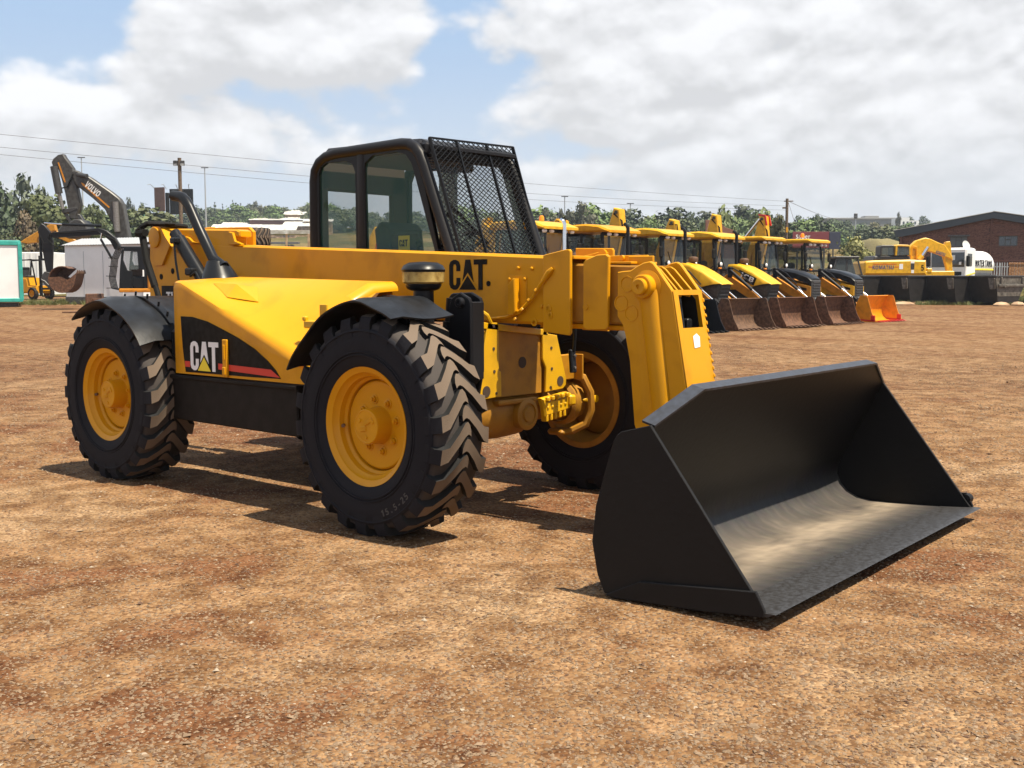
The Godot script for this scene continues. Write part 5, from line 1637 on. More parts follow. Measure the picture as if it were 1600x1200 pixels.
func backhoe_row() -> void:
	backhoe(-19.0, "yellow backhoe loader with amber beacon and bright bent exhaust, mostly behind the mesh guard", {"beacon": true, "stack_paint": "chrome", "turn": 0.02, "arm_top": 3.1})
	backhoe(-21.9, "dull yellow roofed backhoe loader with clean black front bucket", {"bucket": "black paint", "edge": "black paint", "teeth": "matt black", "paint": "machine yellow", "turn": -0.02, "arm_top": 3.45})
	backhoe(-25.2, "backhoe loader with rusty bucket and yellow bonnet, beside the black bucket", {"turn": 0.01, "bucket": "rust dark", "edge": "rust sand", "x": -12.1, "arm_top": 3.95})
	backhoe(-28.3, "backhoe loader with white lettering on its yellow bonnet", {"mark": "JCB", "turn": -0.035, "x": -12.1, "arm_top": 3.72})
	backhoe(-31.4, "black bonneted backhoe loader with plain rusty bucket and flat roof", {"hood": 1, "roof": 1, "panel": "deep yellow", "x": -12.05, "turn": 0.03, "stack": false, "arm_top": 4.02})
	backhoe(-34.7, "backhoe loader with bright yellow bucket and red teeth at the row's end", {"hood": 1, "roof": 1, "mark": "422", "bucket": "bucket orange", "edge": "bucket orange", "teeth": "red paint", "corner": "red paint", "beacon": true, "x": -11.95, "stack": false, "panel": "bright yellow", "arm_top": 4.12, "ram": true, "tip": true})


# ---------------------------------------------------------------- things in the yard behind and beyond it
const FACE := 0.7223   # turn that lays local x across the view and local z towards the photographer

func there(called: String, label: String, category: String, d: float, s: float, turn := 0.0, group := "") -> Node3D:
	return thing(called, label, category, spot(d, s), FACE + turn, group)

func v2(l: Array) -> PackedVector2Array:
	var r := PackedVector2Array()
	for q in l: r.append(Vector2(q[0], q[1]))
	return r

func site_cabins() -> void:
	# white cabin with teal trim at the left edge
	var t := there("site_cabin", "white portable cabin with teal trim at the left edge", "cabin", 50, -21.93, 0.40)
	var m := mb()
	m.box(Vector3(-1.55, 1.50, -1.25), Vector3(3.0, 2.6, 2.4), 0.02)
	obj("wall", m, M["white wall"], t)
	m = mb()
	m.box(Vector3(-1.55, 2.84, -1.25), Vector3(3.1, 0.22, 2.5), 0.03)
	m.box(Vector3(-1.55, 0.30, -0.03), Vector3(3.1, 0.17, 0.1), 0.02)
	m.box(Vector3(-0.06, 1.55, -0.04), Vector3(0.14, 2.6, 0.12), 0.02)
	m.box(Vector3(-3.0, 1.55, -0.04), Vector3(0.14, 2.6, 0.12), 0.02)
	m.box(Vector3(-0.06, 1.55, -2.45), Vector3(0.14, 2.6, 0.12), 0.02)
	obj("trim", m, M["teal paint"], t)
	m = mb()
	m.box(Vector3(-1.6, 2.97, -1.25), Vector3(2.9, 0.06, 2.2), 0.01)
	obj("roof", m, M["dark grey"], t)
	m = mb()
	m.box(Vector3(-1.6, 0.11, -1.25), Vector3(2.8, 0.22, 2.2), 0.01)
	obj("skid", m, M["dark grey"], t)
	m = mb()
	m.box(Vector3(-1.6, 1.55, 0.0), Vector3(0.02, 2.4, 0.02))
	obj("panel_joint", m, M["pale grey"], t)
	# pale cabin behind the small black excavator
	t = there("site_cabin", "pale portable cabin with ribbed grey roof behind the small black excavator", "cabin", 54, -21.58, -0.42)
	m = mb()
	m.box(Vector3(2.4, 1.55, -1.2), Vector3(4.8, 2.5, 2.4), 0.015)
	obj("wall", m, M["white wall"], t)
	for k in 4:
		m = mb()
		m.box(Vector3(1.2 * k + 1.2, 1.42, 0.004), Vector3(0.02, 2.2, 0.02))
		obj("panel_joint", m, M["pale grey"], t)
	m = mb()
	m.box(Vector3(2.4, 0.18, -1.2), Vector3(4.86, 0.34, 2.46), 0.01)
	obj("base", m, M["cast grey"], t)
	m = mb()
	var rows := []
	for i in 61:
		var x := -0.12 + 5.04 * i / 60.0
		var w := 0.012 * (1.0 if i % 2 else -1.0)
		rows.append([Vector3(x, 2.80 + w, 0.12), Vector3(x, 3.16 + w, -1.2), Vector3(x, 2.80 + w, -2.52)])
	m.sheet(rows, 0.02)
	obj("roof", m, M["galvanised"], t, 10)
	m = mb()
	m.box(Vector3(3.2, 1.35, 0.012), Vector3(0.85, 1.95, 0.03), 0.008)
	obj("door", m, M["white paint"], t)
	# white container between the two cabins
	t = there("container", "white container seen between the teal cabin and the pale cabin", "container", 74, -31.61)
	m = mb()
	m.box(Vector3(0, 1.8, -1.2), Vector3(2.4, 2.0, 2.4), 0.03)
	for k in 6: m.box(Vector3(-1.0 + k * 0.4, 1.8, 0.02), Vector3(0.08, 1.9, 0.03))
	m.box(Vector3(0, 0.4, -1.2), Vector3(2.2, 0.8, 2.2), 0.0)
	obj("container_body", m, M["white paint"], t)
	m = mb()
	for s in [-1.0, 1.0]: m.box(Vector3(1.05 * s, 0.4, -0.2), Vector3(0.2, 0.8, 0.2), 0.02)
	obj("corner_post", m, M["pale grey"], t)

func forklift() -> void:
	var t := there("forklift", "yellow forklift parked between the teal cabin and the pale cabin", "forklift", 62, -26.56, -0.5)
	var m := mb()
	m.prism(v2([[-0.9, 0.35], [-0.95, 1.0], [-0.6, 1.25], [0.1, 1.2], [0.2, 0.8], [0.9, 0.75], [0.95, 0.35]]), -0.5, 0.5, 0.08)
	obj("body", m, M["machine yellow"], t)
	m = mb()
	for s in [-0.45, 0.45]:
		m.tube([Vector3(-0.8, 1.2, s), Vector3(-0.7, 2.15, s), Vector3(0.45, 2.2, s), Vector3(0.8, 0.8, s)], 0.045, 6)
	for k in 5: m.bar(Vector3(-0.6 + k * 0.26, 2.19, -0.45), Vector3(-0.6 + k * 0.26, 2.19, 0.45), 0.05, 0.05)
	obj("overhead_guard", m, M["matt black"], t)
	m = mb()
	for s in [-0.35, 0.35]: m.box(Vector3(1.05, 1.3, s), Vector3(0.14, 2.2, 0.12), 0.01)
	for y in [0.6, 1.3, 2.2]: m.box(Vector3(1.05, y, 0), Vector3(0.10, 0.12, 0.8), 0.01)
	for s in [-0.3, 0.3]: m.box(Vector3(1.65, 0.18, s), Vector3(1.1, 0.05, 0.12), 0.01)
	obj("mast_and_forks", m, M["matt black"], t)
	m = mb()
	m.box(Vector3(-0.35, 1.28, 0), Vector3(0.5, 0.12, 0.5), 0.04)
	m.box(Vector3(-0.6, 1.55, 0), Vector3(0.12, 0.5, 0.5), 0.04)
	obj("seat", m, M["seat black"], t)
	for s in [-1.0, 1.0]:
		wheel(t, Vector3(0.6, 0.34, s * 0.52), s, 0.34, 0.24, 0.19, 14, 0.2, M["machine yellow"], 0, 6)
		wheel(t, Vector3(-0.6, 0.28, s * 0.48), s, 0.28, 0.20, 0.16, 14, 0.2, M["machine yellow"], 0, 6)
	# yellow boom end over the container
	t = there("loader_crane_arm", "dull yellow arm of a loader raised beside the small excavator", "machine arm", 70, -29.42)
	m = mb()
	m.prism(v2([[-1.25, 3.35], [-0.81, 3.63], [-0.20, 3.98], [0.41, 4.33], [0.67, 4.46], [0.93, 4.46], [1.02, 4.07], [0.67, 3.98], [-0.11, 3.63], [-0.20, 3.32], [-0.73, 3.25]]), -0.2, 0.2, 0.03)
	var ar := obj("arm", m, M["deep yellow"], t)
	m = mb()
	m.bar(Vector3(0.9, 3.9, -0.1), Vector3(2.3, 3.2, -0.3), 0.3, 0.35, 0.03)
	m.box(Vector3(2.4, 1.6, -0.5), Vector3(0.7, 3.4, 0.9), 0.05)
	obj("column", m, M["deep yellow"], t)

func tracks(t: Node3D, cx: float, w: float, r: float, zs: Array, wd: float) -> void:
	for z in zs:
		var m := mb()
		var pl := PackedVector2Array()
		for i in 13:
			var a := -PI / 2 + PI * i / 12.0
			pl.append(Vector2(cx + w * 0.5 - r + cos(a) * r, r + sin(a) * r))
		for i in 13:
			var a := PI / 2 + PI * i / 12.0
			pl.append(Vector2(cx - w * 0.5 + r + cos(a) * r, r + sin(a) * r))
		m.prism(pl, z - wd * 0.5, z + wd * 0.5, 0.02)
		var n := int(w / 0.18)
		for i in n:
			m.box(Vector3(cx - w * 0.5 + r + (w - 2 * r) * i / (n - 1.0), r * 2.0 + 0.01, z), Vector3(0.05, 0.04, wd))
		obj("track", m, M["rust dark"], t)

func grey_excavator() -> void:
	var t := there("crawler_excavator", "large charcoal excavator with raised boom and orange stripe", "excavator", 62, -21.42)
	var m := mb()
	m.prism(v2([[-2.69, 7.00], [-2.50, 7.08], [-1.72, 6.69], [-0.56, 5.88], [-0.14, 5.53], [0.05, 5.19], [0.32, 3.41], [0.48, 2.48], [-0.26, 2.48], [-0.47, 3.72], [-0.56, 4.18], [-0.95, 4.95], [-1.57, 5.53], [-2.50, 6.28], [-2.71, 6.77]]), -0.30, 0.30, 0.05)
	var bm := obj("boom", m, M["boom grey"], t)
	m = mb()
	m.prism(v2([[-2.19, 6.41], [-2.03, 6.33], [-0.66, 5.07], [-0.70, 5.00], [-2.11, 6.25]]), 0.302, 0.308)
	obj("orange_stripe", m, M["orange yellow"], bm)
	lettering("maker_lettering", "VOLVO", 0.34, M["decal white"], bm, Vector3([[-1.55, 6.04]][0][0], [[-1.55, 6.04]][0][1], 0.31), Vector3(0, 0, -0.72), 0.95)
	m = mb()
	m.prism(v2([[-3.80, 7.51], [-3.70, 7.70], [-3.43, 7.91], [-3.16, 7.96], [-3.04, 7.75], [-2.65, 7.20], [-2.51, 6.31], [-2.47, 6.19], [-2.30, 5.22], [-2.48, 4.72], [-2.51, 4.45], [-2.71, 4.41], [-2.92, 4.45], [-3.12, 5.81], [-3.27, 6.50], [-3.50, 7.31], [-3.74, 7.27]]), -0.22, 0.22, 0.04)
	var st := obj("stick", m, M["boom grey"], t)
	m = mb()
	m.prism(v2([[-3.46, 7.49], [-3.39, 7.51], [-3.10, 6.62], [-3.06, 6.42], [-3.12, 6.41], [-3.18, 6.56]]), 0.222, 0.228)
	obj("orange_stripe", m, M["orange yellow"], st)
	m = mb()
	var pa: Array = [[-3.64, 7.27], [-3.41, 5.81], [-3.23, 4.95], [-2.61, 6.85], [-1.80, 6.73], [-0.33, 5.34], [-0.27, 3.72], [-3.12, 4.88], [-2.50, 4.95]]
	var w := func(i: int, z: float) -> Vector3: return Vector3(pa[i][0], pa[i][1], z)
	m.cyl(w.call(0, 0.30), w.call(1, 0.30), 0.20, 12)
	m.cyl(w.call(3, 0.12), w.call(4, 0.42), 0.13, 10)
	obj("hydraulic_ram", m, M["dark grey"], t)
	m = mb()
	m.cyl(w.call(1, 0.30), w.call(2, 0.30), 0.10, 12)
	m.cyl(w.call(5, 0.34), w.call(6, 0.34), 0.17, 12)
	obj("piston_rod", m, M["worn steel"], t)
	m = mb()
	m.tube([w.call(3, 0.3), Vector3(pa[3][0] - 0.35, pa[3][1] - 0.7, 0.3), Vector3(pa[3][0] - 0.9, pa[3][1] - 0.8, 0.28)], 0.04, 6)
	obj("hydraulic_hose", m, M["matt black"], t)
	m = mb()
	m.prism(v2([[-3.36, 4.84], [-3.27, 4.95], [-2.81, 5.03], [-2.46, 5.07], [-2.44, 4.95], [-2.81, 4.80], [-3.27, 4.72]]), -0.25, 0.25, 0.03)
	m.prism(v2([[-3.27, 4.72], [-3.08, 4.72], [-2.69, 4.14], [-2.92, 4.14]]), 0.05, 0.20, 0.02)
	m.prism(v2([[-2.58, 4.72], [-2.38, 4.68], [-2.19, 4.34], [-2.42, 4.18]]), -0.18, 0.18, 0.02)
	obj("bucket_link", m, M["dark grey"], t)
	m = mb()
	m.prism(v2([[-3.43, 3.79], [-3.23, 4.03], [-2.81, 4.18], [-2.50, 4.40], [-2.15, 4.37], [-1.92, 4.14], [-1.80, 3.79], [-2.19, 3.41], [-2.81, 3.33], [-3.27, 3.48]]), -0.65, 0.65, 0.05)
	obj("bucket", m, M["dark grey"], t)
	# house and undercarriage, behind the cabins
	m = mb()
	m.box(Vector3(1.9, 1.9, 0), Vector3(4.2, 1.3, 2.6), 0.12)
	m.box(Vector3(0.7, 2.45, 0.85), Vector3(1.5, 1.4, 0.9), 0.10)
	obj("house", m, M["boom grey"], t)
	tracks(t, 1.4, 3.9, 0.45, [-1.1, 1.1], 0.6)

func small_excavator() -> void:
	var t := there("small_excavator", "small black excavator with guarded cab and rusty round bucket", "excavator", 47, -16.23)
	var m := mb()
	m.prism(v2([[-3.07, 3.21], [-2.66, 3.27], [-2.13, 3.31], [-1.42, 3.37], [-1.07, 3.40], [-0.72, 3.30], [-0.37, 3.00], [-0.16, 2.62], [-0.25, 2.48], [-0.43, 2.52], [-0.59, 2.86], [-0.84, 3.07], [-1.07, 3.13], [-2.13, 3.05], [-2.95, 3.00], [-3.07, 3.06]]), -0.10, 0.10, 0.02)
	obj("boom", m, M["black paint"], t)
	m = mb()
	m.prism(v2([[-3.61, 3.24], [-3.55, 3.47], [-3.45, 3.60], [-3.33, 3.54], [-3.13, 3.28], [-3.04, 3.00], [-3.00, 2.86], [-3.09, 1.60], [-3.18, 1.45], [-3.31, 1.51], [-3.45, 2.53], [-3.48, 2.94]]), -0.09, 0.09, 0.02)
	obj("stick", m, M["black paint"], t)
	var p: Array = [[-3.36, 3.62], [-0.96, 3.50], [-2.60, 3.56], [-3.55, 3.24], [-3.54, 2.06], [-0.96, 2.94], [-0.52, 2.12], [-1.07, 3.24], [-0.37, 2.89], [-0.19, 2.53], [-3.48, 1.48], [-3.15, 1.13], [-3.07, 3.24], [-3.01, 2.71], [-3.07, 2.94]]
	var w := func(i: int, z: float) -> Vector3: return Vector3(p[i][0], p[i][1], z)
	m = mb()
	m.cyl(w.call(2, 0.0), w.call(1, 0.0), 0.06, 10)
	m.cyl(w.call(3, 0.0), w.call(4, 0.0), 0.055, 10)
	m.cyl(w.call(5, 0.14), w.call(6, 0.14), 0.05, 10)
	obj("hydraulic_ram", m, M["satin black"], t)
	m = mb()
	m.cyl(w.call(0, 0.0), w.call(2, 0.0), 0.032, 8)
	m.cyl(Vector3(p[5][0] + 0.05, p[5][1] + 0.25, 0.14), w.call(5, 0.14), 0.03, 8)
	obj("piston_rod", m, M["chrome"], t)
	m = mb()
	m.tube([w.call(7, 0.11), w.call(8, 0.12), w.call(9, 0.12)], 0.03, 6)
	m.tube([w.call(3, 0.1), Vector3(p[3][0] + 0.2, p[3][1] - 0.45, 0.16), Vector3(p[3][0] + 0.5, p[3][1] - 0.5, 0.14), w.call(12, 0.12)], 0.018, 6)
	m.tube([w.call(12, 0.12), Vector3(p[12][0] - 0.1, p[12][1] - 0.3, 0.18), Vector3(p[12][0] + 0.18, p[12][1] - 0.6, 0.14), w.call(13, 0.1)], 0.018, 6)
	m.tube([Vector3(p[12][0], p[12][1] - 0.05, 0.11), Vector3(p[7][0], p[7][1] + 0.04, 0.11)], 0.02, 6)
	obj("hydraulic_hose", m, M["matt black"], t)
	m = mb()
	m.prism(v2([[-3.39, 1.60], [-3.18, 1.57], [-3.07, 1.39], [-3.15, 0.95], [-3.36, 1.13], [-3.55, 1.27], [-3.48, 1.48]]), -0.10, 0.10, 0.02)
	m.prism(v2([[-3.54, 1.30], [-3.36, 1.21], [-3.07, 0.89], [-3.15, 0.83], [-3.42, 1.07]]), -0.14, 0.14, 0.02)
	obj("bucket_link", m, M["dark grey"], t)
	# round rusty bucket: side plates and a curved shell
	var arc: Array = [[-1.91, 1.54], [-2.04, 1.45], [-2.48, 1.27], [-2.89, 1.19], [-3.07, 1.27], [-3.01, 1.48], [-2.83, 1.77], [-2.66, 1.84], [-2.48, 1.85], [-2.25, 1.80], [-2.13, 1.60], [-2.17, 1.42]]
	m = mb()
	var cx: float = [[-2.55, 1.26]][0][0]; var cy: float = [[-2.55, 1.26]][0][1]
	var R := 0.56
	var rows := []
	var hi := -305.0
	for i in 19:
		var a := deg_to_rad(lerpf(-15.0, hi, i / 18.0))
		var q := Vector3(cx + cos(a) * R, cy + sin(a) * R, 0)
		rows.append([q + Vector3(0, 0, -0.42), q + Vector3(0, 0, 0.42)])
	rows.insert(0, [Vector3(cx + 0.66, cy + 0.30, -0.42), Vector3(cx + 0.66, cy + 0.30, 0.42)])
	m.sheet(rows, 0.03)
	var bk := obj("bucket", m, M["rust"], t, 45)
	for s in [-1.0, 1.0]:
		m = mb()
		hi = -305.0 if s < 0 else -190.0
		var pl := PackedVector2Array()
		pl.append(Vector2(cx + 0.66, cy + 0.30))
		for i in 19:
			var a := deg_to_rad(lerpf(-15.0, hi, i / 18.0))
			pl.append(Vector2(cx + cos(a) * R, cy + sin(a) * R))
		pl.append(Vector2(cx - 0.05, cy + 0.12)); pl.append(Vector2(cx + 0.25, cy - 0.02))
		m.prism(pl, s * 0.42 - 0.012, s * 0.42 + 0.012)
		obj("side_plate", m, M["rust"], bk)
	for k in 5:
		m = mb()
		m.prism([Vector2(cx + 0.60, cy + 0.22), Vector2(cx + 0.68, cy + 0.40), Vector2(cx + 0.72, cy + 0.26)], -0.40 + k * 0.19, -0.33 + k * 0.19)
		obj("tooth", m, M["rust dark"], bk)
	# cab with bars in front
	m = mb()
	var fr := v2([[-0.11, 0.86], [-0.05, 1.71], [0.04, 2.42], [0.16, 2.56], [0.95, 2.60], [1.10, 2.56], [1.13, 0.86], [0.95, 0.86], [0.95, 1.65], [0.73, 1.68], [0.69, 2.42], [0.13, 2.43], [0.09, 2.06], [0.25, 1.65], [0.45, 1.60], [0.45, 0.86]])
	for z in [-0.55, 0.55]: m.prism(fr, z - 0.035, z + 0.035, 0.01)
	m.box(Vector3([[0.54, 2.58]][0][0], [[0.54, 2.58]][0][1], 0), Vector3(1.1, 0.08, 1.15), 0.03)
	m.box(Vector3([[0.51, 1.13]][0][0], [[0.51, 1.13]][0][1], 0), Vector3(1.1, 0.5, 1.0), 0.05)
	var cab := obj("cab_frame", m, M["satin black"], t)
	m = mb()
	for z in [-0.56, 0.56]: m.prism(v2([[0.13, 2.43], [0.69, 2.42], [0.73, 1.68], [0.25, 1.65]]), z - 0.005, z + 0.005)
	obj("side_glass", m, M["clear glass"], cab)
	m = mb()
	m.box(Vector3([[0.45, 1.60]][0][0], [[0.45, 1.60]][0][1], 0), Vector3(0.4, 0.5, 0.45), 0.08)
	obj("seat", m, M["trim brown"], cab)
	for k in 6:
		m = mb()
		var z := -0.5 + k * 0.2
		var g: Array = [[-0.25, 2.62], [-0.50, 2.12], [-0.63, 1.30], [-0.55, 0.89], [-0.13, 0.80]]
		for i in 4: m.bar(Vector3(g[i][0] + 0.02 * k, g[i][1], z), Vector3(g[i + 1][0] + 0.02 * k, g[i + 1][1], z), 0.035, 0.03)
		obj("guard_bar", m, M["satin black"], cab)
	m = mb()
	for y in [0.9, 1.4, 1.8, 2.15]:
		m.bar(Vector3(-0.64 if y < 1.5 else -0.52, y, -0.52), Vector3(-0.64 if y < 1.5 else -0.52, y, 0.52), 0.03, 0.03)
	obj("guard_cross_bar", m, M["satin black"], cab)
	m = mb()
	m.box(Vector3(0.85, 0.80, 0.0), Vector3(1.9, 0.16, 1.3), 0.03)
	m.box(Vector3(1.5, 1.2, 0.0), Vector3(0.9, 0.8, 1.3), 0.1)
	obj("platform", m, M["orange yellow"], t)
	tracks(t, 0.6, 2.4, 0.26, [-0.65, 0.65], 0.34)
	m = mb()
	m.box(Vector3(-1.35, 0.42, 0), Vector3(0.10, 0.50, 1.9), 0.03)
	for s in [-0.4, 0.4]: m.bar(Vector3(-1.3, 0.4, s), Vector3(-0.2, 0.4, s), 0.1, 0.12, 0.02)
	obj("dozer_blade", m, M["rust"], t)
	# steel lying on the ground beside it
	var f := there("steel_plate", "long rusty steel plate lying on the ground below the small excavator", "steel plate", 44, -16.47, 0.06)
	m = mb()
	m.box(Vector3(0.4, 0.05, 0), Vector3(3.2, 0.05, 0.5), 0.01, Basis(Vector3(0, 0, 1), 0.015))
	obj("plate", m, M["rust"], f)

func yellow_excavator() -> void:
	var t := there("crawler_excavator", "yellow excavator with bent boom beside the white water truck", "excavator", 72, 24.87)
	var Y: Material = M["bright yellow"]
	var m := mb()
	m.prism(v2([[-2.56, 1.47], [-2.56, 2.20], [-2.44, 2.35], [-1.87, 2.38], [0.31, 2.42], [1.35, 2.38], [1.40, 1.47]]), -1.30, 1.30, 0.10)
	m.box(Vector3(0.9, 1.4, 0.0), Vector3(4.6, 0.6, 2.4), 0.05)
	var hs := obj("house", m, Y, t)
	lettering("maker_lettering", "KOMATSU", 0.24, M["decal blue"], hs, Vector3([[-1.37, 1.94]][0][0], [[-1.37, 1.94]][0][1], 1.305), Vector3.ZERO, 1.33)
	lettering("fleet_number", "5", 0.36, M["decal black"], hs, Vector3([[1.12, 1.91]][0][0], [[1.12, 1.91]][0][1], 1.305), Vector3.ZERO, 0.17)
	m = mb()
	m.prism(v2([[-2.02, 2.16], [-0.54, 2.16], [-0.54, 2.12], [-2.02, 2.12]]), 1.30, 1.306)
	m.prism(v2([[-2.30, 1.98], [-2.04, 1.98], [-2.04, 1.94], [-2.30, 1.94]]), 1.30, 1.306)
	m.prism(v2([[-0.64, 1.98], [-0.39, 1.98], [-0.39, 1.94], [-0.64, 1.94]]), 1.30, 1.306)
	obj("red_line", m, M["decal red"], hs)
	m = mb()
	m.prism(v2([[-0.35, 2.15], [-0.12, 2.15], [-0.12, 1.82], [-0.35, 1.82]]), 1.30, 1.306)
	obj("sticker", m, M["decal white"], hs)
	m = mb()
	m.prism(v2([[0.37, 2.33], [0.60, 2.33], [0.60, 2.19], [0.37, 2.19]]), 1.30, 1.306)
	obj("sticker", m, M["decal white"], hs)
	m = mb()
	m.prism(v2([[0.41, 1.77], [0.58, 1.77], [0.58, 1.57], [0.41, 1.57]]), 1.30, 1.308)
	obj("sticker", m, M["decal white"], hs)
	m = mb()
	m.prism(v2([[0.37, 2.18], [0.60, 2.18], [0.60, 1.80], [0.37, 1.80]]), 1.30, 1.307)
	obj("grille", m, M["dark grey"], hs)
	m = mb()
	m.prism(v2([[-1.95, 2.38], [-1.87, 2.64], [-1.66, 2.69], [0.21, 2.69], [0.39, 2.61], [0.47, 2.38]]), -1.1, 1.1, 0.08)
	obj("engine_hood", m, M["dark grey"], t)
	m = mb()
	m.prism(v2([[-1.55, 2.69], [-1.53, 3.24], [-1.45, 3.33], [-0.67, 3.33], [-0.64, 2.69], [-0.75, 2.69], [-0.75, 3.20], [-1.43, 3.20], [-1.45, 2.69]]), 0.2, 1.2, 0.03)
	obj("rear_screen_frame", m, M["dark grey"], t)
	m = mb()
	m.prism(v2([[-0.62, 2.69], [-0.60, 3.29], [-0.47, 3.37], [0.21, 3.35], [0.33, 3.24], [0.37, 2.69], [0.27, 2.69], [0.25, 3.23], [-0.46, 3.25], [-0.50, 2.69]]), 0.2, 1.25, 0.03)
	var cf := obj("cab_frame", m, Y, t)
	m = mb()
	for z in [0.3, 1.2]:
		m.prism(v2([[-1.43, 3.20], [-0.75, 3.20], [-0.75, 2.71], [-1.43, 2.71]]), z, z + 0.02)
		m.prism(v2([[-0.46, 3.23], [0.25, 3.23], [0.27, 2.71], [-0.48, 2.71]]), z, z + 0.02)
	obj("cab_glass", m, M["far glass"], cf)
	m = mb()
	m.prism(v2([[0.32, 2.66], [0.41, 2.97], [0.75, 3.35], [1.09, 3.66], [1.66, 3.84], [2.01, 3.75], [2.46, 3.54], [2.92, 3.37], [3.29, 2.84], [3.44, 2.58], [3.44, 2.35], [3.32, 2.47], [2.92, 2.64], [2.29, 2.87], [1.89, 2.98], [1.69, 2.93], [1.41, 2.42], [1.19, 2.35], [0.63, 2.35], [0.32, 2.35]]), -0.24, 0.24, 0.04)
	var bm := obj("boom", m, Y, t)
	lettering("boom_lettering", "KOMATSU", 0.22, M["decal blue"], bm, Vector3([[2.64, 2.83]][0][0], [[2.64, 2.83]][0][1], 0.245), Vector3(0, 0, -0.33), 0.62)
	m = mb()
	m.prism(v2([[2.90, 3.35], [2.99, 3.58], [3.26, 3.61], [3.33, 3.35], [3.40, 2.66], [3.50, 1.58], [3.43, 1.46], [3.17, 1.46], [3.06, 2.04], [2.88, 2.61]]), -0.17, 0.17, 0.03)
	obj("stick", m, Y, t)
	m = mb()
	m.prism(v2([[0.70, 3.18], [0.83, 3.34], [1.09, 3.29], [1.16, 2.41], [1.04, 2.41], [1.02, 3.08], [0.83, 3.16], [0.75, 2.46], [0.64, 2.46]]), 0.25, 0.34, 0.03)
	m.prism(v2([[1.40, 3.70], [1.53, 3.78], [2.90, 3.31], [2.88, 3.18], [1.61, 3.60]]), 0.0, 0.16, 0.03)
	obj("boom_rib", m, M["machine yellow"], bm)
	var pp: Array = [[1.74, 3.24], [1.40, 2.67], [1.19, 2.41]]
	m = mb()
	m.cyl(Vector3(pp[0][0], pp[0][1], 0.42), Vector3(pp[1][0], pp[1][1], 0.42), 0.11, 10)
	obj("piston_rod", m, M["chrome"], t)
	m = mb()
	m.cyl(Vector3(pp[1][0], pp[1][1], 0.42), Vector3(pp[2][0], pp[2][1], 0.42), 0.17, 10)
	m.box(Vector3([[1.61, 1.67]][0][0], [[1.61, 1.67]][0][1], 0.9), Vector3(0.36, 0.42, 0.6), 0.05)
	obj("toolbox", m, Y, t)
	tracks(t, -0.1, 4.4, 0.45, [-1.2, 1.2], 0.6)

func water_truck() -> void:
	var t := there("water_truck", "white tanker truck with dark windscreen by the brick warehouse", "truck", 78, 30.45, -0.72)
	var m := mb()
	# local x across the cab front, z towards its bumper
	m.box(Vector3(0, 2.0, -0.9), Vector3(2.5, 2.5, 1.9), 0.10)
	m.box(Vector3(0, 0.85, -0.75), Vector3(2.5, 0.6, 1.9), 0.06)
	m.box(Vector3(0, 3.22, -1.0), Vector3(2.2, 0.14, 1.5), 0.06)
	var c := obj("cab", m, M["white paint"], t)
	m = mb()
	m.box(Vector3(0, 2.45, 0.055), Vector3(2.25, 1.0, 0.04), 0.01)
	m.box(Vector3(1.26, 2.45, -0.62), Vector3(0.04, 0.85, 0.85), 0.01)
	obj("windscreen", m, M["window dark"], c)
	m = mb()
	m.box(Vector3(0, 1.42, 0.06), Vector3(1.9, 0.40, 0.06), 0.02)
	m.box(Vector3(0, 0.62, 0.20), Vector3(2.4, 0.25, 0.10), 0.02)
	m.box(Vector3(1.38, 2.35, 0.08), Vector3(0.22, 0.75, 0.20), 0.05)
	m.box(Vector3(-1.38, 2.35, 0.08), Vector3(0.22, 0.75, 0.20), 0.05)
	obj("grille_and_mirrors", m, M["matt black"], c)
	m = mb()
	for s in [-1.0, 1.0]: m.box(Vector3(0.95 * s, 1.28, 0.07), Vector3(0.42, 0.22, 0.06), 0.04)
	obj("headlight", m, M["lamp white"], c)
	m = mb()
	m.box(Vector3(0.35, 2.6, 0.08), Vector3(0.28, 0.34, 0.01)); m.box(Vector3(0.85, 2.2, 0.08), Vector3(0.16, 0.2, 0.01))
	obj("windscreen_sticker", m, M["decal white"], c)
	m = mb()
	m.bar(Vector3(1.26, 1.35, 0.0), Vector3(1.26, 1.55, -1.75), 0.02, 0.08)
	obj("gold_stripe", m, M["decal yellow"], c)
	# tank: flattened cylinder behind the cab
	m = mb()
	m.lathe([Vector2(0, 0.08), Vector2(0.7, 0.06), Vector2(0.96, 0.0), Vector2(1.02, -0.10), Vector2(1.02, -4.2), Vector2(0.96, -4.3), Vector2(0, -4.4)], 36, Vector3(0.0, 2.15, -2.2))
	m.box(Vector3(0, 3.14, -2.8), Vector3(0.6, 0.2, 0.6), 0.05)
	var tk := obj("water_tank", m, M["white paint"], t)
	lettering("tank_lettering", "WATER TANK", 0.48, M["decal black"], tk, Vector3(1.03, 2.25, -4.2), Vector3(0, PI / 2, 0), 3.6)
	m = mb()
	m.lathe([Vector2(1.025, -2.3), Vector2(1.03, -2.35), Vector2(1.025, -2.4)], 36, Vector3(0, 2.15, 0))
	m.box(Vector3(0.985, 1.80, -4.3), Vector3(0.06, 0.10, 4.1), 0.01)
	obj("tank_band", m, M["decal yellow"], tk)
	m = mb()
	m.box(Vector3(0, 1.0, -4.0), Vector3(1.0, 0.3, 6.4), 0.02)
	m.box(Vector3(0.85, 1.25, -4.8), Vector3(0.35, 0.4, 4.4), 0.03)
	obj("frame", m, M["dark grey"], t)
	for z in [-0.7, -4.6, -5.9]:
		for s in [-1.0, 1.0]:
			var w := wheel(t, Vector3(s * 1.05, 0.52, z), 1, 0.52, 0.30, 0.28, 14, 0.1, M["white paint"], 0, 6)
			w.rotation.y = s * PI / 2

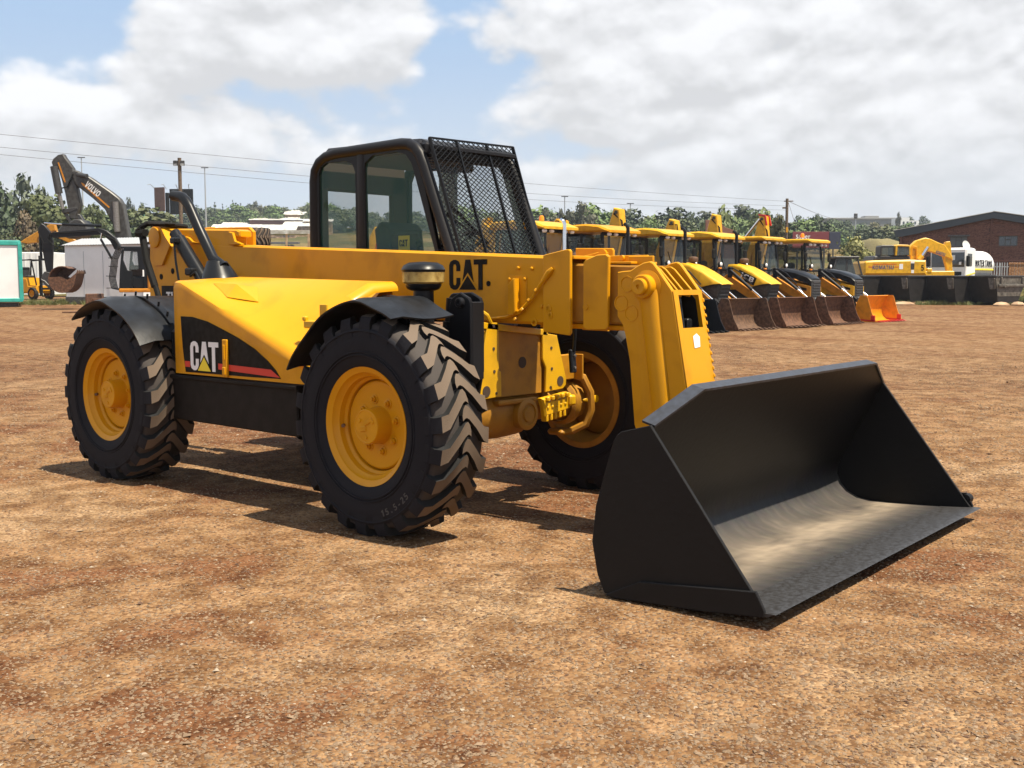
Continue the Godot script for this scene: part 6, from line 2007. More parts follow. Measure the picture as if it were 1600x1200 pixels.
func skips() -> void:
	var dir := Vector3(0.95, 0, 0.31)
	var turn := -0.315
	var corner := spot(58, 25.11)
	var names := ["black skip nearest the right edge, its ribbed grey side in view", "black skip second from the right end of its row", "black skip third from the right, below the yellow excavator", "black skip at the left end of its row beside the shrub"]
	var wd := 2.36
	var ends := [[58.0, 25.11], [58.7, 23.2], [59.5, 21.1], [60.3, 18.9]]
	for k in 4:
		var at: Vector3 = spot(ends[k][0], ends[k][1]) - dir * (wd * 0.5)
		var t := thing("skip", names[k], "skip", Vector3(at.x, ground_at(at.x, at.z), at.z), turn + [0.0, 0.02, -0.03, 0.02][k], "skips in a row")
		var m := mb()
		var H := 1.50
		# body narrows to the floor at both ends
		var a0 := wd * 0.5; var L := 2.7
		var bot := [Vector3(-a0 * 0.96, 0.12, -0.35), Vector3(a0 * 0.96, 0.12, -0.35), Vector3(a0 * 0.96, 0.12, -L + 0.7), Vector3(-a0 * 0.96, 0.12, -L + 0.7)]
		var top := [Vector3(-a0, H, 0), Vector3(a0, H, 0), Vector3(a0, H, -L), Vector3(-a0, H, -L)]
		for i in 4: m.quad(bot[i], bot[(i + 1) % 4], top[(i + 1) % 4], top[i])
		m.quad(bot[3], bot[2], bot[1], bot[0])
		for i in 4: m.quad(top[i] + Vector3(0, 0, 0), top[(i + 1) % 4], bot[(i + 1) % 4] * 0.97 + Vector3(0, 0.05, -0.05), bot[i] * 0.97 + Vector3(0, 0.05, -0.05))
		obj("skip_body", m, M["skip black"], t, 20)
		m = mb()
		for i in 4: m.bar(top[i], top[(i + 1) % 4], 0.09, 0.08, 0.015)
		obj("rim_bar", m, M["dark grey"], t)
		m = mb()
		for s in [-1.0, 1.0]:
			m.bar(Vector3(s * a0 * 0.99, 1.40, 0.02), Vector3(s * a0 * 0.93, 0.85, -0.13), 0.05, 0.20, 0.01)
			m.prism([Vector2(s * (a0 - 0.02), 1.42), Vector2(s * (a0 - 0.42), 1.42), Vector2(s * (a0 - 0.30), 0.82), Vector2(s * (a0 - 0.12), 0.82)], -0.10, 0.01, 0.01)
		obj("end_bracket", m, M["skip grey"], t)
		if k == 0:
			m = mb()
			m.quad(Vector3(a0 * 0.975 + 0.01, 0.45, -0.28), Vector3(a0 + 0.012, H - 0.05, -0.04), Vector3(a0 + 0.012, H - 0.05, -L + 0.1), Vector3(a0 * 0.975 + 0.01, 0.45, -L + 0.55))
			part("side_skin", "weathered grey long side of the skip", m, M["skip grey"], t)
			m = mb()
			m.bar(Vector3(a0 + 0.05, 1.02, -0.25), Vector3(a0 + 0.05, 1.02, -L + 0.3), 0.10, 0.14, 0.02)
			for z in [-0.45, -L + 0.5]: m.bar(Vector3(a0 + 0.05, 1.45, z), Vector3(a0 + 0.04, 1.0, z), 0.10, 0.12, 0.02)
			m.cyl(Vector3(a0 - 0.02, 0.95, -0.7), Vector3(a0 + 0.14, 0.95, -0.7), 0.05, 8)
			obj("side_rib", m, M["skip grey"], t)
	# rubble at the foot of the skips
	rng.seed = 12
	for k in 5:
		var q: Vector3 = spot([59.0, 58.6, 57.6, 57.9, 58.2][k], [19.6, 20.6, 25.3, 26.3, 27.3][k])
		var t := thing("rock", ["flat pale rock at the foot of the black skips", "second flat rock lying against the first by the skips", "brown rock at the corner of the rightmost skip", "long brown rock right of the rightmost skip", "last brown rock before the right edge"][k], "rock", Vector3(q.x, ground_at(q.x, q.z), q.z), k * 0.7)
		var m := mb()
		m.lathe([Vector2(0.02, 0.2), Vector2(0.25, 0.17), Vector2(0.42, 0.06), Vector2(0.4, -0.06), Vector2(0.1, -0.1)], 7, Vector3.ZERO, Basis(Vector3(1.5, 0, 0), Vector3(0, 0, -0.8), Vector3(0, 1, 0)))
		obj("rock_body", m, M["tan wall"], t, 20)

func warehouse() -> void:
	var t := there("brick_warehouse", "red brick warehouse with low gable and dark roof trim", "warehouse", 95, 40.75, -0.36)
	var W := 7.45
	var ev := 4.9; var rd := 6.15
	var m := mb()
	# gable wall built round its two window openings, bricks as material relief
	var holes := [[-3.28, -1.98, 3.42, 4.22], [0.55, 1.95, 3.42, 4.22]]
	var xs := [-W, -3.28, -1.98, 0.55, 1.95, W]
	var topy := func(x: float) -> float: return lerpf(rd, ev, absf(x) / W) - 0.05
	for i in 5:
		var x0: float = xs[i]; var x1: float = xs[i + 1]
		var strips := [[0.0, 99.0]]
		if i == 1 or i == 3: strips = [[0.0, 3.42], [4.22, 99.0]]
		for s in strips:
			var n := 4
			for k in n:
				var a := lerpf(x0, x1, float(k) / n); var b := lerpf(x0, x1, float(k + 1) / n)
				m.quad(Vector3(a, s[0] - 0.5, 0) if s[0] == 0.0 else Vector3(a, s[0], 0), Vector3(b, s[0] - 0.5, 0) if s[0] == 0.0 else Vector3(b, s[0], 0), Vector3(b, minf(s[1], topy.call(b)), 0), Vector3(a, minf(s[1], topy.call(a)), 0))
	m.box(Vector3(-W + 0.1, 2.2, -9), Vector3(0.2, 5.4, 18), 0.0)
	m.box(Vector3(W - 0.1, 2.2, -9), Vector3(0.2, 5.4, 18), 0.0)
	m.box(Vector3(0, 2.2, -18), Vector3(2 * W, 5.4, 0.2), 0.0)
	obj("brick_wall", m, M["brickwork"], t, 5)
	m = mb()
	for s in [-1.0, 1.0]:
		m.prism([Vector2(s * (W + 0.45), ev - 0.06), Vector2(s * (W + 0.30), ev - 0.62), Vector2(s * (W - 0.30), ev - 0.58), Vector2(0, rd - 0.42), Vector2(0, rd + 0.12)], 0.02, 0.30, 0.01)
	obj("gable_trim", m, M["slate trim"], t)
	m = mb()
	for s in [-1.0, 1.0]:
		m.sheet([[Vector3(0, rd + 0.16, 0.36), Vector3(0, rd + 0.16, -18.2)], [Vector3(s * (W + 0.5), ev - 0.02, 0.36), Vector3(s * (W + 0.5), ev - 0.02, -18.2)]], 0.05)
	obj("roof", m, M["roof pale"], t)
	m = mb()
	m.box(Vector3(-W + 0.15, 2.4, 0.12), Vector3(0.14, 4.8, 0.14), 0.02)
	m.box(Vector3(-0.10, 4.0, 0.06), Vector3(0.08, 3.6, 0.08), 0.02)
	m.box(Vector3(0.1, 2.15, 0.05), Vector3(2 * W - 0.5, 0.10, 0.06), 0.0)
	obj("downpipe", m, M["brick red"], t)
	for k in 2:
		var hq: Array = holes[k]
		m = mb()
		var cx: float = (hq[0] + hq[1]) * 0.5; var cy: float = (hq[2] + hq[3]) * 0.5
		for e in [[cx, hq[3], 1.36, 0.07], [cx, hq[2], 1.36, 0.07]]: m.box(Vector3(e[0], e[1], -0.04), Vector3(e[2], e[3], 0.1))
		for x in [hq[0], cx - 0.22, cx + 0.22, hq[1]]: m.box(Vector3(x, cy, -0.04), Vector3(0.06, 0.8, 0.1))
		m.box(Vector3(cx, cy + 0.12, -0.04), Vector3(0.44, 0.05, 0.08))
		var wn := obj("window", m, M["cast grey"], t)
		m = mb()
		m.quad(Vector3(hq[0], hq[2], -0.08), Vector3(hq[1], hq[2], -0.08), Vector3(hq[1], hq[3], -0.08), Vector3(hq[0], hq[3], -0.08))
		obj("pane", m, M["window dark"] if k == 1 else M["dusty glass"], wn)
		m = mb()
		m.box(Vector3(cx, hq[3] + 0.10, 0.05), Vector3(1.75, 0.13, 0.16), 0.01)
		obj("lintel", m, M["brick red"] if k == 1 else M["cast grey"], wn)
	# satellite dish on the wall
	var d := there("satellite_dish", "white satellite dish on the warehouse wall above the truck", "dish", 94.6, 38.23)
	m = mb()
	m.lathe([Vector2(0, 0), Vector2(0.25, 0.02), Vector2(0.42, 0.09)], 20, Vector3(0, 3.44, 0.3), Basis(Vector3(0.9, 0, -0.43), Vector3(-0.13, 0.95, -0.28), Vector3(0.41, 0.31, 0.86)))
	obj("reflector", m, M["white paint"], d)
	m = mb()
	m.bar(Vector3(0, 3.44, 0.3), Vector3(-0.1, 3.44 - 0.35, -0.35), 0.05, 0.05)
	obj("bracket", m, M["galvanised"], d)
	# palisade fence and timber gate in front
	var f := there("palisade_fence", "grey steel palisade fence in front of the brick warehouse", "fence", 88, 36.98)
	for k in 64:
		m = mb()
		var x := -6.0 + k * 0.20
		m.prism([Vector2(x, 0.1), Vector2(x + 0.07, 0.1), Vector2(x + 0.07, 2.05), Vector2(x + 0.035, 2.18), Vector2(x, 2.05)], -0.01, 0.01)
		obj("pale", m, M["galvanised"] if k % 9 else M["pale grey"], f)
	for y in [0.5, 1.8]:
		m = mb()
		m.box(Vector3(0.3, y, -0.03), Vector3(12.8, 0.06, 0.04))
		obj("rail", m, M["galvanised"], f)
	for k in 6:
		m = mb()
		m.box(Vector3(-6.0 + k * 2.5, 1.05, -0.08), Vector3(0.10, 2.1, 0.08))
		obj("post", m, M["galvanised"], f)
	f = there("timber_gate", "orange brown timber boarding at the right of the warehouse fence", "gate", 84, 37.48)
	for k in 9:
		m = mb()
		m.box(Vector3(k * 0.21, 1.25, 0), Vector3(0.19, 1.9, 0.03), 0.005)
		obj("board", m, M["fence wood"], f)
	m = mb()
	m.box(Vector3(0.85, 2.1, 0.03), Vector3(2.0, 0.10, 0.05))
	obj("rail", m, M["fence wood"], f)
	m = mb()
	m.box(Vector3(0.85, 0.5, 0.03), Vector3(2.0, 0.10, 0.05))
	obj("rail", m, M["fence wood"], f)
	# tractor wheel cut by the right edge
	var w := there("parked_trailer", "rusty trailer wheel cut off by the right edge of the view", "trailer", 60, 28.05)
	wheel(w, Vector3(0, 0.55, 0.2), 1, 0.55, 0.35, 0.27, 14, 0.3, M["rust dark"], 0, 6)
	m = mb()
	m.box(Vector3(0.9, 1.15, -0.5), Vector3(2.2, 0.25, 1.2), 0.03)
	obj("trailer_bed", m, M["rust"], w)

func boards_and_poles() -> void:
	# double billboard on the left
	var t := there("billboard", "tall black backed billboard with brown poster behind the wooden pole", "billboard", 170, -52.07)
	var m := mb()
	var yb := 7.76; var yt := 11.38
	m.box(Vector3(2.05, (yb + yt) / 2, -0.3), Vector3(3.5, yt - yb, 0.35), 0.03)
	m.box(Vector3(0, yb - 0.1, 0.0), Vector3(4.4, 0.2, 1.0), 0.02)
	for k in 7: m.box(Vector3(0.6 + k * 0.5, (yb + yt) / 2, -0.1), Vector3(0.05, yt - yb - 0.2, 0.06))
	obj("black_panel", m, M["matt black"], t)
	m = mb()
	m.box(Vector3(-1.05, (yb + yt) / 2 + 0.2, 0.35), Vector3(1.8, yt - yb, 0.2), 0.02, Basis(Vector3.UP, -0.35))
	var bp := obj("poster", m, M["poster brown"], t)
	m = mb()
	m.box(Vector3(-0.75, (yb + yt) / 2 + 0.1, 0.42), Vector3(0.8, 0.5, 0.06), 0.02, Basis(Vector3.UP, -0.35))
	obj("poster_print", m, M["decal white"], bp)
	m = mb()
	m.cyl(Vector3(0, -0.5, 0), Vector3(0, yt - 0.6, 0), 0.30, 10)
	obj("post", m, M["matt black"], t)
	m = mb()
	for k in 4: m.tube([Vector3(-1.8 + k * 1.7, yt, 0), Vector3(-2.2 + k * 1.9, yt + 0.6, 0.9), Vector3(-2.5 + k * 2.1, yt + 0.5, 1.4)], 0.05, 5)
	obj("lamp_arm", m, M["galvanised"], t)
	# maroon board with lettering at right
	t = there("billboard", "maroon billboard with white lettering above the last backhoe", "billboard", 150, 40.07)
	var hb := 3.10; var ht := 5.26
	m = mb()
	m.box(Vector3(0, (hb + ht) / 2, 0), Vector3(4.9, ht - hb, 0.25), 0.02)
	var pn := obj("panel", m, M["maroon"], t)
	lettering("sign_lettering", "Super", 0.75, M["decal white"], pn, Vector3(-1.1, ht - 0.75, 0.14), Vector3.ZERO, 1.9)
	m = mb()
	for x in [-1.8, 1.8]: m.cyl(Vector3(x, -0.5, 0), Vector3(x, hb, 0), 0.12, 8)
	obj("post", m, M["dark grey"], t)
	t = there("billboard", "dark navy billboard beside the maroon one", "billboard", 148, 42.69, 0.1)
	m = mb()
	m.box(Vector3(0, (hb + ht) / 2 - 0.1, 0), Vector3(1.5, ht - hb + 0.1, 0.25), 0.02)
	obj("panel", m, M["navy"], t)
	m = mb()
	m.cyl(Vector3(-0.2, -0.5, 0), Vector3(-0.2, hb, 0), 0.10, 8)
	obj("post", m, M["dark grey"], t)
	# wooden floodlight pole
	t = there("floodlight_pole", "brown wooden pole with two floodlights behind the exhaust pipe", "pole", 90, -26.53)
	var ph := 10.49
	m = mb()
	m.cyl(Vector3(0, -0.5, 0), Vector3(0.02, ph, 0), 0.15, 12)
	obj("pole", m, M["wood pole"], t)
	for s in [-1.0, 1.0]:
		m = mb()
		m.box(Vector3(0.28 * s, ph - 0.42, 0.1), Vector3(0.34, 0.40, 0.22), 0.03, Basis(Vector3.UP, 0.3 * s))
		var fl := obj("floodlight", m, M["dark grey"], t)
		m = mb()
		m.box(Vector3(0.28 * s, ph - 0.55, 0.22), Vector3(0.26, 0.16, 0.03), 0.0, Basis(Vector3.UP, 0.3 * s))
		obj("lens", m, M["galvanised"], fl)
	# power pole on the right
	t = there("power_pole", "dark power pole with crossarm among the trees on the right", "pole", 110, 26.98)
	var pt := 8.04
	m = mb()
	m.cyl(Vector3(0, -0.5, 0), Vector3(0, pt, 0), 0.14, 10)
	obj("pole", m, M["wood pole"], t)
	m = mb()
	m.box(Vector3(0.15, pt - 0.25, 0), Vector3(0.9, 0.10, 0.10), 0.01)
	m.box(Vector3(-0.2, pt - 0.9, 0), Vector3(0.5, 0.16, 0.12), 0.01)
	m.bar(Vector3(0.1, pt - 0.3, 0), Vector3(1.3, pt - 4.0, 0.2), 0.03, 0.03)
	obj("crossarm", m, M["wood pole"], t)
	m = mb()
	m.box(Vector3(0, 5.0, 0.16), Vector3(0.2, 0.5, 0.05))
	obj("marker_board", m, M["machine yellow"], t)
	# light masts far off
	var masts := [[250, -68.1, 19.02, "tall thin light mast right of the wooden pole"], [250, -95.4, 21.32, "tall thin light mast behind the charcoal excavator"], [260, 12.3, 12.64, "thin light mast above the dull yellow backhoe roof"], [260, 27.5, 10.98, "thin light mast between the big trees and the backhoe booms"], [300, 92.0, 8.23, "short mast with a dark head beside the long grey roof"]]
	for k in masts.size():
		t = there("light_mast", masts[k][3], "light mast", masts[k][0], masts[k][1])
		m = mb()
		m.tube([Vector3(0, -1, 0), Vector3(0, masts[k][2], 0)], [0.24, 0.11], 8)
		obj("mast", m, M["galvanised"], t)
		m = mb()
		m.box(Vector3(0, masts[k][2], 0), Vector3(1.6, 0.18, 0.4), 0.02) if k < 4 else m.box(Vector3(0, masts[k][2], 0), Vector3(0.9, 1.4, 0.6), 0.1)
		obj("lamp_head", m, M["dark grey"], t)
	# power lines between the poles
	var ends := [[Vector3(-40.5, 8.9, -14.0), Vector3(-47.9, 9.55, -95.0)], [Vector3(-41.0, 8.2, -13.6), Vector3(-47.4, 9.0, -95.3)], [Vector3(-41.5, 7.7, -13.2), Vector3(-48.0, 8.4, -95.0)]]
	for k in 3:
		m = mb()
		m.tube(wire_pts(k), 0.011, 4)
		var o := obj("power_line", m, M["cast grey"], self)
		o.set_meta("label", ["topmost of the three power lines crossing the sky", "middle one of the three power lines crossing the sky", "lowest of the three power lines crossing the sky"][k])
		o.set_meta("category", "power line"); o.set_meta("group", "power lines")
	m = mb()
	var A := spot(110, 26.98)
	A.y += pt - 0.2
	var B := spot(260, 80.0); B.y = 1.436 + (441 - 338) * 260.0 / 1737.0
	var l := []
	for i in 13: l.append(A.lerp(B, i / 12.0) - Vector3(0, sin(PI * i / 12.0) * 1.2, 0))
	m.tube(l, 0.025, 4)
	var pl := obj("power_line", m, M["cast grey"], self)
	pl.set_meta("label", "power line running right from the power pole"); pl.set_meta("category", "power line")

func wire_pts(k: int) -> Array:
	# spans run from a pole out of view on the left to the pole on the right, away from the photographer
	var a: Vector3 = spot(58.0, -29.5); a.y = [9.46, 8.80, 8.42][k]
	var b: Vector3 = spot(110.0, 26.98); b.y = [9.40, 8.95, 8.55][k]
	var r := []
	for i in 25:
		var f := i / 24.0
		r.append(a.lerp(b, f) - Vector3(0, sin(PI * f) * [0.35, 0.55, 0.62][k], 0))
	return r

func far_buildings() -> void:
	var t: Node3D
	var m: MB
	# low sheds and stacked goods across the road on the left
	var sh := [[400, -99.6, 9, 3.0, "red shed with white roof left of the light mast foot", "red paint", "roof pale", 12],
		[380, -94.0, 16, 3.2, "tan shed with pale roof and dark end", "tan wall", "roof pale", 10],
		[385, -82.0, 15, 2.8, "tan shed beside the red panel", "tan wall", "roof pale", 10],
		[395, -73.5, 14, 3.6, "long tan shed with pale roof in the middle of the group", "tan wall", "roof pale", 14],
		[410, -82.5, 26, 5.0, "pale roofed shed at the back of the group", "brick pale", "roof pale", 14],
		[420, -79.0, 12, 6.5, "farthest tan shed below the trees", "tan wall", "roof pale", 12],
		[405, -70.0, 10, 4.8, "pale roofed shed touching the black cab's left edge", "tan wall", "roof pale", 16]]
	for q in sh:
		t = there("shed", q[4], "shed", q[0], q[1], 0.12)
		m = mb()
		m.prism([Vector2(0, -1), Vector2(0, q[3] - 0.05), Vector2(q[7], q[3] + 2.2), Vector2(q[7], -1)], -q[2] * 0.5, q[2] * 0.5)
		for i in m.p.size(): m.p[i] = Vector3(m.p[i].z, m.p[i].y, -m.p[i].x)
		obj("wall", m, M[q[5]], t)
		m = mb()
		m.sheet([[Vector3(-q[2] * 0.5 - 0.4, q[3], 0.6), Vector3(q[2] * 0.5 + 0.4, q[3], 0.6)], [Vector3(-q[2] * 0.5 - 0.4, q[3] + 2.4, -q[7] - 0.6), Vector3(q[2] * 0.5 + 0.4, q[3] + 2.4, -q[7] - 0.6)]], 0.15)
		obj("roof", m, M[q[6]], t)
		for k in 3:
			m = mb()
			m.box(Vector3(-q[2] * 0.3 + k * q[2] * 0.3, q[3] * 0.45, 0.05), Vector3(q[2] * 0.14, q[3] * 0.5, 0.12))
			obj("door", m, M["dark grey"] if k != 1 else M["tan wall"], t)
	t = there("banner", "red banner with white print in front of the tan sheds", "banner", 372, -86.2)
	m = mb()
	m.box(Vector3(0, 1.6, 0), Vector3(6.0, 2.6, 0.2))
	obj("cloth", m, M["red paint"], t)
	m = mb()
	for k in 4: m.box(Vector3(-1.6 + k * 1.05, 1.0, 0.14), Vector3(0.8, 0.7, 0.05))
	obj("print", m, M["decal white"], t)
	# roadside canopy with white roof
	t = there("canopy", "long flat white canopy on posts left of the black cab", "canopy", 150, -29.6)
	m = mb()
	var cy := 4.84
	m.box(Vector3(0, cy, -2), Vector3(5.6, 0.45, 4.0), 0.03)
	obj("canopy_roof", m, M["roof pale"], t)
	for x in [-0.55, 2.4]:
		m = mb()
		m.box(Vector3(x, cy * 0.5 - 0.2, 0), Vector3(0.26, cy, 0.26), 0.02)
		obj("post", m, M["tan wall"], t)
	# white truck on the road
	t = there("box_truck", "white flatbed truck on the far road left of the black cab", "truck", 340, -71.5)
	m = mb()
	m.box(Vector3(-6.5, 2.0, 0), Vector3(2.4, 2.6, 2.4), 0.25)
	obj("cab", m, M["white paint"], t)
	m = mb()
	m.box(Vector3(1.0, 1.5, 0), Vector3(12.0, 0.6, 2.4), 0.05)
	obj("load_bed", m, M["cast grey"], t)
	m = mb()
	m.box(Vector3(-7.0, 2.5, 1.22), Vector3(0.9, 0.8, 0.05))
	obj("window", m, M["window dark"], t)
	for x in [-6.3, 3.4, 4.8]:
		m = mb()
		m.cyl(Vector3(x, 0.5, -1.2), Vector3(x, 0.5, 1.2), 0.5, 12)
		obj("wheel", m, M["rubber plain"], t)
	# water tanks on the bank
	for k in 2:
		t = there("water_tank", ["larger green water tank on the bank beside the charcoal boom", "smaller green water tank on the bank"][k], "water tank", 300, [-98.4, -95.0][k])
		m = mb()
		m.lathe([Vector2(1.25 - k * 0.1, 0), Vector2(1.25 - k * 0.1, 2.3 - k * 0.5), Vector2(0.5, 2.8 - k * 0.5), Vector2(0, 2.8 - k * 0.5)], 18, Vector3(0, 6.62, 0), Basis(Vector3(1, 0, 0), Vector3(0, 0, -1), Vector3(0, 1, 0)))
		obj("tank", m, M["green tank"], t)
		m = mb()
		m.box(Vector3(0, 6.62 * 0.5, 0), Vector3(2.0, 6.62, 2.0))
		obj("stand", m, M["tan wall"], t)
	t = there("white_house", "small white house seen below the black billboard", "house", 260, -80.5)
	m = mb()
	m.box(Vector3(0, 1.8, -2), Vector3(5.0, 4.0, 4.0)); m.prism([Vector2(-2.8, 3.8), Vector2(2.8, 3.8), Vector2(0, 5.0)], -4.2, 0.2)
	obj("wall", m, M["white wall"], t)
	m = mb()
	for x in [-1.4, 0.9]:
		m = mb()
		m.box(Vector3(x, 2.2, 0.03), Vector3(0.9, 1.1, 0.1))
		obj("window", m, M["window dark"], t)
	# white block on the hill to the right
	t = there("apartment_block", "white three storey block on the hill left of the warehouse roof", "building", 450, 158.55)
	m = mb()
	m.box(Vector3(-1.2, 4.5, -4), Vector3(4.6, 9.0, 8), 0.0)
	m.box(Vector3(2.9, 3.9, -3), Vector3(4.0, 7.8, 6), 0.0)
	m.box(Vector3(0.4, 4.0, -2), Vector3(1.0, 8.2, 3.0), 0.0)
	obj("wall", m, M["white wall"], t)
	for r in 3:
		for k in 5:
			m = mb()
			m.box(Vector3(-2.8 + k * 1.55, 1.9 + r * 2.5, 0.03), Vector3(0.65, 1.0, 0.12))
			obj("window", m, M["window dark"], t)
	t = there("long_roof_building", "long low grey roofed building on the skyline of the right hill", "building", 480, 150.0)
	m = mb()
	m.box(Vector3(0, 4.0, -6), Vector3(30, 9.0, 12))
	obj("wall", m, M["roof grey"], t)
	m = mb()
	m.box(Vector3(0, 8.8, -6), Vector3(31, 0.8, 13), 0.1)
	m.box(Vector3(4.5, 9.6, -4), Vector3(6.0, 0.9, 6), 0.1)
	obj("roof", m, M["roof grey"], t)
	t = there("red_brick_ruin", "red earth coloured wall between the trees behind the backhoe row", "wall", 120, 22.3)
	m = mb()
	m.prism([Vector2(-1.5, 0), Vector2(-1.5, 6.2), Vector2(-0.4, 6.2), Vector2(0.6, 5.4), Vector2(1.8, 5.0), Vector2(1.9, 0)], -0.6, 0.0, 0.02)
	obj("wall", m, M["brick pale"], t)
	m = mb()
	m.box(Vector3(0.2, 4.3, 0.02), Vector3(0.5, 1.0, 0.06))
	obj("window", m, M["window dark"], t)
	# grassy mound on the right hill
	m = mb()
	var c := spot(215, 71.0)
	var rows := []
	var mn := FastNoiseLite.new(); mn.seed = 3; mn.frequency = 0.12
	for i in 13:
		var row := []
		for k in 25:
			var u := k / 24.0 * 2 - 1; var v := i / 12.0 * 2 - 1
			var h := maxf(0.0, 1.0 - v * v) * smoothstep(1.0, -0.1, u) * smoothstep(-1.0, -0.45, u) * 4.0 + mn.get_noise_2d(i * 3.0, k * 3.0) * 0.3
			var q := spot(215 + v * 14, 72.6 + u * 7.5)
			row.append(q + Vector3(0, h - 0.6, 0))
		rows.append(row)
	m.sheet(rows)
	struct("grass_bank", m, M["dry grass"], 60)
	# old machine behind the last backhoe
	t = there("old_tractor", "grey cabbed old machine parked behind the bright yellow bucket", "tractor", 66, 19.6)
	m = mb()
	m.prism(v2([[-0.95, 0.6], [-0.85, 1.6], [-0.6, 2.55], [0.6, 2.55], [0.95, 1.5], [1.0, 0.6]]), -0.7, -0.64, 0.01)
	for q in [[-0.85, 1.5, -0.58, 2.5], [0.0, 1.5, 0.0, 2.5], [0.9, 1.5, 0.6, 2.5]]:
		for z in [-0.65, 0.65]: m.bar(Vector3(q[0], q[1], z), Vector3(q[2], q[3], z), 0.08, 0.08)
	m.box(Vector3(0, 2.55, 0), Vector3(1.4, 0.12, 1.5), 0.03)
	m.box(Vector3(0, 1.1, 0), Vector3(1.9, 0.9, 1.3), 0.05)
	m.box(Vector3(1.5, 1.0, 0), Vector3(1.4, 0.8, 0.9), 0.08)
	obj("body", m, M["dark grey"], t)
	m = mb()
	m.quad(Vector3(-0.83, 1.55, 0.66), Vector3(0.86, 1.55, 0.66), Vector3(0.6, 2.5, 0.66), Vector3(-0.58, 2.5, 0.66))
	obj("side_glass", m, M["far glass"], t)
	for x in [-0.7, 1.6]: wheel(t, Vector3(x, 0.55, 0.7), 1, 0.55, 0.3, 0.28, 14, 0.2, M["dark grey"], 0, 6)
	# yellow arm with red discs seen through the cab windows
	t = there("machine_arm", "yellow machine arm with three red discs seen through the cab", "machine arm", 40, -4.75)
	m = mb()
	m.prism(v2([[-0.35, 0.5], [-0.42, 2.0], [-0.30, 2.9], [-0.12, 3.25], [0.36, 3.3], [0.42, 3.1], [0.30, 2.2], [0.32, 0.5]]), -0.2, 0.2, 0.03)
	m.box(Vector3(0, 0.4, 0), Vector3(1.6, 0.8, 1.2), 0.06)
	var ma := obj("arm", m, M["bright yellow"], t)
	for k in 3:
		m = mb()
		m.lathe([Vector2(0.11, 0.2), Vector2(0.11, 0.215), Vector2(0, 0.215)], 16, Vector3(-0.22 + k * 0.12, 2.15 + k * 0.22, 0))
		obj("red_disc", m, M["decal red"], ma)
	# stack of worn tyres behind the boom
	for k in 6:
		t = there("worn_tyre", ["bottom", "second", "third", "fourth", "fifth", "topmost"][k] + " worn tyre of the flat stack behind the boom", "tyre", 30, -6.92)
		t.position.y += 0.24 + k * 0.482
		var o := obj("tread", tyre_mesh(0.46, 0.48, 0.24, 20, 0.6), M["rubber"], t, 50)
		o.rotation.x = PI / 2
		o.rotation.z = k * 0.7


# ---------------------------------------------------------------- trees
# crown of leaf faces in a unit box (height 1, width 1), trunk and limbs below
func crown_mesh(sd: int, lobes: Array, n: int, leaf: float, c0: Color, c1: Color, droop := 0.0) -> ArrayMesh:
	rng.seed = sd
	var m := mb()
	var tot := 0.0
	for l in lobes: tot += l[3] * l[3]
	for l in lobes:
		var cnt := int(n * l[3] * l[3] / tot)
		var tone := rng.randf_range(-0.18, 0.18)
		for i in cnt:
			var dir := Vector3(rng.randfn(), rng.randfn(), rng.randfn()).normalized()
			var rad := pow(rng.randf(), 0.36)
			var bump := 0.82 + 0.3 * sin(dir.x * 7.0 + sd) * sin(dir.y * 6.0 + 1.0) * sin(dir.z * 8.0)
			var q: Vector3 = Vector3(l[0], l[1], l[2]) + dir * rad * l[3] * bump * Vector3(1, l[4], 1)
			q.y -= droop * rng.randf() * 0.15
			var nn := (dir + Vector3(rng.randfn(), rng.randfn(), rng.randfn()) * 0.55).normalized()
			var u := nn.cross(Vector3(rng.randfn(), rng.randfn() - droop * 2.0, rng.randfn())).normalized()
			var v := nn.cross(u)
			var s := leaf * rng.randf_range(0.6, 1.35)
			var k := clampf(0.5 + tone + rng.randf_range(-0.4, 0.4), 0, 1)
			m.col = c0.lerp(c1, k)
			var st := 1.0 + droop
			m.tri(q - u * s * 0.5, q + v * s * 0.55 * st, q + u * s * 0.5)
			m.tri(q - u * s * 0.5, q + u * s * 0.5, q - v * s * 0.6 * st + nn * s * 0.2)
	var am := m.mesh(0.0, true)
	var ar := am.surface_get_arrays(0)
	var P: PackedVector3Array = ar[Mesh.ARRAY_VERTEX]
	var N: PackedVector3Array = ar[Mesh.ARRAY_NORMAL]
	for f in P.size() / 3:
		var i := f * 3
		var mid := (P[i] + P[i + 1] + P[i + 2]) / 3.0
		var best := Vector3.UP; var bd := 9.0
		for l in lobes:
			var q: Vector3 = (mid - Vector3(l[0], l[1], l[2])) / (l[3] * Vector3(1, l[4], 1))
			if absf(q.length() - 0.8) < bd: bd = absf(q.length() - 0.8); best = q
		var out := best.normalized()
		if N[i].dot(out) < 0:
			var sw := P[i + 1]; P[i + 1] = P[i + 2]; P[i + 2] = sw
			for k in 3: N[i + k] = -N[i + k]
		for k in 3: N[i + k] = (N[i + k] * 0.65 + out * 0.6 + Vector3(0, 0.1, 0)).normalized()
	ar[Mesh.ARRAY_VERTEX] = P
	ar[Mesh.ARRAY_NORMAL] = N
	var am2 := ArrayMesh.new()
	am2.add_surface_from_arrays(Mesh.PRIMITIVE_TRIANGLES, ar)
	return am2

